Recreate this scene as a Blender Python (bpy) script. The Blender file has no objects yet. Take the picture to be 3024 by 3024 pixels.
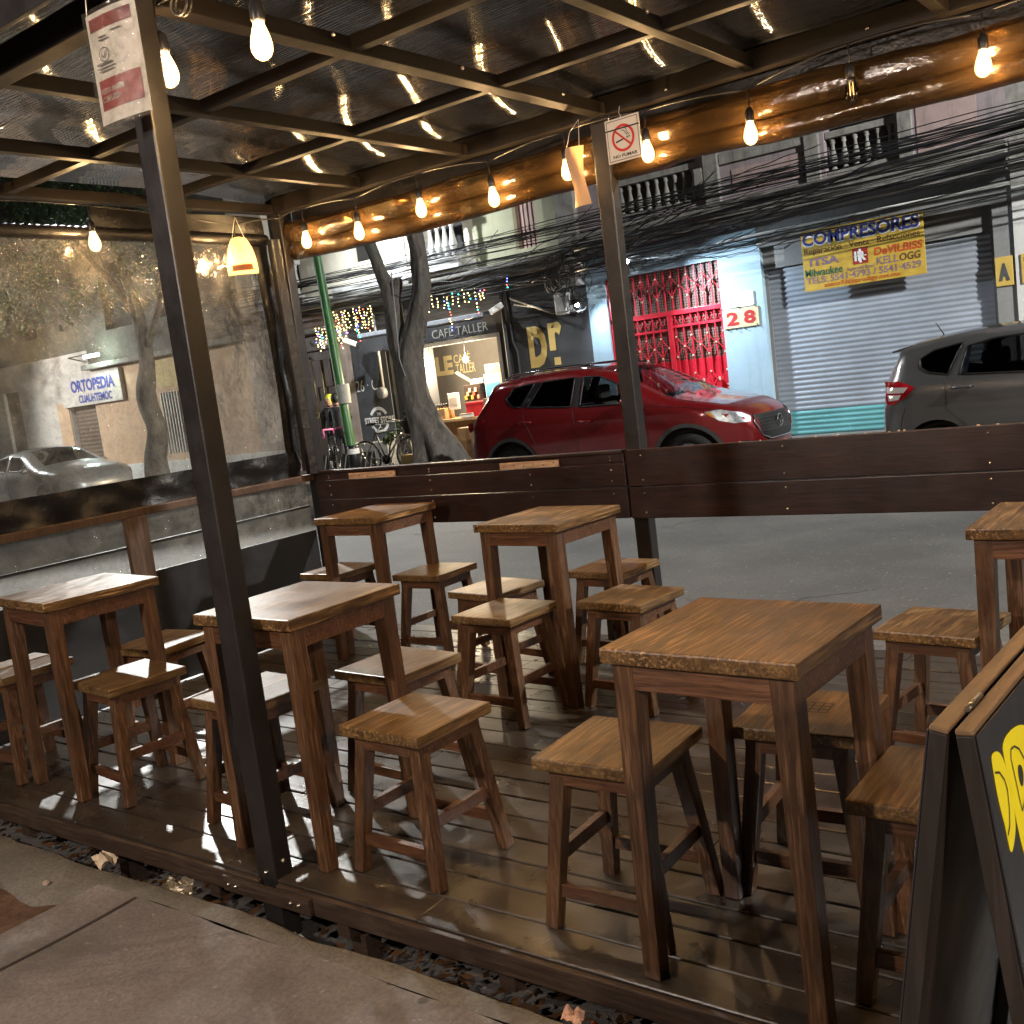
import bpy, bmesh, math, random
from mathutils import Vector, Matrix, noise
from mathutils.geometry import delaunay_2d_cdt
PI = math.pi
R = math.radians
random.seed(11)
S = bpy.context.scene
COL = S.collection

# ------------------------------------------------------------------ camera, world, exposure
cam_d = bpy.data.cameras.new('camera')
cam = bpy.data.objects.new('camera', cam_d)
COL.objects.link(cam)
S.camera = cam
cam_d.sensor_width = 36
cam_d.lens = 36.36
cam_d.clip_start = 0.02
cam_d.clip_end = 400
CAMH = 1.4138
cam.matrix_world = (Matrix.Translation((0, 0, CAMH)) @ Matrix.Rotation(0.6525701, 4, 'Z')
                    @ Matrix.Rotation(PI/2 - 0.12718171, 4, 'X') @ Matrix.Rotation(-0.12621558, 4, 'Z'))

world = bpy.data.worlds.new('World')
S.world = world
world.use_nodes = True
wn = world.node_tree.nodes
wbg = wn['Background']
sky = wn.new('ShaderNodeTexSky')
sky.sky_type = 'NISHITA'
sky.sun_disc = False
sky.sun_elevation = R(-3.0)
sky.sun_rotation = R(200)
world.node_tree.links.new(sky.outputs[0], wbg.inputs[0])
wbg.inputs[1].default_value = 0.06

S.view_settings.view_transform = 'Standard'
S.view_settings.look = 'None'
S.view_settings.exposure = 0.55
S.view_settings.gamma = 1.0
S.render.engine = 'CYCLES'
S.cycles.use_denoising = True
S.cycles.use_light_tree = True
S.cycles.sample_clamp_indirect = 4.0
S.cycles.max_bounces = 8
S.cycles.transparent_max_bounces = 16
S.cycles.caustics_reflective = False
S.cycles.caustics_refractive = False

# ------------------------------------------------------------------ mesh helpers
class MB:
    def __init__(self):
        self.bm = bmesh.new()
    def verts(self, pts):
        return [self.bm.verts.new(p) for p in pts]
    def face(self, vs, mi=0):
        try:
            f = self.bm.faces.new(vs)
            f.material_index = mi
            return f
        except ValueError:
            return None
    def hexa(self, p, mi=0, bev=0.0, seg=2):
        v = self.verts(p)
        fs = [self.face([v[i] for i in q], mi) for q in ((3,2,1,0),(4,5,6,7),(0,1,5,4),(1,2,6,5),(2,3,7,6),(3,0,4,7))]
        if bev > 0:
            es = set()
            for f in fs:
                es.update(f.edges)
            bmesh.ops.bevel(self.bm, geom=list(es), offset=bev, segments=seg, affect='EDGES', profile=0.6, material=-1)
        return self
    def box(self, x0, x1, y0, y1, z0, z1, mi=0, bev=0.0, M=None, seg=2):
        p = [Vector(q) for q in ((x0,y0,z0),(x1,y0,z0),(x1,y1,z0),(x0,y1,z0),(x0,y0,z1),(x1,y0,z1),(x1,y1,z1),(x0,y1,z1))]
        if M is not None:
            p = [M @ q for q in p]
        return self.hexa(p, mi, bev, seg)
    def bar(self, a, b, w0, d0, w1=None, d1=None, mi=0, bev=0.0, side=(1,0,0)):
        a, b = Vector(a), Vector(b)
        w1 = w0 if w1 is None else w1
        d1 = d0 if d1 is None else d1
        t = (b-a).normalized()
        s = Vector(side)
        s = (s - t*s.dot(t)).normalized()
        u = t.cross(s)
        p = []
        for c, w, d in ((a, w0, d0), (b, w1, d1)):
            for i, j in ((-1,-1),(1,-1),(1,1),(-1,1)):
                p.append(c + s*(i*w/2) + u*(j*d/2))
        return self.hexa(p, mi, bev)
    def tube(self, pts, r, n=8, mi=0, caps=True, closed=False):
        pts = [Vector(p) for p in pts]
        rs = r if isinstance(r, (list, tuple)) else [r]*len(pts)
        N = len(pts)
        up = None
        rings = []
        for i, p in enumerate(pts):
            a = pts[(i-1) % N] if (i > 0 or closed) else p
            b = pts[(i+1) % N] if (i < N-1 or closed) else p
            t = (b-a)
            t = t.normalized() if t.length > 1e-9 else Vector((0,0,1))
            if up is None:
                up = Vector((0,0,1)) if abs(t.z) < 0.9 else Vector((1,0,0))
            up = (up - t*up.dot(t))
            up = up.normalized() if up.length > 1e-6 else t.orthogonal().normalized()
            s = t.cross(up)
            rings.append(self.verts([p + (up*math.cos(2*PI*k/n) + s*math.sin(2*PI*k/n))*rs[i] for k in range(n)]))
        m = N if closed else N-1
        for i in range(m):
            A, B = rings[i], rings[(i+1) % N]
            for k in range(n):
                f = self.face([A[k], A[(k+1)%n], B[(k+1)%n], B[k]], mi)
                if f: f.smooth = True
        if caps and not closed:
            self.face(rings[0][::-1], mi)
            self.face(rings[-1], mi)
        return self
    def lathe(self, prof, n=16, M=None, mi=0, smooth=True):
        M = M or Matrix.Identity(4)
        rings = []
        for r, z in prof:
            if r < 1e-6:
                rings.append([self.bm.verts.new(M @ Vector((0,0,z)))])
            else:
                rings.append(self.verts([M @ Vector((r*math.cos(2*PI*k/n), r*math.sin(2*PI*k/n), z)) for k in range(n)]))
        for A, B in zip(rings, rings[1:]):
            for k in range(n):
                k2 = (k+1) % n
                if len(A) == 1 and len(B) == 1: continue
                if len(A) == 1: f = self.face([A[0], B[k], B[k2]], mi)
                elif len(B) == 1: f = self.face([A[k], B[0], A[k2]][::-1] if False else [A[k2], B[0], A[k]], mi)
                else: f = self.face([A[k], A[k2], B[k2], B[k]][::-1], mi)
                if f: f.smooth = smooth
        return self
    def prism(self, poly, ext, mi=0):
        ext = Vector(ext)
        a = self.verts([Vector(p) for p in poly])
        b = self.verts([Vector(p)+ext for p in poly])
        n = len(poly)
        self.face(a[::-1], mi)
        self.face(b, mi)
        for i in range(n):
            self.face([a[i], a[(i+1)%n], b[(i+1)%n], b[i]], mi)
        return self
    def grid(self, fn, nu, nv, mi=0, smooth=True):
        g = [[self.bm.verts.new(fn(i/nu, j/nv)) for j in range(nv+1)] for i in range(nu+1)]
        for i in range(nu):
            for j in range(nv):
                f = self.face([g[i][j], g[i+1][j], g[i+1][j+1], g[i][j+1]], mi)
                if f: f.smooth = smooth
        return self
    def ball(self, c, r, mi=0, sub=1, sc=(1,1,1)):
        d = bmesh.ops.create_icosphere(self.bm, subdivisions=sub, radius=r)
        for v in d['verts']:
            v.co = Vector((v.co.x*sc[0], v.co.y*sc[1], v.co.z*sc[2])) + Vector(c)
            for f in v.link_faces:
                f.material_index = mi
                f.smooth = True
        return self
    def build(self, name, mats, parent=None, smooth=None, fix=True):
        if fix:
            bmesh.ops.recalc_face_normals(self.bm, faces=self.bm.faces[:])
        me = bpy.data.meshes.new(name)
        self.bm.to_mesh(me)
        self.bm.free()
        if smooth is not None:
            for p in me.polygons: p.use_smooth = smooth
        for m in (mats if isinstance(mats, (list, tuple)) else [mats]):
            me.materials.append(m)
        o = bpy.data.objects.new(name, me)
        COL.objects.link(o)
        if parent is not None: o.parent = parent
        return o

def tag(o, label=None, cat=None, group=None, kind=None):
    if label: o['label'] = label
    if cat: o['category'] = cat
    if group: o['group'] = group
    if kind: o['kind'] = kind
    return o
def thing(name, label, cat, loc=(0,0,0), rz=0.0, group=None):
    o = bpy.data.objects.new(name, None)
    COL.objects.link(o)
    o.empty_display_size = 0.1
    o.location = loc
    o.rotation_euler = (0, 0, rz)
    return tag(o, label, cat, group)
def copy_tree(o, parent=None):
    c = o.copy()
    COL.objects.link(c)
    if parent is not None: c.parent = parent
    for ch in list(o.children): copy_tree(ch, c)
    return c
def text(name, body, mat, x0, x1, z0, z1, y, parent=None, bold=0.0, shear=0.0, ext=0.003, M=None, space=1.0):
    """lettering fitted into a rectangle of a wall facing -Y (or moved by M)"""
    cu = bpy.data.curves.new(name, 'FONT')
    cu.body = body
    cu.size = 1.0
    cu.offset = bold
    cu.shear = shear
    cu.extrude = 0.002
    cu.resolution_u = 3
    cu.space_character = space
    cu.space_line = 0.85
    cu.align_x = 'CENTER' if '\n' in body else 'LEFT'
    t = bpy.data.objects.new('tmp', cu)
    COL.objects.link(t)
    dg = bpy.context.evaluated_depsgraph_get()
    me = bpy.data.meshes.new_from_object(t.evaluated_get(dg))
    bpy.data.objects.remove(t)
    xs = [v.co.x for v in me.vertices]; ys = [v.co.y for v in me.vertices]
    ax, bx, ay, by = min(xs), max(xs), min(ys), max(ys)
    for v in me.vertices:
        u = (v.co.x-ax)/(bx-ax); w = (v.co.y-ay)/(by-ay)
        p = Vector((x0+(x1-x0)*u, y - ext - (ext if v.co.z > 0 else 0), z0+(z1-z0)*w))
        v.co = M @ p if M is not None else p
    me.name = name
    me.materials.clear()
    me.materials.append(mat)
    for p in me.polygons: p.material_index = 0
    o = bpy.data.objects.new(name, me)
    COL.objects.link(o)
    if parent is not None: o.parent = parent
    return o

# ------------------------------------------------------------------ material helpers
class NT:
    def __init__(self, name):
        self.m = bpy.data.materials.new(name)
        self.m.use_nodes = True
        self.t = self.m.node_tree
        self.b = self.t.nodes['Principled BSDF']
        self.out = self.t.nodes['Material Output']
    def n(self, typ, **kw):
        x = self.t.nodes.new('ShaderNode'+typ)
        for k, v in kw.items():
            if k.startswith('i_'): x.inputs[k[2:].replace('_', ' ')].default_value = v
            else: setattr(x, k, v)
        return x
    def l(self, a, b):
        self.t.links.new(a, b)
    def coords(self, scale=(1,1,1), rnd=False, out='Object'):
        tc = self.n('TexCoord')
        mp = self.n('Mapping')
        mp.inputs['Scale'].default_value = scale
        if rnd:
            oi = self.n('ObjectInfo')
            ad = self.n('VectorMath', operation='MULTIPLY_ADD')
            cb = self.n('CombineXYZ')
            for k in range(3): self.l(oi.outputs['Random'], cb.inputs[k])
            self.l(cb.outputs[0], ad.inputs[0])
            ad.inputs[1].default_value = (7.3, 5.1, 3.7)
            self.l(tc.outputs[out], ad.inputs[2])
            self.l(ad.outputs[0], mp.inputs[0])
        else:
            self.l(tc.outputs[out], mp.inputs[0])
        return mp.outputs[0]
    def noise(self, vec, scale, detail=4, rough=0.6, dist=0.0):
        x = self.n('TexNoise')
        x.inputs['Scale'].default_value = scale
        x.inputs['Detail'].default_value = detail
        x.inputs['Roughness'].default_value = rough
        x.inputs['Distortion'].default_value = dist
        if vec is not None: self.l(vec, x.inputs['Vector'])
        return x.outputs['Fac']
    def ramp(self, fac, stops):
        x = self.n('ValToRGB')
        cr = x.color_ramp
        while len(cr.elements) > 1: cr.elements.remove(cr.elements[-1])
        for i, (p, c) in enumerate(stops):
            e = cr.elements[0] if i == 0 else cr.elements.new(p)
            e.position = p
            e.color = (*c, 1) if isinstance(c, (tuple, list)) else (c, c, c, 1)
        self.l(fac, x.inputs[0])
        return x.outputs[0]
    def mix(self, fac, a, b, mode='MIX'):
        x = self.n('Mix', data_type='RGBA', blend_type=mode)
        for v, i in ((fac, 0), (a, 6), (b, 7)):
            if hasattr(v, 'is_linked') or hasattr(v, 'links'): self.l(v, x.inputs[i])
            elif i == 0: x.inputs[0].default_value = v
            else: x.inputs[i].default_value = (*v, 1)
        return x.outputs[2]
    def math(self, op, a, b=None, c=None):
        x = self.n('Math', operation=op)
        for i, v in enumerate((a, b, c)):
            if v is None: continue
            if hasattr(v, 'links'): self.l(v, x.inputs[i])
            else: x.inputs[i].default_value = v
        return x.outputs[0]
    def bump(self, h, strength=0.3, dist=0.01):
        x = self.n('Bump')
        x.inputs['Strength'].default_value = strength
        x.inputs['Distance'].default_value = dist
        self.l(h, x.inputs['Height'])
        self.l(x.outputs[0], self.b.inputs['Normal'])
        return x.outputs[0]
    def set(self, **kw):
        for k, v in kw.items():
            i = self.b.inputs[k.replace('_', ' ')]
            if hasattr(v, 'links'): self.l(v, i)
            elif isinstance(v, (tuple, list)) and len(v) == 3: i.default_value = (*v, 1)
            else: i.default_value = v
        return self

def M_plain(name, col, rough=0.5, metal=0.0, var=0.25, scale=6.0, bump=0.0, bscale=60.0, spec=0.5, coat=0.0):
    t = NT(name)
    v = t.coords()
    n = t.noise(v, scale, 5, 0.65)
    c = t.ramp(n, [(0.25, tuple(x*(1-var) for x in col)), (0.7, tuple(min(1, x*(1+var*0.6)) for x in col))])
    t.set(Base_Color=c, Roughness=rough, Metallic=metal, Specular_IOR_Level=spec, Coat_Weight=coat)
    r = t.ramp(n, [(0.2, max(0, rough-0.12)), (0.8, min(1, rough+0.12))])
    t.set(Roughness=r)
    if bump > 0:
        t.bump(t.noise(v, bscale, 4, 0.6), bump, 0.01)
    return t.m
def M_emit(name, col, strength):
    t = NT(name)
    t.set(Base_Color=(0, 0, 0), Emission_Color=col, Emission_Strength=strength)
    t.m.cycles.emission_sampling = 'NONE'
    return t.m
def M_wood(name, dark, light, rough=0.4, axis='Y', scale=9.0, scratch=0.35, worn=0.0, coat=0.0, bump=0.25, rnd=True):
    t = NT(name)
    st = {'X': (0.10, 1, 1), 'Y': (1, 0.10, 1), 'Z': (1, 1, 0.10)}[axis]
    v = t.coords(st, rnd)
    v0 = t.coords((1, 1, 1), rnd)
    g = t.noise(v, scale*2.2, 7, 0.62, 1.2)
    f = t.noise(v, scale*14, 3, 0.6)
    big = t.noise(v0, 3.2, 4, 0.6)
    c = t.ramp(g, [(0.28, dark), (0.5, tuple((a+b)/2 for a, b in zip(dark, light))), (0.74, light)])
    c = t.mix(t.ramp(f, [(0.40, 0.55), (0.58, 0.0)]), c, tuple(x*0.45 for x in dark))
    c = t.mix(t.ramp(big, [(0.42, 0.0), (0.70, 0.55)]), c, tuple(x*0.55 for x in dark))
    st2 = {'X': (0.05, 1, 1), 'Y': (1, 0.05, 1), 'Z': (1, 1, 0.05)}[axis]
    sc = t.noise(t.coords(st2, rnd), scale*13, 3, 0.5, 0.15)
    scm = t.math('MULTIPLY', t.ramp(sc, [(0.55, 0.0), (0.62, 0.9)]), t.ramp(t.noise(v0, 2.6, 2), [(0.35, 0.1*scratch), (0.65, scratch)]))
    c = t.mix(scm, c, tuple(min(1, x*1.9+0.03) for x in light))
    if worn > 0:
        c = t.mix(t.ramp(t.noise(v0, 5.5, 6, 0.7), [(0.55, 0.0), (0.75, worn)]), c, (0.20, 0.17, 0.13))
    r = t.ramp(t.noise(v0, 5, 2, 0.5), [(0.3, max(0.05, rough-0.04)), (0.75, min(1, rough+0.10))])
    t.set(Base_Color=c, Roughness=r, Coat_Weight=coat, Coat_Roughness=0.15)
    t.bump(t.math('ADD', t.math('MULTIPLY', f, 0.8), t.math('ADD', g, t.math('MULTIPLY', sc, 0.8))), bump*1.1, 0.004)
    return t.m

# palette ------------------------------------------------------------------
m_top = M_wood('table_top_wood', (0.040, 0.020, 0.007), (0.225, 0.124, 0.043), 0.32, 'Y', 9, 1.0, 0.0)
m_seat = M_wood('stool_seat_wood', (0.052, 0.027, 0.009), (0.235, 0.136, 0.049), 0.36, 'Y', 8, 0.5, 0.18)
m_leg = M_wood('stained_leg_wood', (0.046, 0.020, 0.009), (0.145, 0.072, 0.031), 0.36, 'Z', 9, 0.45, 0.16)
m_apron = M_wood('stained_apron_wood', (0.050, 0.020, 0.009), (0.155, 0.068, 0.030), 0.36, 'X', 9, 0.3, 0.12)
m_rail = M_wood('rail_board_wood', (0.014, 0.005, 0.0035), (0.038, 0.014, 0.009), 0.36, 'X', 6, 0.12, 0.04, rnd=False, bump=0.07)
m_endrail = M_wood('end_board_wood', (0.035, 0.028, 0.020), (0.090, 0.070, 0.048), 0.24, 'Y', 6, 0.3, 0.10, rnd=False)
m_stud = M_wood('stud_wood', (0.045, 0.022, 0.010), (0.10, 0.055, 0.028), 0.45, 'Z', 6, 0.2, 0.1, rnd=False)
m_pale = M_wood('pale_wood', (0.45, 0.27, 0.15), (0.72, 0.50, 0.33), 0.6, 'X', 6, 0.0, 0.0, rnd=False)
m_steel = M_plain('painted_steel', (0.0080, 0.0062, 0.0050), 0.5, 0.0, 0.25, 5, 0.08, 90, 0.22)
m_post = M_plain('dark_painted_steel', (0.014, 0.0125, 0.012), 0.40, 0.0, 0.3, 6, 0.10, 80)
m_bolt = M_plain('zinc_bolt', (0.55, 0.52, 0.45), 0.3, 1.0, 0.15)
m_black = M_plain('black_plastic', (0.012, 0.012, 0.013), 0.4, 0, 0.3)
m_rubber = M_plain('tyre_rubber', (0.014, 0.014, 0.014), 0.75, 0, 0.2)
m_chrome = M_plain('chrome', (0.75, 0.75, 0.77), 0.12, 1.0, 0.05)
m_alloy = M_plain('alloy', (0.55, 0.56, 0.58), 0.28, 0.9, 0.1)
m_white = M_plain('white_paint', (0.75, 0.74, 0.70), 0.5, 0, 0.12)
m_letter_white = M_plain('white_lettering', (0.72, 0.72, 0.70), 0.6, 0, 0.08)
m_letter_black = M_plain('black_lettering', (0.02, 0.02, 0.022), 0.6, 0, 0.1)
m_paper = M_plain('paper', (0.72, 0.66, 0.58), 0.55, 0, 0.06, 4)
m_red_print = M_plain('red_print', (0.30, 0.025, 0.018), 0.5, 0, 0.08)
m_maroon = M_plain('maroon_print', (0.22, 0.030, 0.022), 0.5, 0, 0.08)
m_cable = M_plain('cable_black', (0.012, 0.012, 0.013), 0.45, 0, 0.2)
m_cable_light = M_plain('cable_grey', (0.22, 0.22, 0.22), 0.5, 0, 0.2)

def M_deck():
    t = NT('deck_boards')
    geo = t.n('NewGeometry')
    v = t.coords((0.10, 1, 1))
    v0 = t.coords()
    isl = geo.outputs['Random Per Island']
    ad = t.n('VectorMath', operation='ADD')
    cb = t.n('CombineXYZ')
    t.l(t.math('MULTIPLY', isl, 17.0), cb.inputs[0]); t.l(t.math('MULTIPLY', isl, 9.0), cb.inputs[1])
    t.l(v, ad.inputs[0]); t.l(cb.outputs[0], ad.inputs[1])
    g = t.noise(ad.outputs[0], 16, 7, 0.65, 0.8)
    c = t.ramp(g, [(0.3, (0.016, 0.0125, 0.0095)), (0.7, (0.054, 0.043, 0.033))])
    c = t.mix(t.ramp(isl, [(0.0, 0.45), (1.0, 0.0)]), c, (0.020, 0.013, 0.008))
    d = t.noise(v0, 4.5, 6, 0.7)
    c = t.mix(t.ramp(d, [(0.52, 0.0), (0.72, 0.4)]), c, (0.085, 0.070, 0.055))
    sp = t.noise(v0, 38, 3, 0.5)
    c = t.mix(t.ramp(sp, [(0.70, 0.0), (0.76, 0.35)]), c, (0.16, 0.14, 0.11))
    r = t.ramp(t.noise(v0, 5.0, 3, 0.6), [(0.33, 0.24), (0.72, 0.40)])
    t.set(Base_Color=c, Roughness=r, Specular_IOR_Level=0.8)
    t.bump(t.math('ADD', g, t.math('MULTIPLY', t.noise(v0, 26, 4, 0.6), 0.6)), 0.30, 0.004)
    return t.m
m_deck = M_deck()
m_deckedge = M_wood('deck_edge_wood', (0.030, 0.018, 0.012), (0.065, 0.040, 0.026), 0.5, 'X', 5, 0.3, 0.12, rnd=False)

def M_ground(name, c0, c1, c2, rough, s1=2.0, s2=40.0, bump=0.5, spot=0.3, crack=0.0, gum=0.0):
    t = NT(name)
    v = t.coords()
    a = t.noise(v, s1, 7, 0.68)
    b = t.noise(v, s2, 4, 0.7)
    c = t.ramp(a, [(0.3, c0), (0.52, c1), (0.72, c2)])
    c = t.mix(t.ramp(b, [(0.35, 0.45), (0.6, 0.0)]), c, tuple(x*0.6 for x in c0))
    sp = t.noise(v, s2*0.45, 2, 0.5)
    c = t.mix(t.ramp(sp, [(0.68, 0.0), (0.74, spot)]), c, tuple(min(1, x*1.6) for x in c2))
    if crack:
        dv = t.n('VectorMath', operation='ADD'); t.l(v, dv.inputs[0])
        nz = t.n('TexNoise'); nz.inputs['Scale'].default_value = 3.0/crack; nz.inputs['Detail'].default_value = 6; t.l(v, nz.inputs['Vector'])
        sc_ = t.n('VectorMath', operation='SCALE'); sc_.inputs['Scale'].default_value = 0.5*crack; t.l(nz.outputs['Color'], sc_.inputs[0]); t.l(sc_.outputs[0], dv.inputs[1])
        vo = t.n('TexVoronoi', feature='DISTANCE_TO_EDGE'); vo.inputs['Scale'].default_value = 0.8/crack; t.l(dv.outputs[0], vo.inputs['Vector'])
        cm = t.math('MULTIPLY', t.ramp(vo.outputs['Distance'], [(0.0, 0.85), (0.010, 0.0)]), t.ramp(t.noise(v, 1.3/crack, 2), [(0.45, 0.0), (0.60, 1.0)]))
        c = t.mix(cm, c, tuple(x*0.3 for x in c0))
    if gum:
        vg = t.n('TexVoronoi'); vg.inputs['Scale'].default_value = gum; t.l(v, vg.inputs['Vector'])
        gm = t.math('MULTIPLY', t.ramp(vg.outputs['Distance'], [(0.09, 0.75), (0.13, 0.0)]), t.ramp(vg.outputs['Color'], [(0.55, 0.0), (0.6, 1.0)]))
        c = t.mix(gm, c, tuple(x*0.35 for x in c0))
        st_ = t.noise(v, 1.1, 5, 0.75, 1.0)
        c = t.mix(t.ramp(st_, [(0.52, 0.0), (0.66, 0.45)]), c, tuple(x*0.45 for x in c0))
    t.set(Base_Color=c, Roughness=t.ramp(a, [(0.3, rough-0.1), (0.7, min(1, rough+0.1))]), Specular_IOR_Level=0.25)
    t.bump(t.math('ADD', t.math('MULTIPLY', a, 0.5), b), bump, 0.006)
    return t.m
m_asphalt = M_ground('asphalt', (0.066, 0.064, 0.061), (0.104, 0.100, 0.095), (0.15, 0.145, 0.135), 0.75, 0.7, 75, 1.0, 0.8, 2.2, 0.0)
m_concrete = M_ground('pavement_concrete', (0.115, 0.105, 0.100), (0.175, 0.158, 0.150), (0.24, 0.22, 0.21), 0.85, 2.6, 70, 0.6, 0.35, 1.0, 7.0)
m_kerb = M_ground('kerb_stone', (0.10, 0.092, 0.08), (0.145, 0.135, 0.115), (0.19, 0.175, 0.15), 0.85, 5, 80, 0.7, 0.3)
m_dirt = M_ground('bare_dirt', (0.050, 0.026, 0.017), (0.095, 0.055, 0.036), (0.16, 0.105, 0.066), 0.95, 5, 50, 1.0, 0.4)
m_farpave = M_ground('far_pavement', (0.13, 0.125, 0.12), (0.18, 0.17, 0.16), (0.22, 0.21, 0.2), 0.85, 1.5, 40, 0.5, 0.2)

def M_plaster(name, col, var=0.22, bump=0.25, scale=2.2, dirt=(0.08, 0.075, 0.07), damt=0.45, rough=0.8, streak=True):
    t = NT(name)
    v = t.coords()
    a = t.noise(v, scale, 7, 0.7)
    c = t.ramp(a, [(0.3, tuple(x*(1-var) for x in col)), (0.7, tuple(min(1, x*(1+var*0.5)) for x in col))])
    if streak:
        sv = t.coords((2.5, 2.5, 0.22))
        s = t.noise(sv, 2.4, 6, 0.7)
        c = t.mix(t.ramp(s, [(0.50, 0.0), (0.75, damt)]), c, dirt)
    t.set(Base_Color=c, Roughness=rough)
    t.bump(t.math('ADD', t.noise(v, 30, 4, 0.6), t.math('MULTIPLY', a, 1.5)), bump, 0.01)
    return t.m
m_blue = M_plaster('pale_blue_plaster', (0.34, 0.47, 0.56), 0.12, 0.35, 2.0, (0.18, 0.22, 0.25), 0.3)
m_greywall = M_plaster('grey_concrete_wall', (0.22, 0.22, 0.215), 0.2, 0.3, 2, (0.09, 0.09, 0.088), 0.5)
m_lilac = M_plaster('lilac_stone', (0.25, 0.205, 0.215), 0.28, 0.4, 3.0, (0.075, 0.07, 0.068), 0.7)
m_stonegrey = M_plaster('weathered_stone', (0.22, 0.21, 0.19), 0.4, 0.6, 6.0, (0.05, 0.05, 0.045), 0.7)
m_charcoal = M_plaster('charcoal_paint', (0.055, 0.058, 0.064), 0.2, 0.3, 3.0, (0.03, 0.03, 0.033), 0.4)
m_cream = M_plaster('cream_plaster', (0.62, 0.58, 0.47), 0.1, 0.2, 2.0, (0.35, 0.33, 0.28), 0.3)
m_whitestone = M_plaster('white_stone', (0.60, 0.60, 0.58), 0.12, 0.3, 3.0, (0.3, 0.3, 0.29), 0.35)
m_olive = M_plaster('olive_plaster', (0.30, 0.30, 0.20), 0.15, 0.3, 2.0, (0.12, 0.12, 0.09), 0.4)
m_pinkstone = M_plaster('pink_stone', (0.36, 0.29, 0.25), 0.25, 0.4, 4.0, (0.14, 0.11, 0.09), 0.5)
m_peach = M_plaster('peach_plaster', (0.50, 0.34, 0.22), 0.14, 0.25, 1.4, (0.32, 0.23, 0.17), 0.35)
m_offwhite = M_plaster('offwhite_plaster', (0.52, 0.48, 0.44), 0.14, 0.25, 1.8, (0.3, 0.27, 0.24), 0.4)
m_whitewall = M_plaster('white_wall_paint', (0.56, 0.56, 0.53), 0.1, 0.2, 1.8, (0.35, 0.35, 0.33), 0.3)
m_darkhole = M_plain('dark_interior', (0.012, 0.011, 0.010), 0.8)
m_shutter = M_plain('galvanised_slats', (0.35, 0.39, 0.45), 0.42, 0.25, 0.18, 1.2, 0.06, 40)
m_shutter_teal = M_plain('teal_slats', (0.13, 0.36, 0.38), 0.45, 0.1, 0.15, 2)
m_brownshutter = M_plain('brown_slats', (0.14, 0.10, 0.075), 0.5, 0.1, 0.2, 2)
m_gate = M_plain('red_gate_paint', (0.68, 0.024, 0.048), 0.38, 0.0, 0.18, 3)
m_rosette = M_plain('pale_gold_rosette', (0.62, 0.55, 0.40), 0.35, 0.3, 0.2)
m_doorwood = M_wood('carved_door_wood', (0.035, 0.016, 0.008), (0.11, 0.055, 0.026), 0.5, 'Z', 4, 0.2, 0.05, rnd=False)
m_brass = M_plain('aged_brass', (0.45, 0.33, 0.13), 0.35, 0.9, 0.3)

def M_mesh():
    t = NT('perforated_sheet')
    v = t.coords((26, 1, 22))
    w = t.n('TexVoronoi'); w.inputs['Scale'].default_value = 1.0; w.inputs['Randomness'].default_value = 0.15
    t.l(v, w.inputs['Vector'])
    c = t.ramp(w.outputs['Distance'], [(0.30, (0.020, 0.014, 0.012)), (0.40, (0.21, 0.13, 0.10))])
    t.set(Base_Color=c, Roughness=0.5)
    return t.m
m_perf = M_mesh()

def M_roof():
    t = NT('ribbed_roof_sheet')
    n = t.noise(t.coords(), 2.5, 4, 0.6)
    c = t.ramp(n, [(0.3, (0.005, 0.007, 0.012)), (0.7, (0.014, 0.017, 0.026))])
    # fine moulded ribs run along X: tilt the normal across them
    tc = t.n('TexCoord'); sp = t.n('SeparateXYZ'); t.l(tc.outputs['Object'], sp.inputs[0])
    wob = t.noise(t.coords((1.2, 5, 1)), 3, 2, 0.5)
    ph = t.math('MULTIPLY_ADD', sp.outputs['Y'], 2*PI/0.0063, t.math('MULTIPLY', wob, 14.0))
    ph2 = t.math('MULTIPLY_ADD', sp.outputs['Y'], 2*PI/0.00977, 1.3)
    ty = t.math('MULTIPLY', t.math('ADD', t.math('SINE', ph), t.math('SINE', ph2)), 0.27)
    tx = t.math('MULTIPLY', t.math('SUBTRACT', t.noise(t.coords((2, 0.5, 1)), 2.0, 2, 0.5), 0.5), 0.012)
    cb = t.n('CombineXYZ'); t.l(tx, cb.inputs[0]); t.l(ty, cb.inputs[1])
    ge = t.n('NewGeometry'); ad = t.n('VectorMath', operation='ADD'); t.l(ge.outputs['Normal'], ad.inputs[0]); t.l(cb.outputs[0], ad.inputs[1])
    nm = t.n('VectorMath', operation='NORMALIZE'); t.l(ad.outputs[0], nm.inputs[0])
    t.l(nm.outputs[0], t.b.inputs['Normal'])
    t.set(Base_Color=c, Roughness=0.03, Specular_IOR_Level=0.6, IOR=1.5, Coat_Weight=1.0, Coat_Roughness=0.026, Coat_IOR=1.65)
    t.l(nm.outputs[0], t.b.inputs['Coat Normal'])
    return t.m
m_roof = M_roof()

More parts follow.
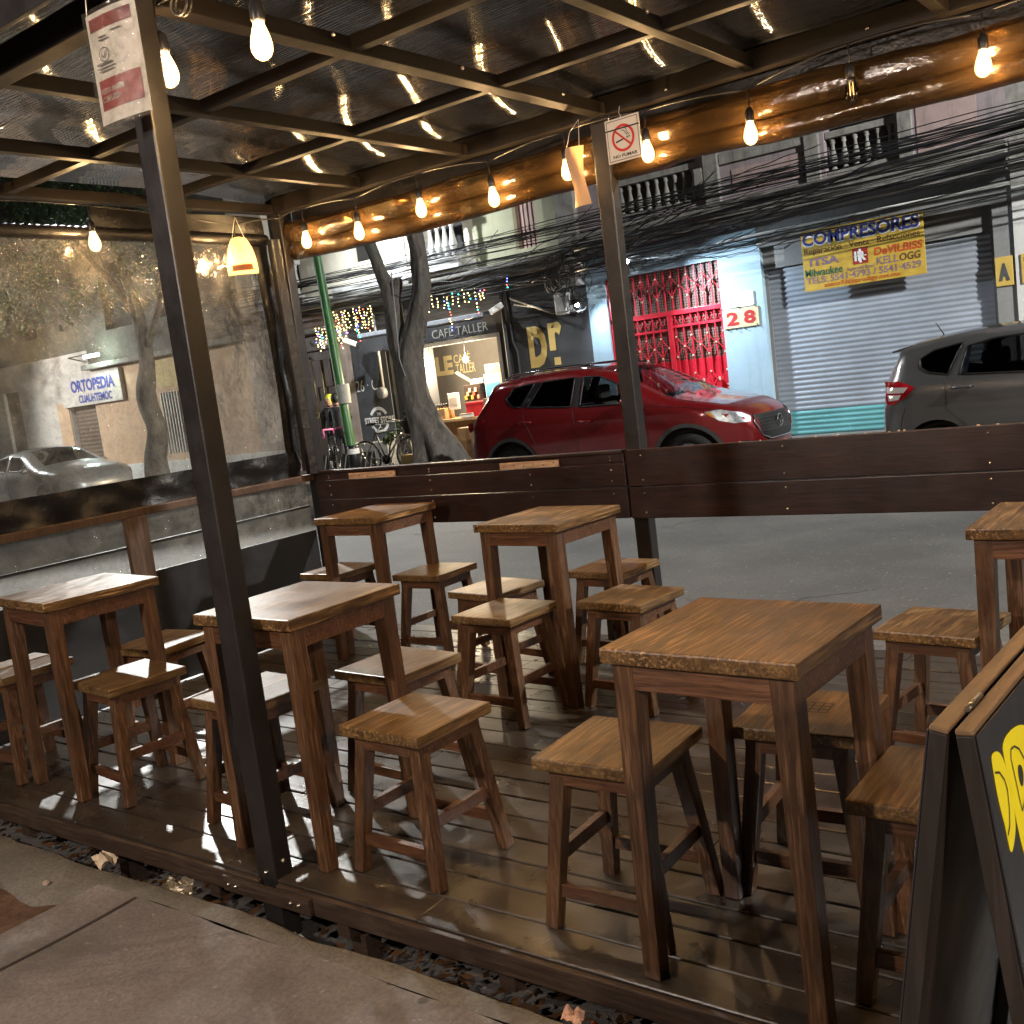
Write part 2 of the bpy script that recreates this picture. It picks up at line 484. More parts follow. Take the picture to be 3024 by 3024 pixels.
def M_film(name, tint=(0.92, 0.92, 0.88), gloss=0.14, haze=0.06, scale=4.0, bump=0.9, rough=0.08, brown=None, film_lo=0.80, sx=(1, 1, 1), fk=0.8):
    t = NT(name)
    v = t.coords(sx)
    a = t.noise(v, scale, 3, 0.55, 0.6)
    b = t.noise(v, scale*5.5, 4, 0.6, 0.4)
    bp = t.n('Bump')
    bp.inputs['Strength'].default_value = bump
    bp.inputs['Distance'].default_value = 0.03
    t.l(t.math('ADD', a, t.math('MULTIPLY', b, 0.35)), bp.inputs['Height'])
    tr = t.n('BsdfTransparent')
    streak = t.noise(v, 16.0, 3, 0.55, 2.5)  # uneven tint imitates the wavy net of light cast through the film
    t.l(t.ramp(streak, [(0.35, tuple(x*film_lo for x in tint)), (0.55, tint)]), tr.inputs[0])
    gl = t.n('BsdfGlossy'); gl.inputs['Roughness'].default_value = rough
    gl.inputs[0].default_value = (1, 1, 1, 1)
    t.l(bp.outputs[0], gl.inputs['Normal'])
    df = t.n('BsdfDiffuse')
    df.inputs[0].default_value = (*(brown or (0.5, 0.48, 0.42)), 1)
    t.l(bp.outputs[0], df.inputs['Normal'])
    tl = t.n('BsdfTranslucent'); tl.inputs[0].default_value = (*(brown or (0.5, 0.48, 0.42)), 1)
    m0 = t.n('MixShader'); m0.inputs[0].default_value = 0.5
    t.l(df.outputs[0], m0.inputs[1]); t.l(tl.outputs[0], m0.inputs[2])
    m1 = t.n('MixShader')
    t.l(t.ramp(t.noise(v, 7, 5, 0.7), [(0.4, haze*0.4), (0.7, min(1, haze*1.7))]), m1.inputs[0])
    t.l(tr.outputs[0], m1.inputs[1]); t.l(m0.outputs[0], m1.inputs[2])
    fr = t.n('Fresnel'); fr.inputs[0].default_value = 1.45
    t.l(bp.outputs[0], fr.inputs['Normal'])
    m2 = t.n('MixShader')
    t.l(t.math('ADD', t.math('MULTIPLY', fr.outputs[0], fk), gloss*0.1), m2.inputs[0])
    t.l(m1.outputs[0], m2.inputs[1]); t.l(gl.outputs[0], m2.inputs[2])
    t.l(m2.outputs[0], t.out.inputs[0])
    return t.m
m_film = M_film('clear_plastic_film', tint=(0.97, 0.97, 0.95), haze=0.17, scale=3.0, bump=0.42, gloss=0.05, fk=0.75, rough=0.05)
m_roll = M_film('rolled_plastic', tint=(0.55, 0.40, 0.22), gloss=0.25, haze=0.75, scale=4.0, bump=0.75, rough=0.13, brown=(0.085, 0.048, 0.018), sx=(0.35, 1, 1), fk=0.6)
m_sleeve = M_film('plastic_sleeve', gloss=0.2, haze=0.1, scale=6)
m_vinyl = M_plain('black_vinyl', (0.007, 0.0066, 0.007), 0.40, 0, 0.3, 5, 0.8, 16, 0.4)

def M_glass(name, tint=(0.03, 0.035, 0.04), trans=0.35):
    t = NT(name)
    tr = t.n('BsdfTransparent'); tr.inputs[0].default_value = (trans, trans*1.03, trans*1.02, 1)
    gl = t.n('BsdfGlossy'); gl.inputs['Roughness'].default_value = 0.03
    fr = t.n('Fresnel'); fr.inputs[0].default_value = 1.5
    m = t.n('MixShader')
    t.l(fr.outputs[0], m.inputs[0]); t.l(tr.outputs[0], m.inputs[1]); t.l(gl.outputs[0], m.inputs[2])
    t.l(m.outputs[0], t.out.inputs[0])
    return t.m
m_tint = M_glass('tinted_glass', trans=0.22)
m_clear = M_glass('car_clear_glass', trans=0.62)
m_pane = M_glass('shop_pane', trans=0.85)

def M_car(name, col, metal=0.35):
    t = NT(name)
    n = t.noise(t.coords(), 300, 1, 0.5)
    c = t.ramp(n, [(0.3, tuple(x*0.85 for x in col)), (0.7, tuple(min(1, x*1.15) for x in col))])
    t.set(Base_Color=c, Roughness=0.32, Metallic=metal, Coat_Weight=1.0, Coat_Roughness=0.04)
    return t.m
m_carred = M_car('red_car_paint', (0.20, 0.008, 0.010))
m_cargrey = M_car('grey_car_paint', (0.095, 0.094, 0.094), 0.4)
m_carsilver = M_car('silver_car_paint', (0.42, 0.43, 0.44), 0.5)
m_lens = M_plain('headlamp_lens', (0.5, 0.52, 0.55), 0.08, 0.4, 0.5, 18, 0.3, 40)
m_amber = M_plain('amber_lens', (0.75, 0.30, 0.02), 0.15, 0, 0.2)
m_tail = M_plain('tail_lamp_red', (0.26, 0.006, 0.010), 0.12, 0, 0.3, 12)
m_tailwhite = M_plain('tail_lamp_clear', (0.6, 0.55, 0.52), 0.12, 0.2, 0.2)

def M_bark(name, c0, c1):
    t = NT(name)
    v = t.coords((1, 1, 0.28))
    a = t.noise(v, 9, 7, 0.7, 1.0)
    b = t.noise(t.coords(), 2.5, 4, 0.6)
    c = t.ramp(a, [(0.3, c0), (0.7, c1)])
    c = t.mix(t.ramp(b, [(0.5, 0.0), (0.75, 0.5)]), c, (0.075, 0.09, 0.08))
    t.set(Base_Color=c, Roughness=0.85)
    t.bump(a, 0.9, 0.03)
    return t.m
m_bark = M_bark('tree_bark', (0.030, 0.025, 0.020), (0.15, 0.13, 0.108))
def M_leaf(name, c0, c1):
    t = NT(name)
    geo = t.n('NewGeometry')
    c = t.ramp(geo.outputs['Random Per Island'], [(0.0, c0), (1.0, c1)])
    t.set(Base_Color=c, Roughness=0.45)
    return t.m
m_leaf = M_leaf('green_leaves', (0.020, 0.045, 0.014), (0.075, 0.13, 0.040))
m_litter = M_leaf('dead_leaves', (0.012, 0.007, 0.004), (0.10, 0.048, 0.018))
m_greenpole = M_plain('green_pole_paint', (0.028, 0.120, 0.026), 0.4, 0, 0.4, 5, 0.2, 50)
m_filcore = M_emit('glowing_filament', (1.0, 0.66, 0.30), 60.0)
def M_bulbon(name='lit_bulb_glass', col=(1.0, 0.62, 0.24), es=7.0):
    t = NT(name)
    t.m.cycles.emission_sampling = 'NONE'
    tr = t.n('BsdfTransparent'); tr.inputs[0].default_value = (1, 1, 1, 1)
    em = t.n('Emission'); em.inputs[0].default_value = (*col, 1); em.inputs[1].default_value = es
    gl = t.n('BsdfGlossy'); gl.inputs['Roughness'].default_value = 0.05
    m = t.n('MixShader'); m.inputs[0].default_value = 0.5
    t.l(tr.outputs[0], m.inputs[1]); t.l(em.outputs[0], m.inputs[2])
    m2 = t.n('MixShader'); m2.inputs[0].default_value = 0.04
    t.l(m.outputs[0], m2.inputs[1]); t.l(gl.outputs[0], m2.inputs[2])
    t.l(m2.outputs[0], t.out.inputs[0])
    return t.m
m_bulb = M_bulbon()
def M_bulboff():
    t = NT('unlit_bulb_glass')
    tr = t.n('BsdfTransparent'); tr.inputs[0].default_value = (0.9, 0.85, 0.75, 1)
    gl = t.n('BsdfGlossy'); gl.inputs['Roughness'].default_value = 0.05
    lw = t.n('LayerWeight'); lw.inputs[0].default_value = 0.35
    m = t.n('MixShader')
    t.l(lw.outputs['Fresnel'], m.inputs[0]); t.l(tr.outputs[0], m.inputs[1]); t.l(gl.outputs[0], m.inputs[2])
    t.l(m.outputs[0], t.out.inputs[0])
    return t.m
m_bulboff = M_bulboff()
m_filament = M_emit('dim_filament', (1.0, 0.55, 0.2), 3.0)
m_led = M_emit('flood_led', (0.80, 0.92, 1.0), 60.0)
m_lampglass = M_emit('street_lamp_glass', (0.85, 0.95, 1.0), 120.0)
FAIRY = [M_emit('fairy_'+n, c, s) for n, c, s in (('warm', (1.0, 0.75, 0.25), 9), ('blue', (0.10, 0.15, 1.0), 10), ('red', (1.0, 0.08, 0.05), 9), ('cyan', (0.05, 0.9, 0.8), 8), ('violet', (0.45, 0.15, 1.0), 9))]
m_shopbulb = M_bulbon('shop_bulb', (1.0, 0.72, 0.36), 14.0)

# ------------------------------------------------------------------ lamps of the street
def point(name, loc, power, radius, col, parent):
    ld = bpy.data.lights.new(name, 'POINT')
    ld.energy = power; ld.shadow_soft_size = radius; ld.color = col
    o = bpy.data.objects.new(name, ld)
    COL.objects.link(o)
    o.location = loc
    o.parent = parent
    return o
def aim(o, d):
    o.rotation_euler = Vector(d).to_track_quat('-Z', 'Y').to_euler()
def spot(name, loc, target, power, size_deg, radius, col, blend=0.4, parent=None):
    ld = bpy.data.lights.new(name, 'SPOT')
    ld.energy = power; ld.spot_size = R(size_deg); ld.spot_blend = blend
    ld.shadow_soft_size = radius; ld.color = col
    o = bpy.data.objects.new(name, ld)
    COL.objects.link(o)
    o.location = loc
    aim(o, Vector(target)-Vector(loc))
    if parent is not None: o.parent = parent
    return o
def street_lamp(base, head, target, power, label, lean=(0, 0), spot_deg=130, flood=None):
    root = thing('street_lamp', label, 'street lamp', base)
    bx, by, bz = base
    hx, hy, hz = head[0]-bx, head[1]-by, head[2]-bz
    m = MB()
    top = Vector((lean[0], lean[1], hz+0.3))
    m.tube([(0,0,0), (0,0,0.02), top*0.5, top], [0.10, 0.095, 0.085, 0.07], 14)
    m.build('pole', m_greenpole, root)
    m = MB()
    m.tube([top, top.lerp(Vector((hx,hy,hz+0.45)), 0.5)+Vector((0,0,0.25)), Vector((hx, hy+0.25*(1 if hy < 0 else -1), hz+0.22))], 0.04, 10)
    m.build('arm', m_greenpole, root)
    m = MB()
    M = Matrix.Translation((hx, hy, hz))
    m.box(-0.16, 0.16, -0.34, 0.34, 0.05, 0.20, 0, 0.04, M)
    hd = m.build('lamp_head', m_steel, root)
    m = MB()
    m.box(-0.12, 0.12, -0.24, 0.24, 0.025, 0.048, 0, 0.0, M)
    m.build('lamp_glass', m_lampglass, hd)
    s = spot('lamp_light', (head[0], head[1], head[2]-0.02), target, power, spot_deg, 0.18, (0.98, 0.98, 0.95), 0.5)
    s.parent = root; s.location = (hx, hy, hz-0.02)
    return root
ROADZ, WALKZ, FARZ = -0.22, -0.07, -0.07
lampA = street_lamp((-14.27, 13.95, FARZ), (-14.3, 9.6, 7.6), (-3.2, 2.6, 0), 8500, 'leaning green steel pole with a paper notice taped round it', (-0.36, 0.0), 84)
lampB = street_lamp((7.2, 13.95, FARZ), (7.2, 9.6, 7.6), (-6.5, 16.0, 4.2), 15000, 'green street lamp down the road beyond the white wall', (0, 0), 46)
lampC = street_lamp((-33.0, 13.95, FARZ), (-28.0, 10.5, 4.5), (-23.5, 16.0, 0.9), 2600, 'added unseen street lamp lighting the house fronts at the left', (0, 0), 100)  # out of view, added to light the fronts behind the curtain
rl_ = spot('road_light', (0, 0, 0), (1, 0, 0), 7000, 105, 0.18, (0.98, 0.98, 0.95), 0.7, lampB)
rl_.location = (0.0, -4.35, 7.64)
aim(rl_, Vector((-6.2, -3.2, -7.8)))
m = MB(); m.lathe([(0.112, 1.42), (0.112, 1.78)], 18)
nt = m.build('paper_notice', M_plain('notice_paper', (0.42, 0.41, 0.36), 0.7, 0, 0.3, 12), lampA)
fl = spot('balcony_fill', (0, 0, 0), (1, 1, 0), 850, 120, 0.08, (0.92, 0.97, 1.0), 0.6)  # extra spot added on the pole to brighten the white balcony
fl.parent = lampA
fl.location = (0.35, -0.15, 5.1)
aim(fl, Vector((0.2, 2.2, -1.0)))
m = MB(); m.box(-0.06, 0.44, -0.07, -0.02, 5.12, 5.2, 0, 0.01)
m.build('fill_bracket', m_steel, lampA)
m_globe = M_bulbon('globe_glass', (1.0, 0.8, 0.68), 6.0)
# unseen globes added as warm fill light from the restaurant side

for (wx, wy, wz, lab) in ((-3.1, -1.3, 2.5, 'added unseen globe giving warm fill light from the restaurant side, left'), (1.9, -0.7, 2.3, 'added unseen globe giving warm fill light beside the sandwich board')):
    root = thing('fill_lamp', lab, 'fill lamp', (wx, wy, wz))
    m = MB(); m.ball((0,0,0), 0.09, 0, 3); m.build('lamp_globe', m_globe, root)
    point('lamp_light', (0, 0, 0), 640, 0.075, (1.0, 0.83, 0.72), root)
    m = MB(); m.tube([(0,0,0.09), (0,0,0.2), (0,-0.3,0.2)], 0.015, 8); m.build('bracket', m_black, root)

# ------------------------------------------------------------------ ground
def sheet(name, x0, x1, y0, y1, z, mat, nx=1, ny=1, amp=0.0, sc=3.0):
    m = MB()
    m.grid(lambda u, v: Vector((x0+(x1-x0)*u, y0+(y1-y0)*v, z + (amp*noise.noise(Vector((u*(x1-x0)*sc, v*(y1-y0)*sc, z))) if amp else 0))), nx, ny)
    return m.build(name, mat)
tag(sheet('road', -90, 60, -20, 60, ROADZ, m_asphalt), kind='structure')
# near pavement: one slab with kerb strip and a joint
def wob(x, s, a): return a*noise.noise(Vector((x*s, 3.1, 0.7)))
m = MB()
n = 120
xs = [-3.2 + 9.2*i/n for i in range(n+1)]
for i in range(n):
    a, b = xs[i], xs[i+1]
    p = [(a, -12, -0.4), (b, -12, -0.4), (b, 1.688+wob(b, 5, 0.014), -0.4), (a, 1.688+wob(a, 5, 0.014), -0.4)]
    q = [(x, y, WALKZ) for x, y, z in p]
    v0, v1 = m.verts(p), m.verts(q)
    m.face(v1); m.face([v0[2], v0[3], v1[3], v1[2]])
    if i == 0: m.face([v0[3], v0[0], v1[0], v1[3]])
bmesh.ops.remove_doubles(m.bm, verts=m.bm.verts[:], dist=1e-4)
tag(m.build('pavement', m_concrete), kind='structure')
m = MB()
m.grid(lambda u, v: Vector((-2.985 + 0.012*math.sin(v*9)+0.008*(1-v), 0.2+1.48*v, WALKZ+0.004+0.0*u)) + Vector((0.011*(u-0.5), 0, 0)), 1, 14)
tag(m.build('pavement_joint', M_plain('joint_dirt', (0.035, 0.026, 0.02), 0.95)), kind='structure')
m = MB()
xs = [-9 + 15*i/220 for i in range(221)]
def kerb_row(x):
    yo = 1.785 + wob(x, 2.0, 0.02) + wob(x, 9, 0.012)
    zi = WALKZ - 0.004 + wob(x, 4, 0.006)
    yi = 1.695 if x > -3.0 else 1.695 - min(1, (-3.0-x)*3)*0.16 + wob(x, 6, 0.03)
    return [Vector((x, yi, zi-0.03 if x <= -3.0 else zi)), Vector((x, yi+0.012, zi+0.002)), Vector((x, yo-0.03, zi+0.004)), Vector((x, yo-0.006, zi-0.014)), Vector((x, yo+0.004, zi-0.06)), Vector((x, yo+0.004, -0.4))]
rows = [m.verts(kerb_row(x)) for x in xs]
for A, B in zip(rows, rows[1:]):
    for k in range(5):
        f = m.face([A[k], B[k], B[k+1], A[k+1]]); f.smooth = True
tag(m.build('kerb', m_kerb), kind='structure')
sheet_d = MB()
sheet_d.grid(lambda u, v: Vector((-9+5.82*u, -4+5.72*v, WALKZ - 0.03 + 0.035*noise.fractal(Vector((u*12, v*12, 1.3)), 0.7, 2.0, 5))), 130, 130)
tag(sheet_d.build('tree_pit_ground', m_dirt), kind='structure')
# far pavement with kerb
m = MB()
m.box(-90, 60, 13.45, 40, -0.4, FARZ)
tag(m.build('far_pavement', m_farpave), kind='structure')
m = MB()
for i in range(110):
    x = -80 + i*1.2
    m.box(x, x+1.19, 13.25, 13.445, -0.4, FARZ+0.003, 0, 0.012)
tag(m.build('far_kerb', m_kerb), kind='structure')

# stones and litter in the gutter and on the dirt
def rock(name, loc, r, mat, label, cat, sc=(1, 1, 0.7), seed=0):
    m = MB(); m.ball((0,0,0), r, 0, 3, sc)
    for v in m.bm.verts:
        v.co *= 1 + 0.35*noise.noise(v.co*(1.6/r) + Vector((seed*3.3, 0, 0)))
    o = m.build(name, mat, smooth=False)
    o.location = loc
    return tag(o, label, cat)
m_pebble = M_plain('pale_stone', (0.30, 0.24, 0.19), 0.85, 0, 0.25, 20)
rock('stone', (-3.62, 1.50, -0.06), 0.028, m_pebble, 'pale fist sized stone lying in the dark dirt patch', 'stone', seed=1)
rock('stone', (-3.38, 1.60, -0.062), 0.012, m_pebble, 'small pale pebble on the dirt beside the pavement slab', 'stone', seed=2)
m = MB()
random.seed(5)
for i in range(800):
    x = random.uniform(-4.6, 1.0); y = random.uniform(1.80, 2.05); z = ROADZ + 0.01 + random.random()*0.03
    a = random.uniform(0, 6.28); s = random.uniform(0.010, 0.032); t = random.uniform(-0.5, 0.5)
    M = Matrix.Translation((x, y, z)) @ Matrix.Rotation(a, 4, 'Z') @ Matrix.Rotation(t, 4, 'X')
    vs = m.verts([M @ Vector(p) for p in ((-s,0,0), (-s*0.2,-s*0.5,0.002), (s,0,s*0.2), (-s*0.2,s*0.5,0.002))])
    m.face(vs)
tag(m.build('leaf_litter', m_litter, fix=False), 'dead leaves collected in the gutter under the deck edge', 'leaf litter', kind='stuff')
def crumple(name, loc, w, h, mat, label, cat, seed, rot=(0, 0, 0)):
    m = MB()
    m.grid(lambda u, v: Vector(((u-0.5)*w, (v-0.5)*h, 0.35*w*noise.noise(Vector((u*3.5, v*3.5, seed))))), 10, 10, smooth=False)
    o = m.build(name, mat, fix=False)
    o.location = loc; o.rotation_euler = rot
    return tag(o, label, cat)
m_foil = M_plain('crumpled_foil', (0.55, 0.48, 0.36), 0.25, 0.8, 0.3, 20)
crumple('crumpled_paper', (-3.40, 1.83, -0.085), 0.12, 0.07, M_plain('dirty_paper', (0.55, 0.45, 0.32), 0.8), 'dirty cream paper scrap bridging the gutter below the left stools', 'litter', 1.0, (0.2, 0.1, -0.3))
crumple('food_wrapper', (-2.98, 1.83, -0.11), 0.10, 0.07, m_foil, 'shiny crumpled foil wrapper in the gutter left of the front post', 'litter', 2.0, (0.5, 0.2, 0.4))
crumple('napkin', (-2.40, 1.83, -0.16), 0.06, 0.05, m_white, 'small white napkin scrap in the gutter by the front post', 'litter', 3.0, (0.3, 0.5, 0.2))
crumple('food_wrapper', (-1.33, 1.85, -0.15), 0.07, 0.06, M_plain('red_foil', (0.5, 0.10, 0.05), 0.25, 0.7, 0.3, 20), 'reddish foil scrap among leaves in the gutter below the near table', 'litter', 4.0, (0.4, 0.3, 0.9))
crumple('brick_piece', (-1.40, 1.82, -0.10), 0.05, 0.04, M_plain('pale_brick', (0.45, 0.27, 0.19), 0.9), 'pale pink broken brick piece in the gutter by the reddish foil', 'rubble', 5.0, (0.2, 0.1, 0.3))
crumple('paper_scrap', (-1.84, 3.04, 0.006), 0.03, 0.02, m_white, 'tiny white paper scrap on the deck between the middle stools', 'litter', 6.0)

# ------------------------------------------------------------------ the deck
DX0, DX1, DY0, DY1 = -4.96, 2.2, 1.86, 4.50
deck = thing('wooden_deck', 'dark worn wooden deck of long planks carrying the tables and stools', 'deck', (0, 0, 0))
m = MB()
y = DY0; random.seed(3)
k = 0
while y < DY1 - 0.02:
    w = 0.128 if k else 0.135
    x = DX0
    while x < DX1:
        L = random.choice((2.4, 2.4, 1.7, 3.0)) if x > DX0 else random.uniform(1.0, 2.4)
        x2 = min(x+L, DX1)
        dz = random.uniform(-0.0015, 0.0015)
        m.box(x+0.001, x2-0.001, y+0.003, y+w-0.004, -0.024+dz, 0.0+dz, 0, 0.003, seg=1)
        x = x2
    y += w; k += 1
m.build('decking', m_deck, deck)
m = MB()
m.box(DX0, -2.56, 1.842, 1.858, -0.068, -0.004, 0, 0.004)
m.box(-2.48, DX1, 1.842, 1.858, -0.068, -0.004, 0, 0.004)
m.box(-2.72, -2.32, 1.828, 1.8415, -0.062, -0.012, 0, 0.002)
m.build('edge_beam', m_deckedge, deck)
m = MB()
for x in [DX0+0.3+0.6*i for i in range(12)]:
    m.box(x, x+0.05, 1.87, 4.46, -0.13, -0.026)
m.build('joist', m_deckedge, deck)
for x in [DX0+0.35+1.2*i for i in range(6)]:
    for yy in (1.93, 3.2, 4.4):
        m = MB(); m.box(x-0.03, x+0.03, yy-0.03, yy+0.03, ROADZ, -0.131); m.build('foot', m_deckedge, deck)
m = MB()
for x in (-2.69, -2.655, -2.40, -2.365):
    m.ball((x, 1.826, -0.036), 0.007, 0, 1)
m.build('bolt', m_bolt, deck)

# ------------------------------------------------------------------ pergola
perg = thing('pergola', 'dark steel pergola with square posts and a ribbed plastic roof', 'pergola', (-1.4, 3.1, 0))
PO = Vector((-1.4, 3.1, 0))
def pb(name, mat, fn):
    m = MB(); fn(m)
    for v in m.bm.verts: v.co -= PO
    return m.build(name, mat, perg)
BZ0, BZ1 = 2.575, 2.635
for (x, yy, z0) in ((-2.535, 1.893, -0.2), (-2.575, 4.44, -0.2), (-4.885, 4.44, -0.2), (-4.885, 1.893, -0.2), (-0.2, 4.44, -0.2), (0.9, 1.893, -0.2), (2.1, 4.44, -0.2)):
    p = pb('post', m_post, lambda m: m.box(x-0.042, x+0.042, yy-0.034, yy+0.034, z0, BZ0-0.001, 0, 0.006))
    mm = MB()
    for dz in (0.05,):
        mm.ball((x+0.043-PO.x, yy-PO.y, dz), 0.009, 0, 1)
        mm.ball((x-PO.x, yy-0.035-PO.y, 0.02), 0.009, 0, 1)
    mm.build('bolt', m_bolt, p)
for yy in (1.93, 4.44):
    pb('beam', m_steel, lambda m: m.box(-4.95, 2.2, yy-0.035, yy+0.035, BZ0, BZ1+0.03, 0, 0.004))
for yy in (2.76, 3.60):
    pb('purlin', m_steel, lambda m: m.box(-4.95, 2.2, yy-0.022, yy+0.022, BZ0+0.012, BZ1, 0, 0.003))
for x in (-4.92, -4.16, -3.38, -2.56, -1.80, -1.02, -0.2, 0.6, 1.4):
    w = 0.035 if x in (-4.92, -2.56) else 0.024
    pb('rafter', m_steel, lambda m: m.box(x-w, x+w, 1.966, 4.404, BZ0+0.004, BZ1-0.002, 0, 0.003))
pb('fascia_board', m_post, lambda m: m.box(-5.0, 2.2, 1.70, 1.72, BZ1-0.06, BZ1+0.16, 0, 0.004))
def roofz(y):
    d = max(0.0, (y-3.55)/0.95)
    d2 = max(0.0, (2.1-y)/0.4)
    return BZ1 + 0.075 - 0.052*d*d - 0.03*min(1, d2)**2
m = MB()
m.grid(lambda u, v: Vector((-5.05+7.3*u-PO.x, 1.72+2.84*v-PO.y, roofz(1.72+2.84*v)+0.004*math.sin(u*60))), 60, 40)
uvl = m.bm.loops.layers.uv.new('UVMap')
for f in m.bm.faces:
    for lp in f.loops: lp[uvl].uv = (lp.vert.co.x*0.1, lp.vert.co.y*0.1)
m.build('roof_sheet', m_roof, perg)
m = MB()
for p in ((-2.49, 2.62), (-2.49, 3.3), (-2.49, 4.0), (-1.74, 3.4), (-2.2, 4.40), (-1.3, 4.40)):
    m.ball((p[0]-PO.x, p[1]-PO.y, BZ0+0.03), 0.008, 0, 1)
m.build('screw', m_bolt, perg)

# ------------------------------------------------------------------ railings
def railing(name, label, x0, x1, zs, yy, studs):
    root = thing(name, label, 'railing', ((x0+x1)/2, yy, 0))
    cx = (x0+x1)/2
    for za, zb in zs:
        m = MB(); m.box(x0-cx, x1-cx, -0.012, 0.016, za, zb, 0, 0.004)
        m.build('board', m_rail, root)
    m = MB()
    for s in studs:
        for za, zb in zs:
            m.ball((s-cx, -0.013, za+0.03), 0.006, 0, 1); m.ball((s-cx, -0.013, zb-0.03), 0.006, 0, 1)
    m.build('screw', m_bolt, root)
    return root
rl = railing('board_railing', 'two wide dark boards forming the back railing left of the middle post', -4.84, -2.622, ((0.660, 0.815), (0.819, 0.935), (0.939, 0.985)), 4.395, (-4.72, -3.9, -3.2, -2.70))
rr = railing('board_railing', 'two wide reddish boards forming the back railing right of the middle post', -2.605, 2.1, ((0.658, 0.815), (0.819, 1.0)), 4.385, (-2.52, -1.80, -0.95, 0.2))
for c in list(rr.children):
    pass
m = MB()
x = -1.5
for k in range(14):
    m.ball((-2.0-(-0.2525)+0.1*k*random.uniform(0.7, 1.2), -0.008, 1.001), random.uniform(0.003, 0.008), 0, 1)
m.build('splinter', m_pale, rr)
m = MB(); m.box(-4.84+3.731, -2.622+3.731, -0.03, 0.03, 0.986, 1.002, 0, 0.004)
m.build('cap_rail', m_rail, rl)
for i, (xa, xb, lab) in enumerate(((-4.53, -4.15, 'perforated pale wooden strip screwed to the railing by the corner post'), (-3.38, -3.0, 'perforated pale wooden strip screwed to the railing right of the tree'))):
    o = thing('wooden_strip', lab, 'strip', ((xa+xb)/2, 4.37, 0.958), group='pale strips on the back railing')
    m = MB(); m.box(-(xb-xa)/2, (xb-xa)/2, -0.006, 0.006, -0.018, 0.018, 0, 0.003)
    m.build('strip_board', m_pale, o)
    m = MB()
    for k in range(6): m.ball((-(xb-xa)/2+0.03+k*(xb-xa-0.06)/5, -0.0065, 0.004*((k%2)*2-1)), 0.004, 0, 1)
    m.build('screw_hole', m_letter_black, o)
# end railing at x=-4.9
er = thing('board_railing', 'low end railing at the left with clear plastic strips over a black lower panel', 'railing', (-4.9, 3.15, 0))
for (za, zb) in ((0.797, 0.943), (0.638, 0.783)):
    m = MB(); m.grid(lambda u, v: Vector((0.004*noise.noise(Vector((u*9, v*2, za*9))), -1.22+2.42*u, za+(zb-za)*v)), 60, 6); m.build('clear_panel', m_film, er)
m = MB(); m.box(-0.008, 0.010, -1.22, 1.2, 0.784, 0.796); m.build('dividing_bar', m_black, er)
m = MB(); m.box(-0.03, 0.035, -1.23, 1.24, 0.945, 0.985, 0, 0.004); m.build('cap_rail', m_stud, er)
m = MB(); m.box(0.013, 0.045, -0.10, 0.03, 0.60, 0.943, 0, 0.003); m.build('stud', m_stud, er)
m = MB(); m.box(-0.004, 0.010, -1.23, 1.22, 0.01, 0.636, 0, 0.0); m.build('lower_panel', m_black, er)
# ------------------------------------------------------------------ clear curtain at the left end
cu = thing('plastic_curtain', 'clear wrinkled plastic curtain with black borders hung at the left end', 'curtain', (-4.95, 3.15, 1.0))
def curt(y, z, a=0.02):
    return a*noise.noise(Vector((y*1.3, z*1.7, 2.2))) + a*0.4*noise.noise(Vector((y*5, z*4, 5.2)))
m = MB(); m.grid(lambda u, v: Vector((curt(u*2.4, v*1.3), -1.28+2.43*u, 0.135+1.30*v)), 70, 40)
m.build('clear_panel', m_film, cu)
m = MB(); m.grid(lambda u, v: Vector((0.012+0.022*noise.noise(Vector((u*16, v*2+u*5, 3.3)))+0.012*math.sin(u*50+v*3), -1.28+2.48*u, -0.02+0.158*v)), 160, 10)
m.build('bottom_border', m_vinyl, cu)
m = MB(); m.grid(lambda u, v: Vector((0.014+0.03*noise.noise(Vector((u*3, v*6, 1.3)))*u, 1.105+0.12*u+0.015*math.sin(v*4), 0.08+1.34*v)), 12, 60)
m.build('side_border', m_vinyl, cu)
m = MB()
pts = [Vector((0.02, -1.3+2.5*i/120, 1.425)) for i in range(121)]
m.tube(pts, [0.033+0.004*(i%2) for i in range(121)], 12)
m.build('rolled_sleeve', m_vinyl, cu)
m = MB(); m.grid(lambda u, v: Vector((0.01+0.02*math.sin(u*7+v*2), 0.05+1.14*u, 1.43+0.13*v)), 20, 6)
m.build('top_flap', m_vinyl, cu)

# folded plastic bundle standing in the corner
m = MB()
m.grid(lambda u, v: Vector((-4.84+0.035*math.cos(u*6.28)+0.012*math.sin(u*19), 4.33+0.03*math.sin(u*6.28), 0.99+1.42*v)) + Vector((0.05*(1-v)*0.4, 0.02*(1-v), 0)), 24, 30)
tag(m.build('folded_curtain', m_vinyl), 'black folded curtain bunched up beside the corner post', 'curtain')

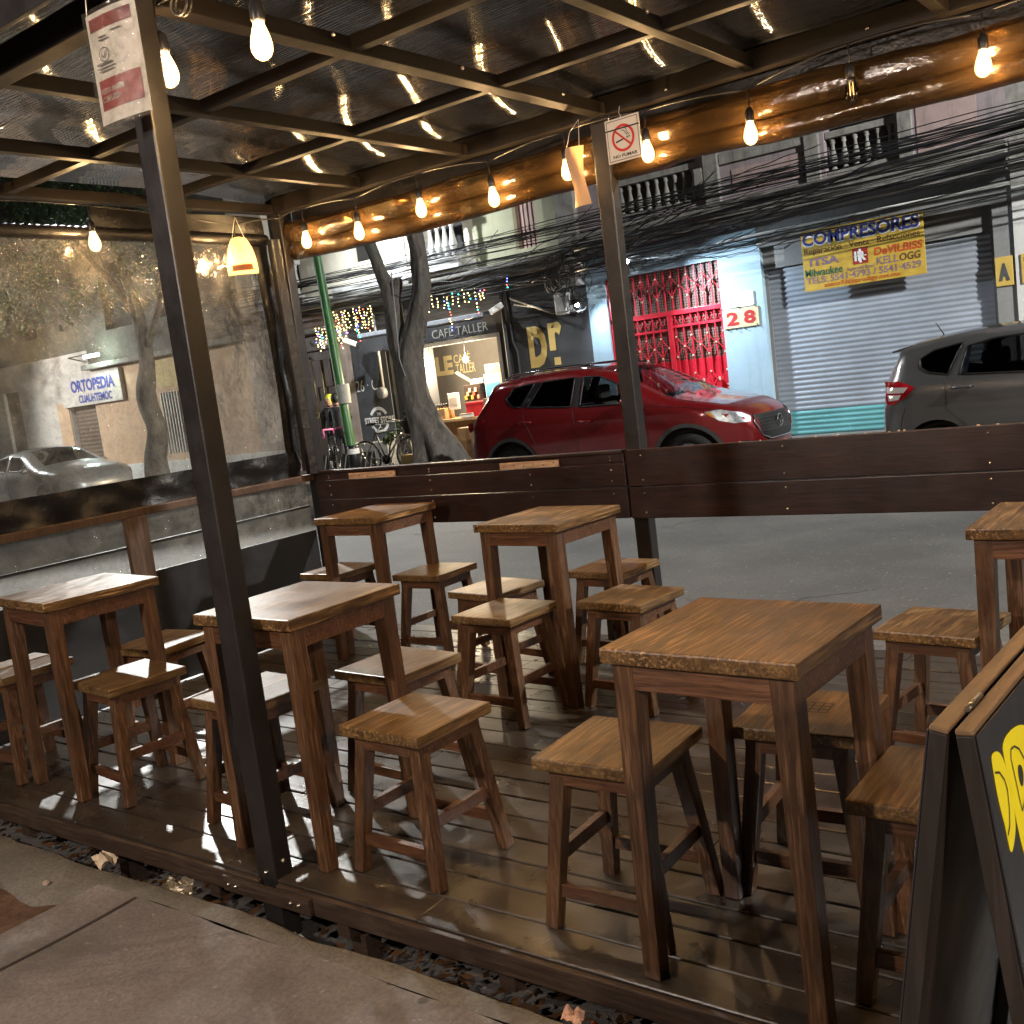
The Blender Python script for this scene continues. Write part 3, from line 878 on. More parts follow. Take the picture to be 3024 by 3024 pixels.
# rolled up plastic along the back
def roll(name, x0, x1, label):
    root = thing(name, label, 'rolled curtain', ((x0+x1)/2, 4.47, 2.4), group='rolled curtains along the back')
    L = x1-x0
    def fn(zc, r, sd):
        def f(u, v):
            x = -L/2+L*u
            a = v*2*PI
            rr = r*(1+0.22*noise.noise(Vector((x*1.6, math.cos(a)*1.3+sd, math.sin(a)*1.3)))+0.10*noise.noise(Vector((x*5, math.cos(a)*2.0+sd, math.sin(a)*2))))
            sag = -0.02*math.sin(u*PI) + 0.014*noise.noise(Vector((x*2, sd, 0)))
            return Vector((x, 0.8*rr*math.cos(a), zc+sag+rr*math.sin(a)))
        return f
    m = MB(); m.box(-L/2, L/2, 0.03, 0.036, 0.09, 0.235); m.build('shade_strip', m_vinyl, root)  # black strip standing in for the dark band under the beam
    m = MB(); m.grid(fn(0.055, 0.068, 1.0), int(L*46), 22); m.build('upper_roll', m_roll, root)
    m = MB(); m.grid(fn(-0.055, 0.052, 7.0), int(L*46), 20); m.build('lower_roll', m_roll, root)
    return root
roll('rolled_curtain', -4.83, -2.64, 'brownish rolled plastic curtain above the back opening left of the middle post')
roll('rolled_curtain', -2.60, 2.0, 'brownish rolled plastic curtain above the back opening right of the middle post')

# ------------------------------------------------------------------ string of bulbs
def sag_path(pts, sag=0.03, n=8):
    out = []
    for a, b in zip(pts, pts[1:]):
        a, b = Vector(a), Vector(b)
        for k in range(n):
            t = k/n
            out.append(a.lerp(b, t) - Vector((0, 0, sag*4*t*(1-t))))
    out.append(Vector(pts[-1]))
    return out
BACK = [(-4.588, 4.36, 2.37, 1), (-4.158, 4.36, 2.342, 1), (-3.683, 4.36, 2.375, 1), (-3.196, 4.36, 2.334, 1), (-2.741, 4.36, 2.369, 1), (-2.302, 4.36, 2.356, 1), (-1.806, 4.36, 2.32, 1), (-1.368, 4.36, 2.38, 0), (-0.879, 4.36, 2.352, 1), (-0.4, 4.36, 2.35, 1), (0.1, 4.36, 2.35, 1), (0.6, 4.36, 2.35, 1)]
LEFT = [(-4.80, 3.116, 2.362, 1), (-4.80, 4.004, 2.30, 1), (-4.80, 2.45, 2.35, 1)]
FRONT = [(-2.508, 1.95, 2.397, 1), (-2.111, 1.95, 2.362, 1), (-1.6, 1.95, 2.36, 1), (-1.1, 1.95, 2.36, 1), (-0.55, 1.95, 2.36, 1), (0.0, 1.95, 2.36, 1)]
LABB = ['lit bulb hanging nearest the corner post on the back string', 'lit bulb second from the corner post on the back string', 'lit bulb over the tree fork on the back string', 'lit bulb right of the tree on the back string', 'lit bulb half hidden by the white paper sleeve', 'lit bulb hanging just right of the no smoking sign', 'lit bulb between the no smoking sign and the unlit bulb', 'unlit clear bulb with a visible filament', 'lit bulb right of the unlit bulb on the back string', 'lit bulb on the back string beyond the picture edge', 'lit bulb on the back string over the right end', 'last lit bulb at the right end of the back string']
LABL = ['lit bulb in front of the clear curtain by its top flap', 'lit bulb wrapped by the glowing orange paper sleeve', 'lit bulb over the front end of the clear curtain']
LABF = ['lit bulb close to the front post beside the red and white notice', 'bright lit bulb under the roof right of the front post', 'third lit bulb from the post on the front string', 'fourth lit bulb from the post on the front string', 'fifth lit bulb from the post on the front string', 'last lit bulb at the right of the front string']
BPROF = [(0.0, -0.052), (0.010, -0.050), (0.021, -0.042), (0.028, -0.028), (0.029, -0.014), (0.026, 0.004), (0.020, 0.024), (0.015, 0.038), (0.0145, 0.047)]
def make_bulb(lit):
    root = thing('pendant_bulb', 'bulb', 'light bulb', (0, 0, 0), group='bulbs on the string lights')
    m = MB(); m.lathe(BPROF, 18); m.build('bulb_glass', m_bulb if lit else m_bulboff, root)
    m = MB(); m.lathe([(0.0, 0.044), (0.0165, 0.044), (0.019, 0.05), (0.019, 0.085), (0.012, 0.098), (0.005, 0.104), (0.0, 0.104)], 14)
    m.build('socket', m_black, root)
    m = MB(); m.tube([(0,0,0.10), (0.004,0.002,0.13), (0,0,0.175)], 0.0035, 6); m.build('drop_cord', m_cable, root)
    if lit:
        m = MB(); m.tube([(0, 0, 0.034), (0, 0, -0.034)], 0.0095, 8); m.build('glowing_filament', m_filcore, root); point('bulb_light', (0, 0, -0.005), 105.0, 0.012, (1.0, 0.60, 0.255), root)
    else:
        m = MB(); m.tube([(-0.006,0,0.03), (-0.007,0,-0.02), (0.0,0.0,0.015), (0.007,0,-0.02), (0.006,0,0.03)], 0.0012, 5)
        m.build('filament', m_filament, root)
    return root
proto = make_bulb(1)
first = True
for lst, labs in ((BACK, LABB), (LEFT, LABL), (FRONT, LABF)):
    for (x, yy, z, lit), lab in zip(lst, labs):
        if lit:
            o = proto if first else copy_tree(proto)
            first = False
        else:
            o = make_bulb(0)
        o.location = (x, yy, z)
        o.rotation_euler = (random.uniform(-0.06, 0.06), random.uniform(-0.06, 0.06), random.uniform(0, 6))
        o['label'] = lab
def cable_thing(name, pts, r, label, cat='cable', mat=None, sag=0.03, n=8, group=None, sides=6):
    m = MB(); m.tube(sag_path(pts, sag, n), r, sides)
    return tag(m.build(name, mat or m_cable), label, cat, group)
cable_thing('light_string', [(x, yy, z+0.175) for x, yy, z, l in BACK], 0.005, 'black twisted cord of the string lights along the back beam', 'light cord', sag=-0.012)
cable_thing('light_string', [(-4.8, 1.97, 2.53)] + [(x, yy, z+0.175) for x, yy, z, l in (LEFT[2], LEFT[0], LEFT[1])] + [(-4.8, 4.36, 2.53), (-4.588, 4.36, 2.545)], 0.005, 'black cord of the string lights along the left end', 'light cord', sag=-0.01)
cable_thing('light_string', [(x, yy, z+0.175) for x, yy, z, l in sorted(FRONT)], 0.005, 'black cord of the string lights along the front beam', 'light cord', sag=-0.012)
# coil of clear tube hanging at the front beam
m = MB()
m.tube([Vector((-2.44+0.03*math.cos(t*0.5), 1.96+0.012*t*0.1, 2.555+0.028*math.sin(t*0.5))) for t in range(30)], 0.004, 6)
tag(m.build('cord_coil', m_cable), 'small coil of black cord tied to the front beam above a bulb', 'cord')

# ------------------------------------------------------------------ hanging notices
def disc_ring(m, cx, cz, r0, r1, y, mi=0, n=40, a0=0, a1=2*PI, M=None):
    for k in range(n):
        a, b = a0+(a1-a0)*k/n, a0+(a1-a0)*(k+1)/n
        p = [Vector((cx+r*math.cos(t), y, cz+r*math.sin(t))) for r, t in ((r0, a), (r1, a), (r1, b), (r0, b))]
        if M is not None: p = [M @ q for q in p]
        m.face(m.verts(p), mi)
def flat(m, pts, y, mi=0, M=None):
    p = [Vector((x, y, z)) for x, z in pts]
    if M is not None: p = [M @ q for q in p]
    m.face(m.verts(p), mi)
ns = thing('no_smoking_sign', 'white no smoking sign with red ring hanging by the middle post', 'sign', (-2.415, 4.352, 2.435), R(-2))
m = MB(); m.box(-0.092, 0.092, 0, 0.003, -0.098, 0.098, 0, 0.0015); m.build('sign_plate', m_paper, ns)
m = MB()
for (a, b, c, d) in ((-0.084, 0.084, 0.087, 0.090), (-0.084, 0.084, -0.090, -0.087), (-0.084, -0.081, -0.0869, 0.0869), (0.081, 0.084, -0.0869, 0.0869)):
    flat(m, [(a, c), (b, c), (b, d), (a, d)], -0.0012)
m.box(-0.092, 0.092, -0.004, -0.001, 0.046, 0.052)
m.build('border_line', m_letter_black, ns)
m = MB(); disc_ring(m, 0, 0.006, 0.049, 0.061, -0.0014)
flat(m, [(-0.041, 0.037), (-0.035, 0.043), (0.043, -0.028), (0.037, -0.035)], -0.0020)
m.build('red_ring', M_plain('sign_red', (0.60, 0.03, 0.015), 0.45, 0, 0.06), ns)
m = MB()
flat(m, [(-0.04, -0.012), (0.003, -0.003), (0.003, 0.004), (-0.04, -0.004)], -0.0016)
for k in range(3): flat(m, [(0.018+k*0.007, 0.0+k*0.001), (0.023+k*0.007, 0.001+k*0.001), (0.023+k*0.007, 0.008+k*0.001), (0.018+k*0.007, 0.007+k*0.001)], -0.0016)
for dx in (0.0, 0.011):
    pts = [(0.0, 0.05-dx), (0.010, 0.048-dx*0.9), (0.016, 0.040-dx*0.5), (0.017, 0.030), (0.022, 0.022), (0.030, 0.014)]
    pts = [(a+dx*0.0+(-0.006 if dx else 0.004), b) for a, b in pts]
    for (a, b), (c, d) in zip(pts, pts[1:]):
        t = Vector((c-a, d-b)).normalized(); nrm = Vector((-t.y, t.x))*0.0016
        flat(m, [(a+nrm.x, b+nrm.y), (c+nrm.x, d+nrm.y), (c-nrm.x, d-nrm.y), (a-nrm.x, b-nrm.y)], -0.0016)
m.build('cigarette_symbol', m_letter_black, ns)
text('sign_lettering', 'NO FUMAR', m_letter_black, -0.062, 0.068, -0.078, -0.064, 0, ns, 0.02, ext=0.0008)
m = MB(); m.tube([(0.0, 0, 0.096), (-0.012, 0.004, 0.12), (-0.008, 0.01, 0.15)], 0.0015, 5); m.tube([(-0.07, 0, 0.096), (-0.07, 0.01, 0.12)], 0.0025, 5)
m.build('cable_tie', m_white, ns)

rc = thing('notice_sheet', 'red and white paper notice in a sleeve hung on the front post', 'notice', (-2.462, 1.762, 2.37), R(6))
bend = lambda x, z: -0.010*math.cos(x*14) - 0.012*(z*4)*(z*4)*0.2
m = MB(); m.grid(lambda u, v: Vector((-0.098+0.196*u, bend(-0.098+0.196*u, -0.14+0.28*v), -0.142+0.284*v)), 12, 12)
m.build('paper_sheet', m_paper, rc)
def on_sheet(x0, x1, z0, z1, dy, nx=8, nz=6):
    return lambda u, v: Vector((x0+(x1-x0)*u, bend(x0+(x1-x0)*u, z0+(z1-z0)*v)-dy, z0+(z1-z0)*v))
m = MB(); m.grid(on_sheet(-0.085, 0.080, 0.095, 0.128, 0.0015), 8, 4); m.build('red_header', m_maroon, rc)
m = MB(); m.grid(on_sheet(-0.082, 0.082, -0.108, -0.030, 0.0015), 8, 6); m.build('red_block', m_red_print, rc)
def sheet_text(body, x0, x1, z0, z1, mat, bold=0.01):
    o = text('notice_lettering', body, mat, x0, x1, z0, z1, 0, rc, bold, ext=0.0)
    for v in o.data.vertices: v.co.y = bend(v.co.x, v.co.z)-0.0026
sheet_text('RESTAURANTE', -0.075, 0.02, -0.066, -0.053, m_paper)
sheet_text('CUMPLIDO', -0.075, -0.005, -0.088, -0.073, m_paper)
m = MB(); disc_ring(m, -0.038, 0.030, 0.0165, 0.019, -0.0125)
for a, b, c, d in ((-0.046, 0.030, -0.040, 0.022), (-0.040, 0.022, -0.030, 0.040)):
    t = Vector((c-a, d-b)).normalized(); q = Vector((-t.y, t.x))*0.0016
    flat(m, [(a+q.x, b+q.y), (c+q.x, d+q.y), (c-q.x, d-q.y), (a-q.x, b-q.y)], -0.0125)
for k, (a, b, z) in enumerate(((-0.07, -0.01, 0.004), (-0.07, 0.0, -0.005), (-0.066, -0.006, -0.013), (-0.05, -0.02, 0.073), (-0.05, -0.01, 0.065), (0.0, 0.04, 0.080))):
    flat(m, [(a, z), (b, z), (b, z+0.0035 if k else z+0.006), (a, z+0.0035 if k else z+0.006)], -0.0135)
m.build('printed_marks', M_plain('grey_print', (0.12, 0.11, 0.10), 0.6), rc)
m = MB(); m.tube([(-0.095, 0, 0.14), (-0.10, 0.01, 0.19), (-0.09, 0.03, 0.23)], 0.0012, 5); m.tube([(0.09, 0, 0.14), (0.097, 0.01, 0.18), (0.10, 0.05, 0.23)], 0.0012, 5)
m.build('hanging_string', m_white, rc)
m = MB(); m.grid(lambda u, v: Vector((-0.106+0.212*u, bend(-0.106+0.212*u, -0.155+0.305*v)-0.006, -0.155+0.305*v)), 10, 10)
m.build('plastic_sleeve', m_sleeve, rc)

def hung_paper(label, loc, rz, w, h, curl, printed):
    root = thing('paper_sleeve', label, 'notice', loc, rz, group='curled paper sleeves hung on the string lights')
    f = lambda u, v: Vector((w*(u-0.5)*(1-(0.50 if printed else 0.12)*v**2.5), -curl*math.cos((u-0.5)*PI*0.95)*(0.55+0.45*v)+0.012*math.sin(v*5+u*2), h*(v-0.5)))
    pm = NT('lit_paper')
    tl = pm.n('BsdfTranslucent'); tl.inputs[0].default_value = (0.85, 0.50, 0.18, 1)
    df = pm.n('BsdfDiffuse'); df.inputs[0].default_value = (0.68, 0.55, 0.42, 1)
    mx = pm.n('MixShader'); mx.inputs[0].default_value = 0.45
    pm.l(df.outputs[0], mx.inputs[1]); pm.l(tl.outputs[0], mx.inputs[2]); pm.l(mx.outputs[0], pm.out.inputs[0])
    m = MB(); m.grid(f, 16, 14); m.build('paper_sheet', pm.m, root)
    if printed:
        m = MB(); m.grid(lambda u, v: f(0.15+0.7*u, 0.10+0.17*v)+Vector((0, -0.003, 0)), 10, 4); m.build('printed_block', M_plain('orange_print', (0.40, 0.13, 0.04), 0.5), root)
    m = MB()
    a, b = f(0.1, 1.0), f(0.9, 1.0)
    m.tube([a, a+Vector((0.02, 0.02, 0.08)), Vector((0.0, 0.03, h/2+0.13)), b+Vector((-0.02, 0.02, 0.07)), b], 0.0015, 5)
    m.build('hanging_string', m_paper, root)
    return root
hung_paper('white curled paper sleeve hanging from the back string beside the middle post', (-2.665, 4.34, 2.315), R(-25), 0.13, 0.27, 0.05, False)
hung_paper('glowing orange paper sleeve curled round a bulb at the left corner', (-4.752, 3.995, 2.29), R(50), 0.17, 0.20, 0.075, True)

# ------------------------------------------------------------------ tables and stools
TW, TD, TH = 0.468, 0.478, 0.797
SW, SD, SH = 0.328, 0.326, 0.46
def make_table():
    root = thing('bar_table', 'table', 'table', group='small wooden tables on the deck')
    m = MB(); m.box(-TW/2, TW/2, -TD/2, TD/2, TH-0.036, TH, 0, 0.005)
    m.build('tabletop', m_top, root)
    m = MB()
    i = 0.020
    x, yy = TW/2-i, TD/2-i
    za, zb = TH-0.098, TH-0.0365
    m.box(-x, x, -yy, -yy+0.020, za, zb, 0, 0.002)
    m.box(-x, x, yy-0.020, yy, za, zb, 0, 0.002)
    m.box(-x, -x+0.020, -yy+0.0205, yy-0.0205, za, zb, 0, 0.002)
    m.box(x-0.020, x, -yy+0.0205, yy-0.0205, za, zb, 0, 0.002)
    m.build('apron', m_apron, root)
    for sx in (-1, 1):
        for sy in (-1, 1):
            m = MB()
            m.bar((sx*(TW/2-0.046), sy*(TD/2-0.046), TH-0.037), (sx*(TW/2-0.033), sy*(TD/2-0.036), 0), 0.054, 0.054, 0.044, 0.044, bev=0.003)
            m.build('leg', m_leg, root)
    return root
def make_stool(marked=False):
    root = thing('wooden_stool', 'stool', 'stool', group='low wooden stools on the deck')
    m = MB(); m.box(-SW/2, SW/2, -SD/2, SD/2, SH-0.034, SH, 0, 0.006)
    seat = m.build('seat', m_seat, root)
    m = MB()
    x, yy = SW/2-0.030, SD/2-0.030
    za, zb = SH-0.078, SH-0.0345
    m.box(-x, x, -yy, -yy+0.018, za, zb, 0, 0.002)
    m.box(-x, x, yy-0.018, yy, za, zb, 0, 0.002)
    m.box(-x, -x+0.018, -yy+0.0185, yy-0.0185, za, zb, 0, 0.002)
    m.box(x-0.018, x, -yy+0.0185, yy-0.0185, za, zb, 0, 0.002)
    m.build('apron', m_apron, root)
    T = lambda sx, sy, t: Vector((sx*((SW/2-0.056)+(0.052)*t), sy*((SD/2-0.054)+(0.044)*t), (SH-0.036)*(1-t)))
    for sx in (-1, 1):
        for sy in (-1, 1):
            m = MB(); m.bar(T(sx, sy, 0), T(sx, sy, 1), 0.044, 0.044, 0.037, 0.037, bev=0.003)
            m.build('leg', m_leg, root)
    for sx in (-1, 1):
        a, b = T(sx, -1, 0.56), T(sx, 1, 0.56)
        m = MB(); m.bar(a+Vector((0, 0.018, 0)), b-Vector((0, 0.018, 0)), 0.022, 0.036, bev=0.002); m.build('stretcher', m_apron, root)
    for sy in (-1, 1):
        a, b = T(-1, sy, 0.76), T(1, sy, 0.76)
        m = MB(); m.bar(a+Vector((0.018, 0, 0)), b-Vector((0.018, 0, 0)), 0.022, 0.036, bev=0.002, side=(0, 1, 0)); m.build('stretcher', m_apron, root)
    return root
TABLES = [(-1.002, 2.109, -0.037, 'big looking table nearest the sandwich board with streaky scratched top'),
          (-3.974, 2.227, -0.102, 'table at the far left beside the end railing'),
          (-2.586, 2.185, -0.011, 'table right behind the front post with whitish glare on its top'),
          (-4.008, 4.019, -0.014, 'table in the far corner under the left half of the back railing'),
          (-2.653, 3.722, -0.058, 'table in front of the middle post with reddish brown top'),
          (-0.555, 3.489, -0.007, 'table cut by the right picture edge behind the sandwich board')]
tp = make_table()
for i, (x, yy, a, lab) in enumerate(TABLES):
    o = tp if i == 0 else copy_tree(tp)
    o.location = (x, yy, 0.001); o.rotation_euler = (0, 0, a); o['label'] = lab
STOOLS = [(-1.402, 2.156, 0.035, 'stool left of the near table half behind its front leg'),
          (-0.923, 3.423, -0.12, 'stool behind the near table at the right beside the cut off table'),
          (-2.12, 2.17, -0.035, 'stool standing right of the table behind the front post'),
          (-2.594, 2.606, -0.068, 'stool tucked behind the table with whitish glare'),
          (-2.676, 3.365, -0.05, 'stool in the middle in front of the table by the middle post'),
          (-3.014, 3.746, -0.136, 'warm lit stool left of the table by the middle post'),
          (-3.686, 4.08, 0.012, 'stool right of the far corner table with grey reflection'),
          (-2.643, 4.208, -0.047, 'stool behind the table by the middle post under the railing'),
          (-2.231, 3.658, -0.086, 'glossy stool right of the table by the middle post'),
          (-3.675, 2.204, -0.108, 'stool right of the far left table'),
          (-2.9, 2.21, -0.065, 'stool with bright white glare left of the front post table'),
          (-1.024, 2.509, 0.06, 'stool behind the near table with a burnt square stamp on its seat'),
          (-0.6, 2.172, 0.004, 'stool half hidden by the sandwich board'),
          (-4.404, 4.067, -0.015, 'stool in the far corner left of the corner table'),
          (-4.053, 2.628, 0.10, 'stool behind the far left table by the end railing'),
          (-4.42, 2.153, 0.002, 'stool left of the far left table cut by the picture edge')]
sp = make_stool()
for i, (x, yy, a, lab) in enumerate(STOOLS):
    o = sp if i == 0 else copy_tree(sp)
    o.location = (x, yy, 0.001); o.rotation_euler = (0, 0, a); o['label'] = lab
    if i == 11:
        m = MB()
        cx, cy, s, z = 0.012, 0.02, 0.036, SH+0.0008
        for k in range(4):
            for (xa, xb, ya, yb) in ((cx-s, cx+s, cy-s+k*s*0.667-0.0022, cy-s+k*s*0.667+0.0022),):
                m.face(m.verts([(xa, ya, z), (xb, ya, z), (xb, yb, z), (xa, yb, z)]))
            xa = cx-s+k*s*0.667-0.0022
            m.face(m.verts([(xa, cy-s, z+0.0003), (xa+0.0044, cy-s, z+0.0003), (xa+0.0044, cy+s, z+0.0003), (xa, cy+s, z+0.0003)]))
        m.build('burnt_stamp', m_letter_black, o)

# ------------------------------------------------------------------ sandwich board
sb = thing('sandwich_board', 'black wooden sandwich board with yellow painted letters', 'sandwich board', (-0.287, 1.070, WALKZ), R(-2.4))
HB = 1.0-WALKZ
ang_b, ang_f = R(9), R(6.5)
WB = 0.56
m_boardframe = M_wood('board_frame_wood', (0.010, 0.007, 0.005), (0.026, 0.016, 0.010), 0.5, 'Z', 5, 0.2, 0.1, rnd=False)
m_boardtop = M_wood('board_top_wood', (0.13, 0.075, 0.035), (0.26, 0.16, 0.08), 0.5, 'Y', 5, 0.2, 0.1, rnd=False)
def leaf(sgn, ang, x0, top_mat):
    # local frame: u along Y, v down the leaf
    Mx = Matrix.Translation((x0, 0, HB)) @ Matrix.Rotation(-sgn*ang, 4, 'Y')
    t = 0.019
    L = HB/math.cos(ang)
    xs0, xs1 = (-t, 0) if sgn < 0 else (0, t)
    return Mx, xs0, xs1, L
for sgn, ang, x0, nm in ((-1, ang_b, -0.003, 'back_leaf'), (1, ang_f, 0.003, 'front_leaf')):
    Mx, a, b, L = leaf(sgn, ang, x0, None)
    m = MB()
    m.box(a, b, 0, 0.045, -L, -0.0062, 0, 0.002, Mx)
    m.box(a, b, WB-0.045, WB, -L, -0.0062, 0, 0.002, Mx)
    m.box(a+0.002, b-0.002, 0.0452, WB-0.0452, -0.05, -0.0062, 0, 0.002, Mx)
    m.box(a, b, 0.0455, WB-0.0455, -L+0.10, -L+0.16, 0, 0.003, Mx)
    lf = m.build(nm, m_boardframe, sb)
    m = MB(); m.box(a, b, 0, WB, -0.006, 0, 0, 0.002, Mx); m.build('top_rail', m_boardtop, lf)
    m = MB()
    if sgn > 0: m.box(b+0.0004, b+0.003, 0.002, WB-0.002, -L+0.09, -0.006, 0, 0.001, Mx)
    else: m.box(a-0.003, a-0.0004, 0.002, WB-0.002, -L+0.09, -0.006, 0, 0.001, Mx)
    m.build('face_panel', M_plain('board_black_'+nm, (0.018, 0.018, 0.021), 0.45, 0, 0.25, 8), lf)
m = MB()
for yy in (0.06, 0.42): m.tube([(0.0, yy, HB+0.002), (0.0, yy+0.05, HB+0.002)], 0.0035, 8)
m.build('hinge', m_bolt, sb)
m_yellow = M_plain('yellow_paint', (0.80, 0.70, 0.005), 0.5, 0, 0.05)
Mx, a, b, L = leaf(1, ang_f, 0.003, None)
def board_poly(pts, dx, name, mat):
    m = MB(); m.prism([Mx @ Vector((b+0.0034+dx, u, -v)) for u, v in pts], (Mx.to_3x3() @ Vector((0.0006, 0, 0))))
    bmesh.ops.triangulate(m.bm, faces=m.bm.faces[:])
    return m.build(name, mat, sb)
def smooth_pts(p, it=2):
    for _ in range(it):
        q = []
        for i in range(len(p)):
            a_, b_ = Vector(p[i]), Vector(p[(i+1) % len(p)])
            q += [tuple(a_*0.75+b_*0.25), tuple(a_*0.25+b_*0.75)]
        p = q
    return p
O1 = [(0.027, 0.036), (0.045, 0.038), (0.056, 0.044), (0.064, 0.055), (0.070, 0.075), (0.070, 0.098), (0.066, 0.117), (0.060, 0.130), (0.046, 0.140), (0.030, 0.146), (0.029, 0.130), (0.029, 0.112), (0.026, 0.100), (0.024, 0.080), (0.025, 0.059)]
board_poly(smooth_pts(O1), 0, 'painted_letter', m_yellow)
P1 = [(0.070, 0.036), (0.126, 0.038), (0.168, 0.052), (0.190, 0.085), (0.170, 0.122), (0.118, 0.134), (0.100, 0.140), (0.104, 0.19), (0.085, 0.215), (0.074, 0.169), (0.070, 0.153), (0.068, 0.121), (0.068, 0.087), (0.067, 0.060)]
board_poly(smooth_pts(P1), 0, 'painted_letter', m_yellow)
def board_line(pts, name='letter_outline', w=0.0012):
    m = MB()
    for (u0, v0), (u1, v1) in zip(pts, pts[1:]):
        t = Vector((u1-u0, v1-v0)).normalized(); q = Vector((-t.y, t.x))*w
        m.face(m.verts([Mx @ Vector((b+0.0046, u, -v)) for u, v in ((u0+q.x, v0+q.y), (u1+q.x, v1+q.y), (u1-q.x, v1-q.y), (u0-q.x, v0-q.y))]))
    m.build(name, m_letter_black, sb)
board_line([(0.027, 0.055), (0.041, 0.060), (0.053, 0.073), (0.056, 0.085), (0.051, 0.102), (0.042, 0.118), (0.030, 0.124)])
board_line([(0.092, 0.123), (0.090, 0.107), (0.089, 0.084), (0.087, 0.062), (0.093, 0.054), (0.106, 0.055), (0.122, 0.064), (0.134, 0.081), (0.130, 0.100), (0.105, 0.118), (0.092, 0.123)])
m = MB(); m.prism([Mx @ Vector((b+0.0043, u, -v)) for u, v in smooth_pts([(0.108, 0.077), (0.117, 0.080), (0.120, 0.090), (0.110, 0.103), (0.102, 0.098), (0.102, 0.083)])], Mx.to_3x3() @ Vector((0.0005, 0, 0)))
m.build('letter_counter', m_letter_black, sb)

# ================================================================== buildings across the street (fronts near y = 16)
FY = 16.0
def wall_open(m, x0, x1, z0, z1, ops, y0=FY, y1=FY+0.30, mi=0):
    """a wall slab with rectangular openings, as butted boxes"""
    xs = sorted({x0, x1, *[min(max(v, x0), x1) for o in ops for v in o[:2]]})
    zs = sorted({z0, z1, *[min(max(v, z0), z1) for o in ops for v in o[2:]]})
    for a, b in zip(zs, zs[1:]):
        run = None
        for c, d in zip(xs, xs[1:]):
            mx, mz = (c+d)/2, (a+b)/2
            hole = any(o[0] < mx < o[1] and o[2] < mz < o[3] for o in ops)
            if not hole:
                if run is None: run = [c, d]
                else: run[1] = d
            if hole and run: m.box(run[0], run[1], y0, y1, a, b, mi); run = None
        if run: m.box(run[0], run[1], y0, y1, a, b, mi)
    bmesh.ops.remove_doubles(m.bm, verts=m.bm.verts[:], dist=1e-5)
def part(name, mat, parent, fn):
    m = MB(); fn(m)
    p = parent
    off = Vector((0, 0, 0))
    while p is not None:
        off += Vector(p.location); p = p.parent
    for v in m.bm.verts: v.co -= off
    return m.build(name, mat, parent)
def ptext(parent, body, mat, x0, x1, z0, z1, y=FY-0.003, bold=0.02, name='lettering', shear=0.0, space=1.0):
    o = text(name, body, mat, x0, x1, z0, z1, y, None, bold, shear, 0.003, space=space)
    p = parent; off = Vector((0, 0, 0))
    while p is not None:
        off += Vector(p.location); p = p.parent
    for v in o.data.vertices: v.co -= off
    o.parent = parent
    return o
def slats(m, x0, x1, z0, z1, pitch, y, amp):
    n = max(1, int(round((z1-z0)/pitch)))*4
    prof = [0, 0.75, 1.0, 0.55]
    g = []
    for k in range(n+1):
        z = z0+(z1-z0)*k/n
        yy = y - amp*prof[k % 4]
        g.append(m.verts([(x0, yy, z), (x1, yy, z)]))
    for A, B in zip(g, g[1:]):
        f = m.face([A[0], A[1], B[1], B[0]]); f.smooth = True
def baluster(m, x, y, z0, z1, r):
    h = z1-z0
    m.lathe([(r*0.75, 0), (r*0.75, 0.06*h), (r*0.45, 0.10*h), (r*0.9, 0.22*h), (r*1.0, 0.32*h), (r*0.75, 0.48*h), (r*0.45, 0.70*h), (r*0.42, 0.82*h), (r*0.7, 0.88*h), (r*0.45, 0.91*h), (r*0.75, 0.95*h), (r*0.75, h)], 10, Matrix.Translation((x, y, z0)))
def balustrade(parent, x0, x1, z0, z1, y, n, mat, r=0.07, depth=0.16):
    f = part('balustrade', mat, parent, lambda m: (m.box(x0, x1, y-depth/2, y+depth/2, z1-0.10, z1, 0, 0.01), m.box(x0, x1, y-depth/2, y+depth/2, z0, z0+0.08, 0, 0.01)))
    for k in range(n):
        x = x0 + (k+0.5)*(x1-x0)/n
        part('baluster', mat, f, lambda m: baluster(m, x, y, z0+0.081, z1-0.101, r))
    return f

# ---------------- cafe building
cafe = thing('cafe_building', 'charcoal painted cafe front with big yellow letters and a lit counter window', 'building', (-13.0, FY, FARZ))
WX0, WX1, WZ0, WZ1 = -13.95, -12.05, 0.30, 2.24
part('wall', m_charcoal, cafe, lambda m: wall_open(m, -16.0, -9.95, FARZ, 3.42, [(-15.0, -14.12, FARZ, 2.30), (WX0, WX1, WZ0, WZ1)]))
part('base_ledge', m_stonegrey, cafe, lambda m: m.box(-16.0, -15.02, FY-0.30, FY-0.002, FARZ, 0.46, 0, 0.02))
part('wall_panel', M_plain('dark_panel_paint', (0.026, 0.027, 0.03), 0.6), cafe, lambda m: (
    m.prism([(-15.72, FY-0.012, 2.15), (-15.38, FY-0.012, 1.62), (-15.12, FY-0.012, 2.15), (-15.38, FY-0.012, 2.75)], (0, 0.0115, 0)),))
dr = part('door', M_plain('dark_door_paint', (0.022, 0.022, 0.025), 0.45), cafe, lambda m: m.box(-14.999, -14.121, FY+0.10, FY+0.15, FARZ, 2.299))
part('door_frame', m_black, dr, lambda m: (m.box(-15.0+0.002, -14.92, FY+0.02, FY+0.098, FARZ, 2.297), m.box(-14.20, -14.122, FY+0.02, FY+0.098, FARZ, 2.297)))
part('drain_pipe', M_plain('grey_pipe', (0.30, 0.30, 0.31), 0.45), cafe, lambda m: m.tube([(-15.13, FY-0.06, 1.55), (-15.13, FY-0.06, 3.2)], 0.028, 8))
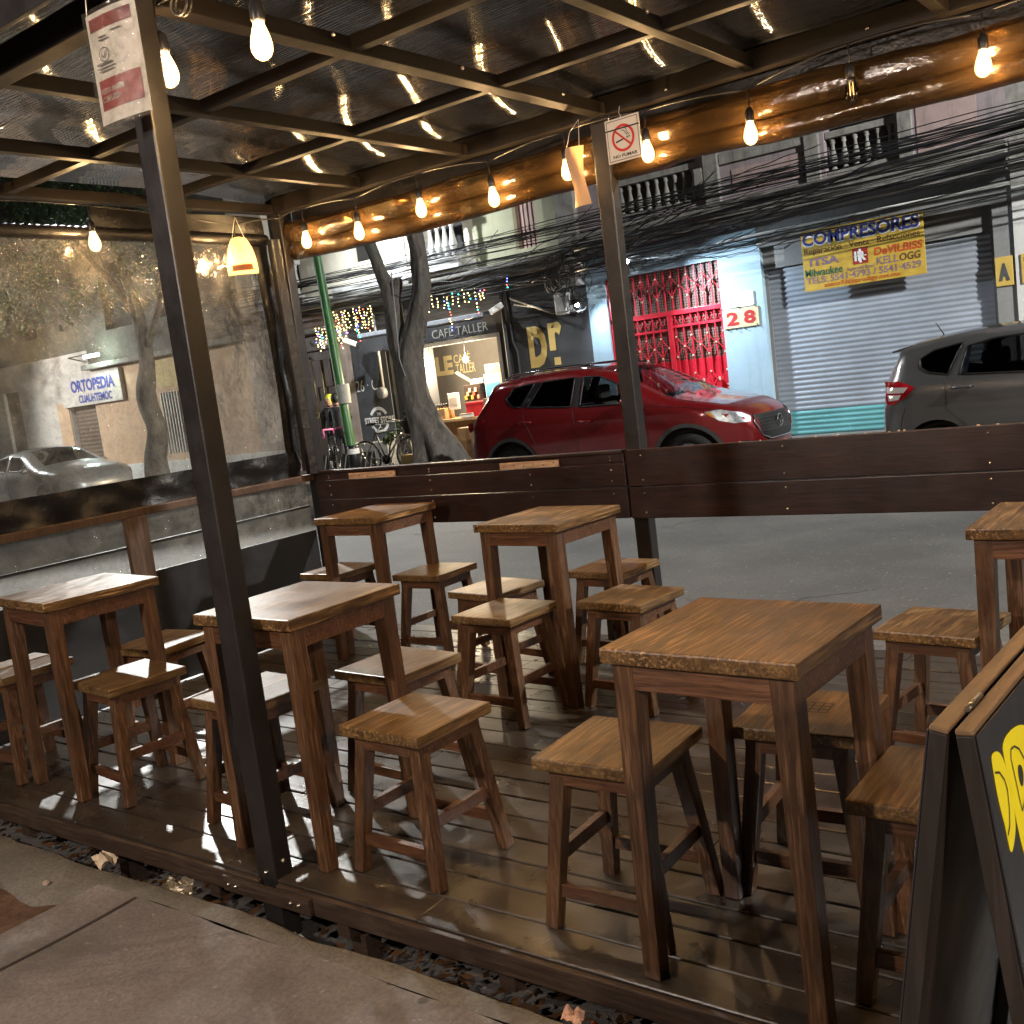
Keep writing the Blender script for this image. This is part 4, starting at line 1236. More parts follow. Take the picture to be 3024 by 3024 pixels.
part('meter_box', M_plain('meter_grey', (0.16, 0.16, 0.16), 0.5, 0.0), cafe, lambda m: m.lathe([(0.0, -0.06), (0.10, -0.06), (0.125, -0.04), (0.125, 0.05), (0.09, 0.07), (0, 0.07)], 18, Matrix.Translation((-15.13, FY-0.12, 1.46)) @ Matrix.Rotation(PI/2, 4, 'X')))
part('wall_pipe', m_charcoal, cafe, lambda m: (m.tube([(-11.82, FY-0.04, 0.2), (-11.82, FY-0.04, 2.2), (-11.82, FY-0.04, 3.1)], 0.035, 8), m.tube([(-11.60, FY-0.03, 0.3), (-11.60, FY-0.03, 1.9), (-11.68, FY-0.03, 2.1), (-11.70, FY-0.03, 3.1)], 0.02, 8)))
ptext(cafe, '26 · C', m_letter_white, -15.97, -15.36, 1.54, 1.78, bold=-0.01)
ptext(cafe, 'MANUEL M. PONCE' if False else 'DR. NORTE', m_letter_white, -15.96, -15.52, 1.81, 1.87, bold=0.0) if False else None
def store_logo(m):
    for a0, a1 in ((0.16*PI, 0.84*PI), (1.13*PI, 1.87*PI)):
        disc_ring(m, 0, 0, 0.215, 0.285, 0, 0, 30, a0, a1)
    for v in m.bm.verts: v.co = Vector((v.co.x-15.43, FY-0.006, v.co.z+0.90))
part('emblem_ring', m_letter_white, cafe, store_logo)
ptext(cafe, 'STREET STORE', m_letter_white, -15.86, -15.0, 0.83, 0.97, bold=0.03)
ptext(cafe, 'THE', m_letter_white, -15.48, -15.36, 1.0, 1.06, bold=0.02)
part('emblem_hanger', m_letter_white, cafe, lambda m: (m.tube([(-15.53, FY-0.008, 0.68), (-15.43, FY-0.008, 0.76), (-15.33, FY-0.008, 0.68), (-15.53, FY-0.008, 0.68)], 0.009, 5), m.tube([(-15.43, FY-0.008, 0.76), (-15.42, FY-0.008, 0.795), (-15.45, FY-0.008, 0.81)], 0.007, 5), m.box(-15.68, -15.18, FY-0.008, FY-0.004, 0.805, 0.815)))
m_ochre = M_plain('ochre_lettering', (0.72, 0.52, 0.17), 0.55, 0, 0.1)
ptext(cafe, 'D', m_ochre, -11.34, -10.93, 1.56, 2.32, bold=0.06)
ptext(cafe, 'r', m_ochre, -10.87, -10.56, 1.83, 2.34, bold=0.06)
part('lettering_dot', m_ochre, cafe, lambda m: m.box(-10.80, -10.66, FY-0.007, FY-0.003, 1.56, 1.70))
ptext(cafe, 'CYCLE', m_letter_white, -11.33, -10.5, 1.25, 1.47, bold=0.03)
# window frame, interior
wf = part('counter_window', m_charcoal, cafe, lambda m: (m.box(WX0-0.08, WX0-0.001, FY-0.03, FY+0.2, WZ0, WZ1+0.08), m.box(WX1+0.001, WX1+0.08, FY-0.03, FY+0.2, WZ0, WZ1+0.08), m.box(WX0-0.0, WX1+0.0, FY-0.03, FY+0.2, WZ1+0.001, WZ1+0.08)))
rw = M_plaster('cafe_inner_wall', (0.26, 0.25, 0.24), 0.15, 0.2, 2.0, (0.22, 0.19, 0.16), 0.35)
part('inner_wall', rw, cafe, lambda m: (m.box(-17.4, -11.4, FY+2.3, FY+2.4, FARZ, 3.2), m.box(-17.4, -17.3, FY+0.31, FY+2.299, FARZ, 3.2), m.box(-11.5, -11.4, FY+0.31, FY+2.299, FARZ, 3.2), m.box(-17.3, -11.5, FY+0.31, FY+2.299, 3.0, 3.1), m.box(-17.3, -11.5, FY+0.31, FY+2.299, FARZ-0.1, FARZ+0.01)))
m_cyc = M_plain('cream_lettering', (0.90, 0.80, 0.45), 0.5, 0, 0.05)
k2 = 18.25/16.0
def kk(x, z): return x*k2, CAMH+(z-CAMH)*k2
def inner_text(body, x0, x1, z0, z1, bold):
    a, c = kk(x0, z0); b, d = kk(x1, z1)
    ptext(cafe, body, m_cyc, a, b, c, d, FY+2.29, bold)
inner_text('CYCLE', -14.62, -13.26, 1.64, 2.03, 0.05)
inner_text('CAFÉ', -13.22, -12.80, 1.85, 2.06, 0.0)
inner_text('TALLER', -13.19, -12.70, 1.645, 1.83, 0.0)
m_woodlight = M_wood('light_counter_wood', (0.28, 0.15, 0.06), (0.50, 0.31, 0.14), 0.5, 'Z', 5, 0.1, 0, rnd=False)
part('counter', m_woodlight, cafe, lambda m: (m.box(-13.94, -12.06, FY-0.25, FY+0.55, 0.72, 0.78, 0, 0.01), m.box(-13.94, -13.2, FY+0.02, FY+0.06, WZ0+0.001, 0.719), m.box(-13.18, -12.62, FY-0.03, FY+0.01, WZ0+0.001, 0.719), m.box(-12.60, -12.06, FY+0.02, FY+0.06, WZ0+0.001, 0.719)))
# awning
aw = part('awning', M_plain('awning_canvas', (0.030, 0.030, 0.033), 0.5, 0, 0.3, 4, 0.3, 10), cafe, lambda m: (
    m.grid(lambda u, v: Vector((-14.95+3.2*u, FY-0.02-0.75*v, 2.74-0.16*v+0.02*math.sin(u*30)*v*0.4)), 40, 6),
    m.grid(lambda u, v: Vector((-14.95+3.2*u, FY-0.771-0.02*v+0.012*math.sin(u*22)*v, 2.58-v*(0.27+0.035*abs(math.sin(u*PI*10))))), 160, 5)))
part('awning_bar', M_plain('awning_bar_grey', (0.32, 0.34, 0.38), 0.4, 0.2, 0.3, 10), aw, lambda m: m.box(-14.95, -11.75, FY-0.80, FY-0.74, 2.60, 2.68, 0, 0.01))
def awt(body, x0, x1, z0, z1):
    s = (FY-0.80)/FY
    ptext(aw, body, M_plain('worn_gold_lettering', (0.33, 0.31, 0.26), 0.6), x0*s, x1*s, CAMH+(z0-CAMH)*s, CAMH+(z1-CAMH)*s, FY-0.803, -0.01)
awt('CYCLE', -14.75, -13.86, 2.39, 2.58)
awt('CAFÉ TALLER', -13.66, -12.24, 2.39, 2.60)
# upper floors of the cafe building: white balcony part and olive part
part('cornice', m_stonegrey, cafe, lambda m: (m.box(-16.0, -9.95, FY-0.42, FY-0.001, 3.42, 3.52, 0, 0.015), m.box(-16.0, -9.95, FY-0.30, FY-0.001, 3.30, 3.418, 0, 0.02)))
part('upper_wall', m_cream, cafe, lambda m: wall_open(m, -16.0, -12.3, 3.521, 7.5, [(-13.5, -12.55, 3.9, 6.3), (-15.6, -15.0, 4.2, 6.2)]))
part('upper_wall', m_olive, cafe, lambda m: wall_open(m, -12.3, -9.95, 3.521, 7.5, [(-11.35, -10.85, 3.75, 6.0)]))
part('upper_window', m_darkhole, cafe, lambda m: (m.box(-13.5, -12.55, FY+0.20, FY+0.25, 3.9, 6.3), m.box(-15.6, -15.0, FY+0.2, FY+0.25, 4.2, 6.2)))
part('shutter_blind', M_plain('pink_blind', (0.32, 0.20, 0.17), 0.6), cafe, lambda m: [m.box(-11.35+0.1*i, -11.29+0.1*i, FY+0.10, FY+0.13, 3.75, 6.0) for i in range(5)])
part('blind_panel', m_offwhite, cafe, lambda m: m.box(-11.35, -10.85, FY+0.14, FY+0.17, 3.75, 6.0))
part('pilaster', m_stonegrey, cafe, lambda m: m.box(-10.35, -9.95, FY-0.12, FY-0.001, 3.53, 7.5, 0, 0.01))
part('balcony_slab', m_whitestone, cafe, lambda m: (m.box(-13.75, -12.32, FY-0.55, FY-0.422, 3.60, 3.76, 0, 0.02), m.box(-13.75, -12.32, FY-0.4219, FY-0.001, 3.53, 3.76, 0, 0.02), m.box(-16.0, -13.8, FY-0.30, FY-0.001, 3.53, 3.76, 0, 0.03)))
balustrade(cafe, -13.65, -12.40, 3.761, 4.60, FY-0.42, 7, m_whitestone, 0.075)
part('facade_trim', m_whitestone, cafe, lambda m: (m.box(-14.45, -14.05, FY-0.06, FY-0.001, 3.77, 7.2, 0, 0.01), m.box(-15.72, -15.61, FY-0.04, FY-0.001, 4.1, 6.3, 0, 0.01), m.box(-14.99, -14.88, FY-0.04, FY-0.001, 4.1, 6.3, 0, 0.01)))
part('roof', m_stonegrey, cafe, lambda m: m.box(-16.0, -9.95, FY-0.3, FY+6, 7.51, 7.8))
# pendants and goods of the cafe
def cafe_lamp(x, z, lab):
    o = thing('pendant_bulb', lab, 'light bulb', (x, FY-0.08, z), group='bulbs over the cafe counter')
    m = MB(); m.ball((0,0,0), 0.058, 0, 2, (1, 1, 1.25)); m.build('bulb_glass', m_shopbulb, o)
    point('bulb_light', (0, 0, 0), 430.0, 0.045, (1.0, 0.78, 0.50), o)
    m = MB(); m.tube([(0,0,0.06), (0,0,2.66-z)], 0.006, 6); m.build('drop_cord', m_cable, o)
s2 = (FY-0.08)/FY
cafe_lamp(-13.80*s2, CAMH+(1.84-CAMH)*s2, 'glowing bulb over the cafe counter next to the tree trunk')
cafe_lamp(-12.89*s2, CAMH+(1.90-CAMH)*s2, 'glowing bulb over the cafe counter in front of the wall lettering')
def goods(name, x0, x1, z0, z1, y0, y1, mat, label, cat, rz=0, extra=None):
    o = thing(name, label, cat, ((x0+x1)/2, (y0+y1)/2, z0), rz)
    w, d, h = (x1-x0)/2, (y1-y0)/2, z1-z0
    m = MB(); m.box(-w, w, -d, d, 0, h, 0, 0.008); m.build('body' if extra else 'box_body', mat, o)
    if extra: extra(o, w, d, h)
    return o
def ex_face(mat, nm, fx=(0.15, 0.85), fz=(0.2, 0.8)):
    def f(o, w, d, h):
        m = MB(); m.box(-w+2*w*fx[0], -w+2*w*fx[1], -d-0.006, -d-0.001, h*fz[0], h*fz[1]); m.build(nm, mat, o)
    return f
CT = 0.782
goods('cardboard_box', -12.88, -12.46, CT, 1.06, FY-0.2, FY+0.15, M_plain('red_box', (0.50, 0.02, 0.02), 0.4), 'red gift box on the cafe counter', 'box', 0.1, ex_face(M_plain('red_lid', (0.40, 0.015, 0.02), 0.35), 'lid_band', (0, 1), (0.78, 0.9)))
goods('paper_bag', -12.44, -12.22, CT, 1.10, FY-0.2, FY+0.05, M_plain('brown_bag', (0.16, 0.09, 0.05), 0.6), 'brown paper bag with pale badge beside the red gift box', 'bag', -0.1, ex_face(m_paper, 'badge', (0.35, 0.65), (0.4, 0.65)))
goods('blue_poster', -12.62, -12.22, 1.10, 1.56, FY+0.16, FY+0.20, M_plain('sky_poster', (0.30, 0.55, 0.66), 0.5), 'pale blue poster standing behind the counter goods', 'poster', 0, ex_face(M_plain('poster_blue', (0.06, 0.30, 0.62), 0.5), 'printed_block', (0.05, 0.95), (0.05, 0.62)))
goods('chalkboard', -12.80, -12.42, 1.40, 1.76, FY+0.45, FY+0.48, m_woodlight, 'small wood framed chalkboard above the cafe counter', 'chalkboard', 0, ex_face(M_plain('slate', (0.09, 0.065, 0.045), 0.7), 'slate_face', (0.1, 0.9), (0.08, 0.92)))
goods('display_case', -13.12, -12.70, 1.08, 1.40, FY+0.10, FY+0.35, M_plain('case_dark', (0.04, 0.03, 0.025), 0.3), 'dark display case of colourful snacks on the counter', 'display case', 0, lambda o, w, d, h: [mb.build('snack_packet', M_plain('snack%d' % i, c, 0.45), o) for i, c in enumerate(((0.7, 0.45, 0.05), (0.65, 0.35, 0.2), (0.6, 0.5, 0.35), (0.7, 0.55, 0.1), (0.55, 0.12, 0.06), (0.7, 0.6, 0.45), (0.45, 0.3, 0.2))) for mb in [MB().box(-w+0.03+i*0.052, -w+0.075+i*0.052, -d-0.03, -d-0.002, 0.03+0.07*(i % 3), 0.11+0.07*(i % 3), 0, 0.004)]])
goods('menu_sheet', -13.42, -13.16, 0.95, 1.28, FY-0.05, FY-0.03, m_white, 'white menu sheet standing at the left of the counter', 'menu', 0.15, ex_face(M_plain('faint_print', (0.5, 0.45, 0.4), 0.6), 'printed_block', (0.2, 0.8), (0.3, 0.7)))
goods('grey_box', -12.95, -12.66, 1.402, 1.50, FY+0.12, FY+0.35, M_plain('pale_grey_box', (0.45, 0.42, 0.42), 0.5), 'pale grey box on top of the snack case', 'box', 0.05, ex_face(m_white, 'label_patch', (0.3, 0.8), (0.3, 0.7)))
goods('wood_crate', -13.90, -13.45, CT, 1.00, FY-0.18, FY+0.12, m_woodlight, 'small wooden crate of bottles left on the cafe counter', 'crate', 0, lambda o, w, d, h: [mb.build('bottle', m_black, o) for i in range(6) for mb in [MB().lathe([(0, h), (0.025, h), (0.025, h+0.07), (0.01, h+0.1), (0, h+0.1)], 8, Matrix.Translation((-w+0.05+i*0.07, 0, 0)))]])
goods('snack_tray', -13.02, -12.70, 0.782, 0.86, FY-0.24, FY-0.205, m_paper, 'low white tray at the front edge of the counter', 'tray', 0, ex_face(m_woodlight, 'tray_edge', (0, 1), (0.7, 0.95)))
goods('flyer_stack', -12.20, -12.02, 1.15, 1.55, FY+0.12, FY+0.16, M_plain('flyer_yellow', (0.62, 0.48, 0.2), 0.5), 'yellow and white flyers right of the blue poster', 'flyers', 0, ex_face(m_white, 'white_flyer', (0.2, 0.95), (0.05, 0.5)))
m = MB(); m.box(-0.24, 0.24, -0.03, 0.03, -0.012, 0.012, 0, 0.004)
o = m.build('wood_plank', M_plain('bright_plank', (0.62, 0.42, 0.2), 0.5)); o.location = (-13.13, FY+0.2, 1.55); o.rotation_euler = (0.3, 0.55, 0)
tag(o, 'bright short plank leaning behind the grey box in the cafe', 'plank')
# ice cream style side stand and planters on the pavement in front of the cafe
goods('wooden_stand', -12.55, -12.05, FARZ, 0.62, FY-0.95, FY-0.55, m_woodlight, 'light wooden stand in front of the cafe window', 'stand', 0, ex_face(M_plain('stand_dark', (0.20, 0.11, 0.05), 0.6), 'dark_panel', (0.42, 0.58), (0.05, 0.95)))

# ---------------- stone house with the wooden door
sh_ = thing('stone_house', 'pinkish stone house with a tall carved wooden door behind the green pole', 'building', (-17.5, FY, FARZ))
part('wall', m_pinkstone, sh_, lambda m: wall_open(m, -19.35, -16.005, FARZ, 3.42, [(-18.2, -16.62, FARZ, 2.90)]))
part('plinth', m_whitestone, sh_, lambda m: (m.box(-16.60, -16.01, FY-0.18, FY-0.001, FARZ, 0.47, 0, 0.03), m.box(-19.35, -18.22, FY-0.12, FY-0.001, FARZ, 0.45, 0, 0.02)))
d = part('door', m_doorwood, sh_, lambda m: (m.box(-18.2, -17.415, FY+0.12, FY+0.18, FARZ, 2.55), m.box(-17.405, -16.62, FY+0.12, FY+0.18, FARZ, 2.55), m.box(-18.2, -16.62, FY+0.06, FY+0.18, 2.551, 2.899, 0, 0.02)))
part('door_panel', m_doorwood, d, lambda m: [m.box(x, x+0.5, FY+0.10, FY+0.119, z, z+0.6, 0, 0.008) for x in (-18.05, -17.27) for z in (0.1, 0.85, 1.75)])
part('brass_strip', m_brass, d, lambda m: [m.tube([(x, FY+0.085, 0.75), (x, FY+0.085, 2.35)], 0.013, 6) for x in (-17.62, -17.33, -17.05)] + [m.tube([(-17.62+0.285*t+0.05*math.sin(t*PI*2), FY+0.08, 2.35+0.12*math.sin(t*PI)) for t in [i/12 for i in range(13)]], 0.012, 6)])
part('handle', m_brass, d, lambda m: m.tube([(-17.38+0.06*math.cos(a), FY+0.07, 1.15+0.06*math.sin(a)) for a in [i*PI/8 for i in range(16)]], 0.01, 6, closed=True))
part('door_hood', m_stonegrey, sh_, lambda m: (m.box(-18.4, -16.4, FY-0.14, FY-0.001, 2.92, 3.02, 0, 0.02), m.box(-16.72, -16.44, FY-0.45, FY-0.001, 2.62, 2.75, 0, 0.03)))
part('cornice', m_stonegrey, sh_, lambda m: m.box(-19.35, -16.005, FY-0.40, FY-0.001, 3.42, 3.55, 0, 0.02))
part('upper_wall', m_cream, sh_, lambda m: wall_open(m, -19.35, -16.005, 3.56, 7.5, [(-18.2, -17.2, 3.9, 6.3)]))
wv = part('upper_window', m_darkhole, sh_, lambda m: m.box(-18.2, -17.2, FY+0.2, FY+0.25, 3.9, 6.3))
balustrade(sh_, -18.5, -16.9, 3.7, 4.5, FY-0.30, 8, m_whitestone)
part('balcony_slab', m_whitestone, sh_, lambda m: m.box(-18.6, -16.8, FY-0.40, FY-0.001, 3.56, 3.70, 0, 0.02))
part('wall_box', M_plain('old_meter', (0.30, 0.28, 0.27), 0.5), sh_, lambda m: m.box(-17.9, -17.82, FY-0.08, FY-0.002, 1.2, 1.5, 0, 0.01))
part('roof', m_stonegrey, sh_, lambda m: m.box(-19.35, -16.005, FY-0.3, FY+6, 7.51, 7.8))

# ---------------- house row at the far left, seen through the curtain
hp = thing('peach_house', 'peach coloured house with a barred window seen through the curtain', 'building', (-22.5, FY, FARZ))
part('wall', m_peach, hp, lambda m: wall_open(m, -25.9, -19.36, FARZ, 3.05, [(-22.95, -21.75, 0.62, 2.17)]))
part('plinth', m_whitestone, hp, lambda m: m.box(-25.9, -19.36, FY-0.06, FY-0.001, FARZ, 0.44, 0, 0.01))
part('yellow_panel', M_plaster('yellow_plaster', (0.55, 0.42, 0.2)), hp, lambda m: m.box(-22.95, -21.6, FY-0.02, FY-0.001, 2.3, 3.0))
w = part('window', m_darkhole, hp, lambda m: m.box(-22.95, -21.75, FY+0.2, FY+0.24, 0.62, 2.17))
for i in range(11): part('window_bar', m_white, w, lambda m: m.box(-22.92+0.115*i, -22.89+0.115*i, FY-0.03, FY-0.005, 0.62, 2.17))
m_dimwall = M_plaster('dim_stone', (0.085, 0.08, 0.07), 0.3, 0.4, 3, (0.04, 0.04, 0.035), 0.5)
part('upper_wall', m_dimwall, hp, lambda m: wall_open(m, -25.9, -19.36, 3.051, 8.0, [(-24.8, -23.6, 4.0, 6.0), (-22.4, -21.2, 4.0, 6.0)]))
part('window', m_darkhole, hp, lambda m: m.box(-24.8, -23.6, FY+0.2, FY+0.24, 4.0, 6.0))
part('window', m_darkhole, hp, lambda m: m.box(-22.4, -21.2, FY+0.2, FY+0.24, 4.0, 6.0))
part('ledge', m_stonegrey, hp, lambda m: m.box(-25.9, -19.36, FY-0.25, FY-0.001, 3.06, 3.2, 0, 0.02))
hw = thing('corner_shop', 'whitish shop front with a brown shutter and a blue lettered board', 'building', (-29.5, FY, FARZ))
part('wall', m_offwhite, hw, lambda m: wall_open(m, -38, -25.91, FARZ, 3.6, [(-27.18, -25.92, FARZ, 2.26), (-30.66, -29.78, FARZ, 2.86)]))
part('column', m_peach, hw, lambda m: m.box(-27.78, -27.2, FY-0.04, FY-0.001, FARZ, 2.30))
part('roller_shutter', m_brownshutter, hw, lambda m: slats(m, -27.18, -25.92, FARZ, 2.26, 0.11, FY+0.16, 0.03))
part('door', M_plain('brown_door', (0.13, 0.09, 0.07), 0.5), hw, lambda m: m.box(-30.66, -29.78, FY+0.1, FY+0.15, FARZ, 2.86))
sg = part('shop_board', m_offwhite, hw, lambda m: m.box(-27.3, -24.4, FY-0.12, FY-0.003, 2.15, 3.0, 0, 0.01))
m_bluelet = M_plain('blue_lettering', (0.035, 0.06, 0.30), 0.5)
ptext(sg, 'ORTOPEDIA', m_bluelet, -26.75, -24.65, 2.52, 2.85, FY-0.124, 0.04)
ptext(sg, 'CUAUHTEMOC', m_bluelet, -26.45, -24.85, 2.22, 2.44, FY-0.124, 0.03)
part('upper_wall', m_dimwall, hw, lambda m: wall_open(m, -38, -25.91, 3.61, 8.5, [(-29.5, -28.2, 4.2, 6.2), (-33, -31.5, 4.2, 6.2)]))
part('window', m_darkhole, hw, lambda m: m.box(-29.5, -28.2, FY+0.2, FY+0.24, 4.2, 6.2))
part('window', m_darkhole, hw, lambda m: m.box(-33, -31.5, FY+0.2, FY+0.24, 4.2, 6.2))
lt = part('shop_lamp', M_emit('greenish_lamp', (0.75, 1.0, 0.85), 90.0), hw, lambda m: m.box(-25.2, -24.6, FY-0.55, FY-0.45, 3.34, 3.40, 0, 0.01))
part('lamp_arm', m_steel, hw, lambda m: m.tube([(-26.0, FY-0.5, 3.43), (-24.9, FY-0.5, 3.43), (-24.9, FY-0.5, 3.401)], 0.015, 6))
part('lamp_arm', m_steel, hw, lambda m: m.tube([(-26.0, FY-0.5, 3.43), (-26.0, FY-0.001, 3.3)], 0.015, 6))
hb = thing('far_block', 'tall grey block at the far left end of the street', 'building', (-50, FY, FARZ))
part('wall', m_offwhite, hb, lambda m: wall_open(m, -70, -38.01, FARZ, 9.5, [(-42, -40.6, 0.2, 2.4), (-46, -44.6, 0.2, 2.4), (-42, -40.6, 4.2, 6.2), (-46, -44.6, 4.2, 6.2)]))
part('window', m_darkhole, hb, lambda m: [m.box(a, a+1.4, FY+0.2, FY+0.24, z, z+2.2) for a in (-42, -46) for z in (0.2, 4.2)])

# ---------------- blue and grey building with gate and shutter
gb = thing('gate_building', 'old building with pale blue ground floor, red gate and grey roller shutter', 'building', (-6.4, FY, FARZ))
GX0, GX1, GZ1 = -9.56, -7.40, 2.91
SX0, SX1, SZ1 = -6.70, -3.24, 2.97
part('wall', m_blue, gb, lambda m: wall_open(m, -9.949, SX0-0.0, FARZ, 3.36, [(GX0, GX1, FARZ, GZ1)]))
part('wall', m_greywall, gb, lambda m: wall_open(m, SX0, -2.975, FARZ, 3.36, [(SX0, SX1, FARZ, SZ1)]))
part('jamb', m_blue, gb, lambda m: m.box(SX0-0.001, SX0+0.035, FY+0.0, FY+0.36, FARZ, SZ1))
part('shutter_lintel', m_greywall, gb, lambda m: m.box(SX0+0.036, SX1-0.001, FY+0.10, FY+0.20, 2.62, SZ1-0.001))
rs = part('roller_shutter', m_shutter, gb, lambda m: slats(m, SX0+0.036, SX1-0.001, 0.32, 2.618, 0.082, FY+0.17, 0.022))
part('painted_slats', m_shutter_teal, rs, lambda m: slats(m, SX0+0.036, SX1-0.001, FARZ, 0.32, 0.078, FY+0.17, 0.022))
part('guide_rail', m_greywall, rs, lambda m: (m.box(SX0+0.036, SX0+0.09, FY+0.12, FY+0.146, FARZ, 2.618), m.box(SX1-0.06, SX1-0.001, FY+0.12, FY+0.146, FARZ, 2.618)))
# gate
gt = part('gate', m_gate, gb, lambda m: (m.box(GX0, GX1, FY+0.04, FY+0.10, 2.13, 2.21, 0, 0.006), m.box(GX0, GX0+0.06, FY+0.04, FY+0.10, FARZ, GZ1-0.001, 0, 0.006), m.box(GX1-0.05, GX1, FY+0.04, FY+0.10, FARZ, 2.129, 0, 0.006), m.box(-8.44, -8.35, FY+0.035, FY+0.10, FARZ, 2.129, 0, 0.006), m.box(GX0+0.061, -8.441, FY+0.05, FY+0.09, 1.88, 1.92), m.box(-8.349, GX1-0.051, FY+0.05, FY+0.09, 1.92, 1.96), m.box(GX0+0.061, -8.441, FY+0.05, FY+0.09, 0.70, 0.75), m.box(-8.349, GX1-0.051, FY+0.05, FY+0.09, 0.70, 0.75)))
part('perforated_panel', m_perf, gt, lambda m: (m.box(GX0+0.061, GX1-0.001, FY+0.115, FY+0.125, 2.211, GZ1-0.001), m.box(GX0+0.061, GX1-0.051, FY+0.115, FY+0.125, 1.36, 2.129)))
part('solid_panel', m_gate, gt, lambda m: m.box(GX0+0.061, GX1-0.051, FY+0.112, FY+0.13, FARZ, 1.358))
def gate_bars(m):
    n = 14
    xs = [GX0+0.09+(GX1-GX0-0.12)*i/n for i in range(n+1)]
    for i, x in enumerate(xs):
        m.box(x-0.009, x+0.009, FY+0.06, FY+0.08, 2.212, GZ1-0.002)
        if abs(x+8.395) > 0.07: m.box(x-0.009, x+0.009, FY+0.06, FY+0.08, FARZ, 2.128)
    for zb, amp, lo in ((2.43, 0.17, 0), (1.42, 0.17, 1), (1.12, -0.15, 1), (0.88, 0.12, 1)):
        for i in range(0, n-1, 2):
            x0, x1, x2 = xs[i], xs[i+1], xs[i+2]
            for (a, b, s) in ((x0, x1, 1), (x1, x2, -1)):
                pts = []
                for k in range(7):
                    t = k/6
                    u = t if s > 0 else 1-t
                    pts.append((a+(b-a)*t, FY+0.055, zb+amp*math.sin(u*PI/2)))
                m.tube(pts, 0.008, 5)
            for (a, b, s) in ((x0, x1, 1), (x1, x2, -1)):
                pts = []
                for k in range(7):
                    t = k/6
                    u = t if s > 0 else 1-t
                    pts.append((a+(b-a)*t, FY+0.055, zb+0.02+amp*2.0-amp*math.sin(u*PI/2)))
                m.tube(pts, 0.008, 5)
    for x in xs[:-1]:
        for s in (-1, 1):
            m.tube([(x+0.065+s*0.005, FY+0.05, 1.965), (x+0.065+s*0.03, FY+0.05, 2.03), (x+0.065+s*0.052, FY+0.05, 2.075), (x+0.065+s*0.03, FY+0.05, 2.09)], 0.007, 5)
            m.tube([(x+0.065+s*0.005, FY+0.05, 0.56), (x+0.065+s*0.03, FY+0.05, 0.62), (x+0.065+s*0.052, FY+0.05, 0.665), (x+0.065+s*0.03, FY+0.05, 0.68)], 0.007, 5)
part('iron_bars', m_gate, gt, gate_bars)
def rosettes(m):
    n = 14
    xs = [GX0+0.09+(GX1-GX0-0.12)*i/n for i in range(n+1)]
    for zb, amp in ((2.43, 0.17), (1.42, 0.17), (1.12, -0.15), (0.88, 0.12)):
        for i in range(0, n+1, 2): m.ball((xs[i], FY+0.045, zb), 0.021, 0, 1); m.ball((xs[i], FY+0.045, zb+amp*2.0), 0.019, 0, 1)
        for i in range(1, n, 2): m.ball((xs[i], FY+0.045, zb+amp), 0.021, 0, 1)
part('rosette', m_rosette, gt, rosettes)
m_creamplate = M_plain('cream_plate', (0.62, 0.52, 0.30), 0.5, 0, 0.08, 5)
pl = thing('number_plate', 'cream enamel plate with the red number 28 beside the red gate', 'sign', (-7.08, FY-0.015, 1.925))
m = MB(); m.box(-0.30, 0.31, -0.008, 0.008, -0.155, 0.155, 0, 0.004); m.build('plate', m_creamplate, pl)
text('plate_number', '2', M_plain('number_red', (0.45, 0.015, 0.02), 0.5), -0.24, -0.03, -0.105, 0.105, -0.009, pl, 0.03)
text('plate_number', '8', M_plain('number_red2', (0.42, 0.015, 0.02), 0.5), 0.06, 0.26, -0.105, 0.105, -0.009, pl, 0.03)
m = MB()
for x, z, dx in ((-0.28, 0.14, -0.05), (0.02, 0.145, -0.06), (0.29, 0.14, -0.04), (-0.26, -0.145, 0.05), (0.02, -0.15, 0.06), (0.27, -0.13, 0.04), (-0.12, -0.15, 0.05)):
    m.tube([(x, -0.012, z), (x+dx, -0.02, z+(0.045 if z > 0 else -0.045))], 0.007, 5)
m.build('wire_tie', m_cable, pl)
m = MB(); m.box(-0.24, 0.24, -0.01, 0.01, -0.115, 0.115, 0, 0.003)
o = m.build('blank_plate', M_plain('bright_white_plate', (0.85, 0.86, 0.86), 0.35, 0, 0.03)); o.location = (-7.07, FY-0.014, 2.21)
tag(o, 'blank white plate on the blue wall just above the number plate', 'sign')
ap = thing('letter_plate', 'yellow plate with a big letter A on the grey pillar', 'sign', (-3.125, FY-0.016, 2.03))
m_yelplate = M_plain('yellow_plate', (0.55, 0.38, 0.09), 0.5, 0, 0.1)
m = MB(); m.box(-0.115, 0.115, -0.008, 0.008, -0.20, 0.20, 0, 0.006); m.build('plate', m_yelplate, ap)
text('plate_letter', 'A', M_plain('dark_grey_paint', (0.07, 0.075, 0.08), 0.5), -0.07, 0.07, -0.13, 0.11, -0.009, ap, 0.07)
ap = thing('letter_plate', 'yellow plate with cut out blocks on the white wall beside the A plate', 'sign', (-2.80, FY-0.056, 2.03))
m = MB(); m.box(-0.10, 0.24, -0.008, 0.008, -0.20, 0.20, 0, 0.006); m.build('plate', m_yelplate, ap)
m = MB()
for z in (-0.13, -0.02, 0.09): m.box(-0.06, 0.03, -0.011, -0.0085, z, z+0.06)
m.build('cut_block', M_plain('dark_cut', (0.08, 0.08, 0.08), 0.6), ap)
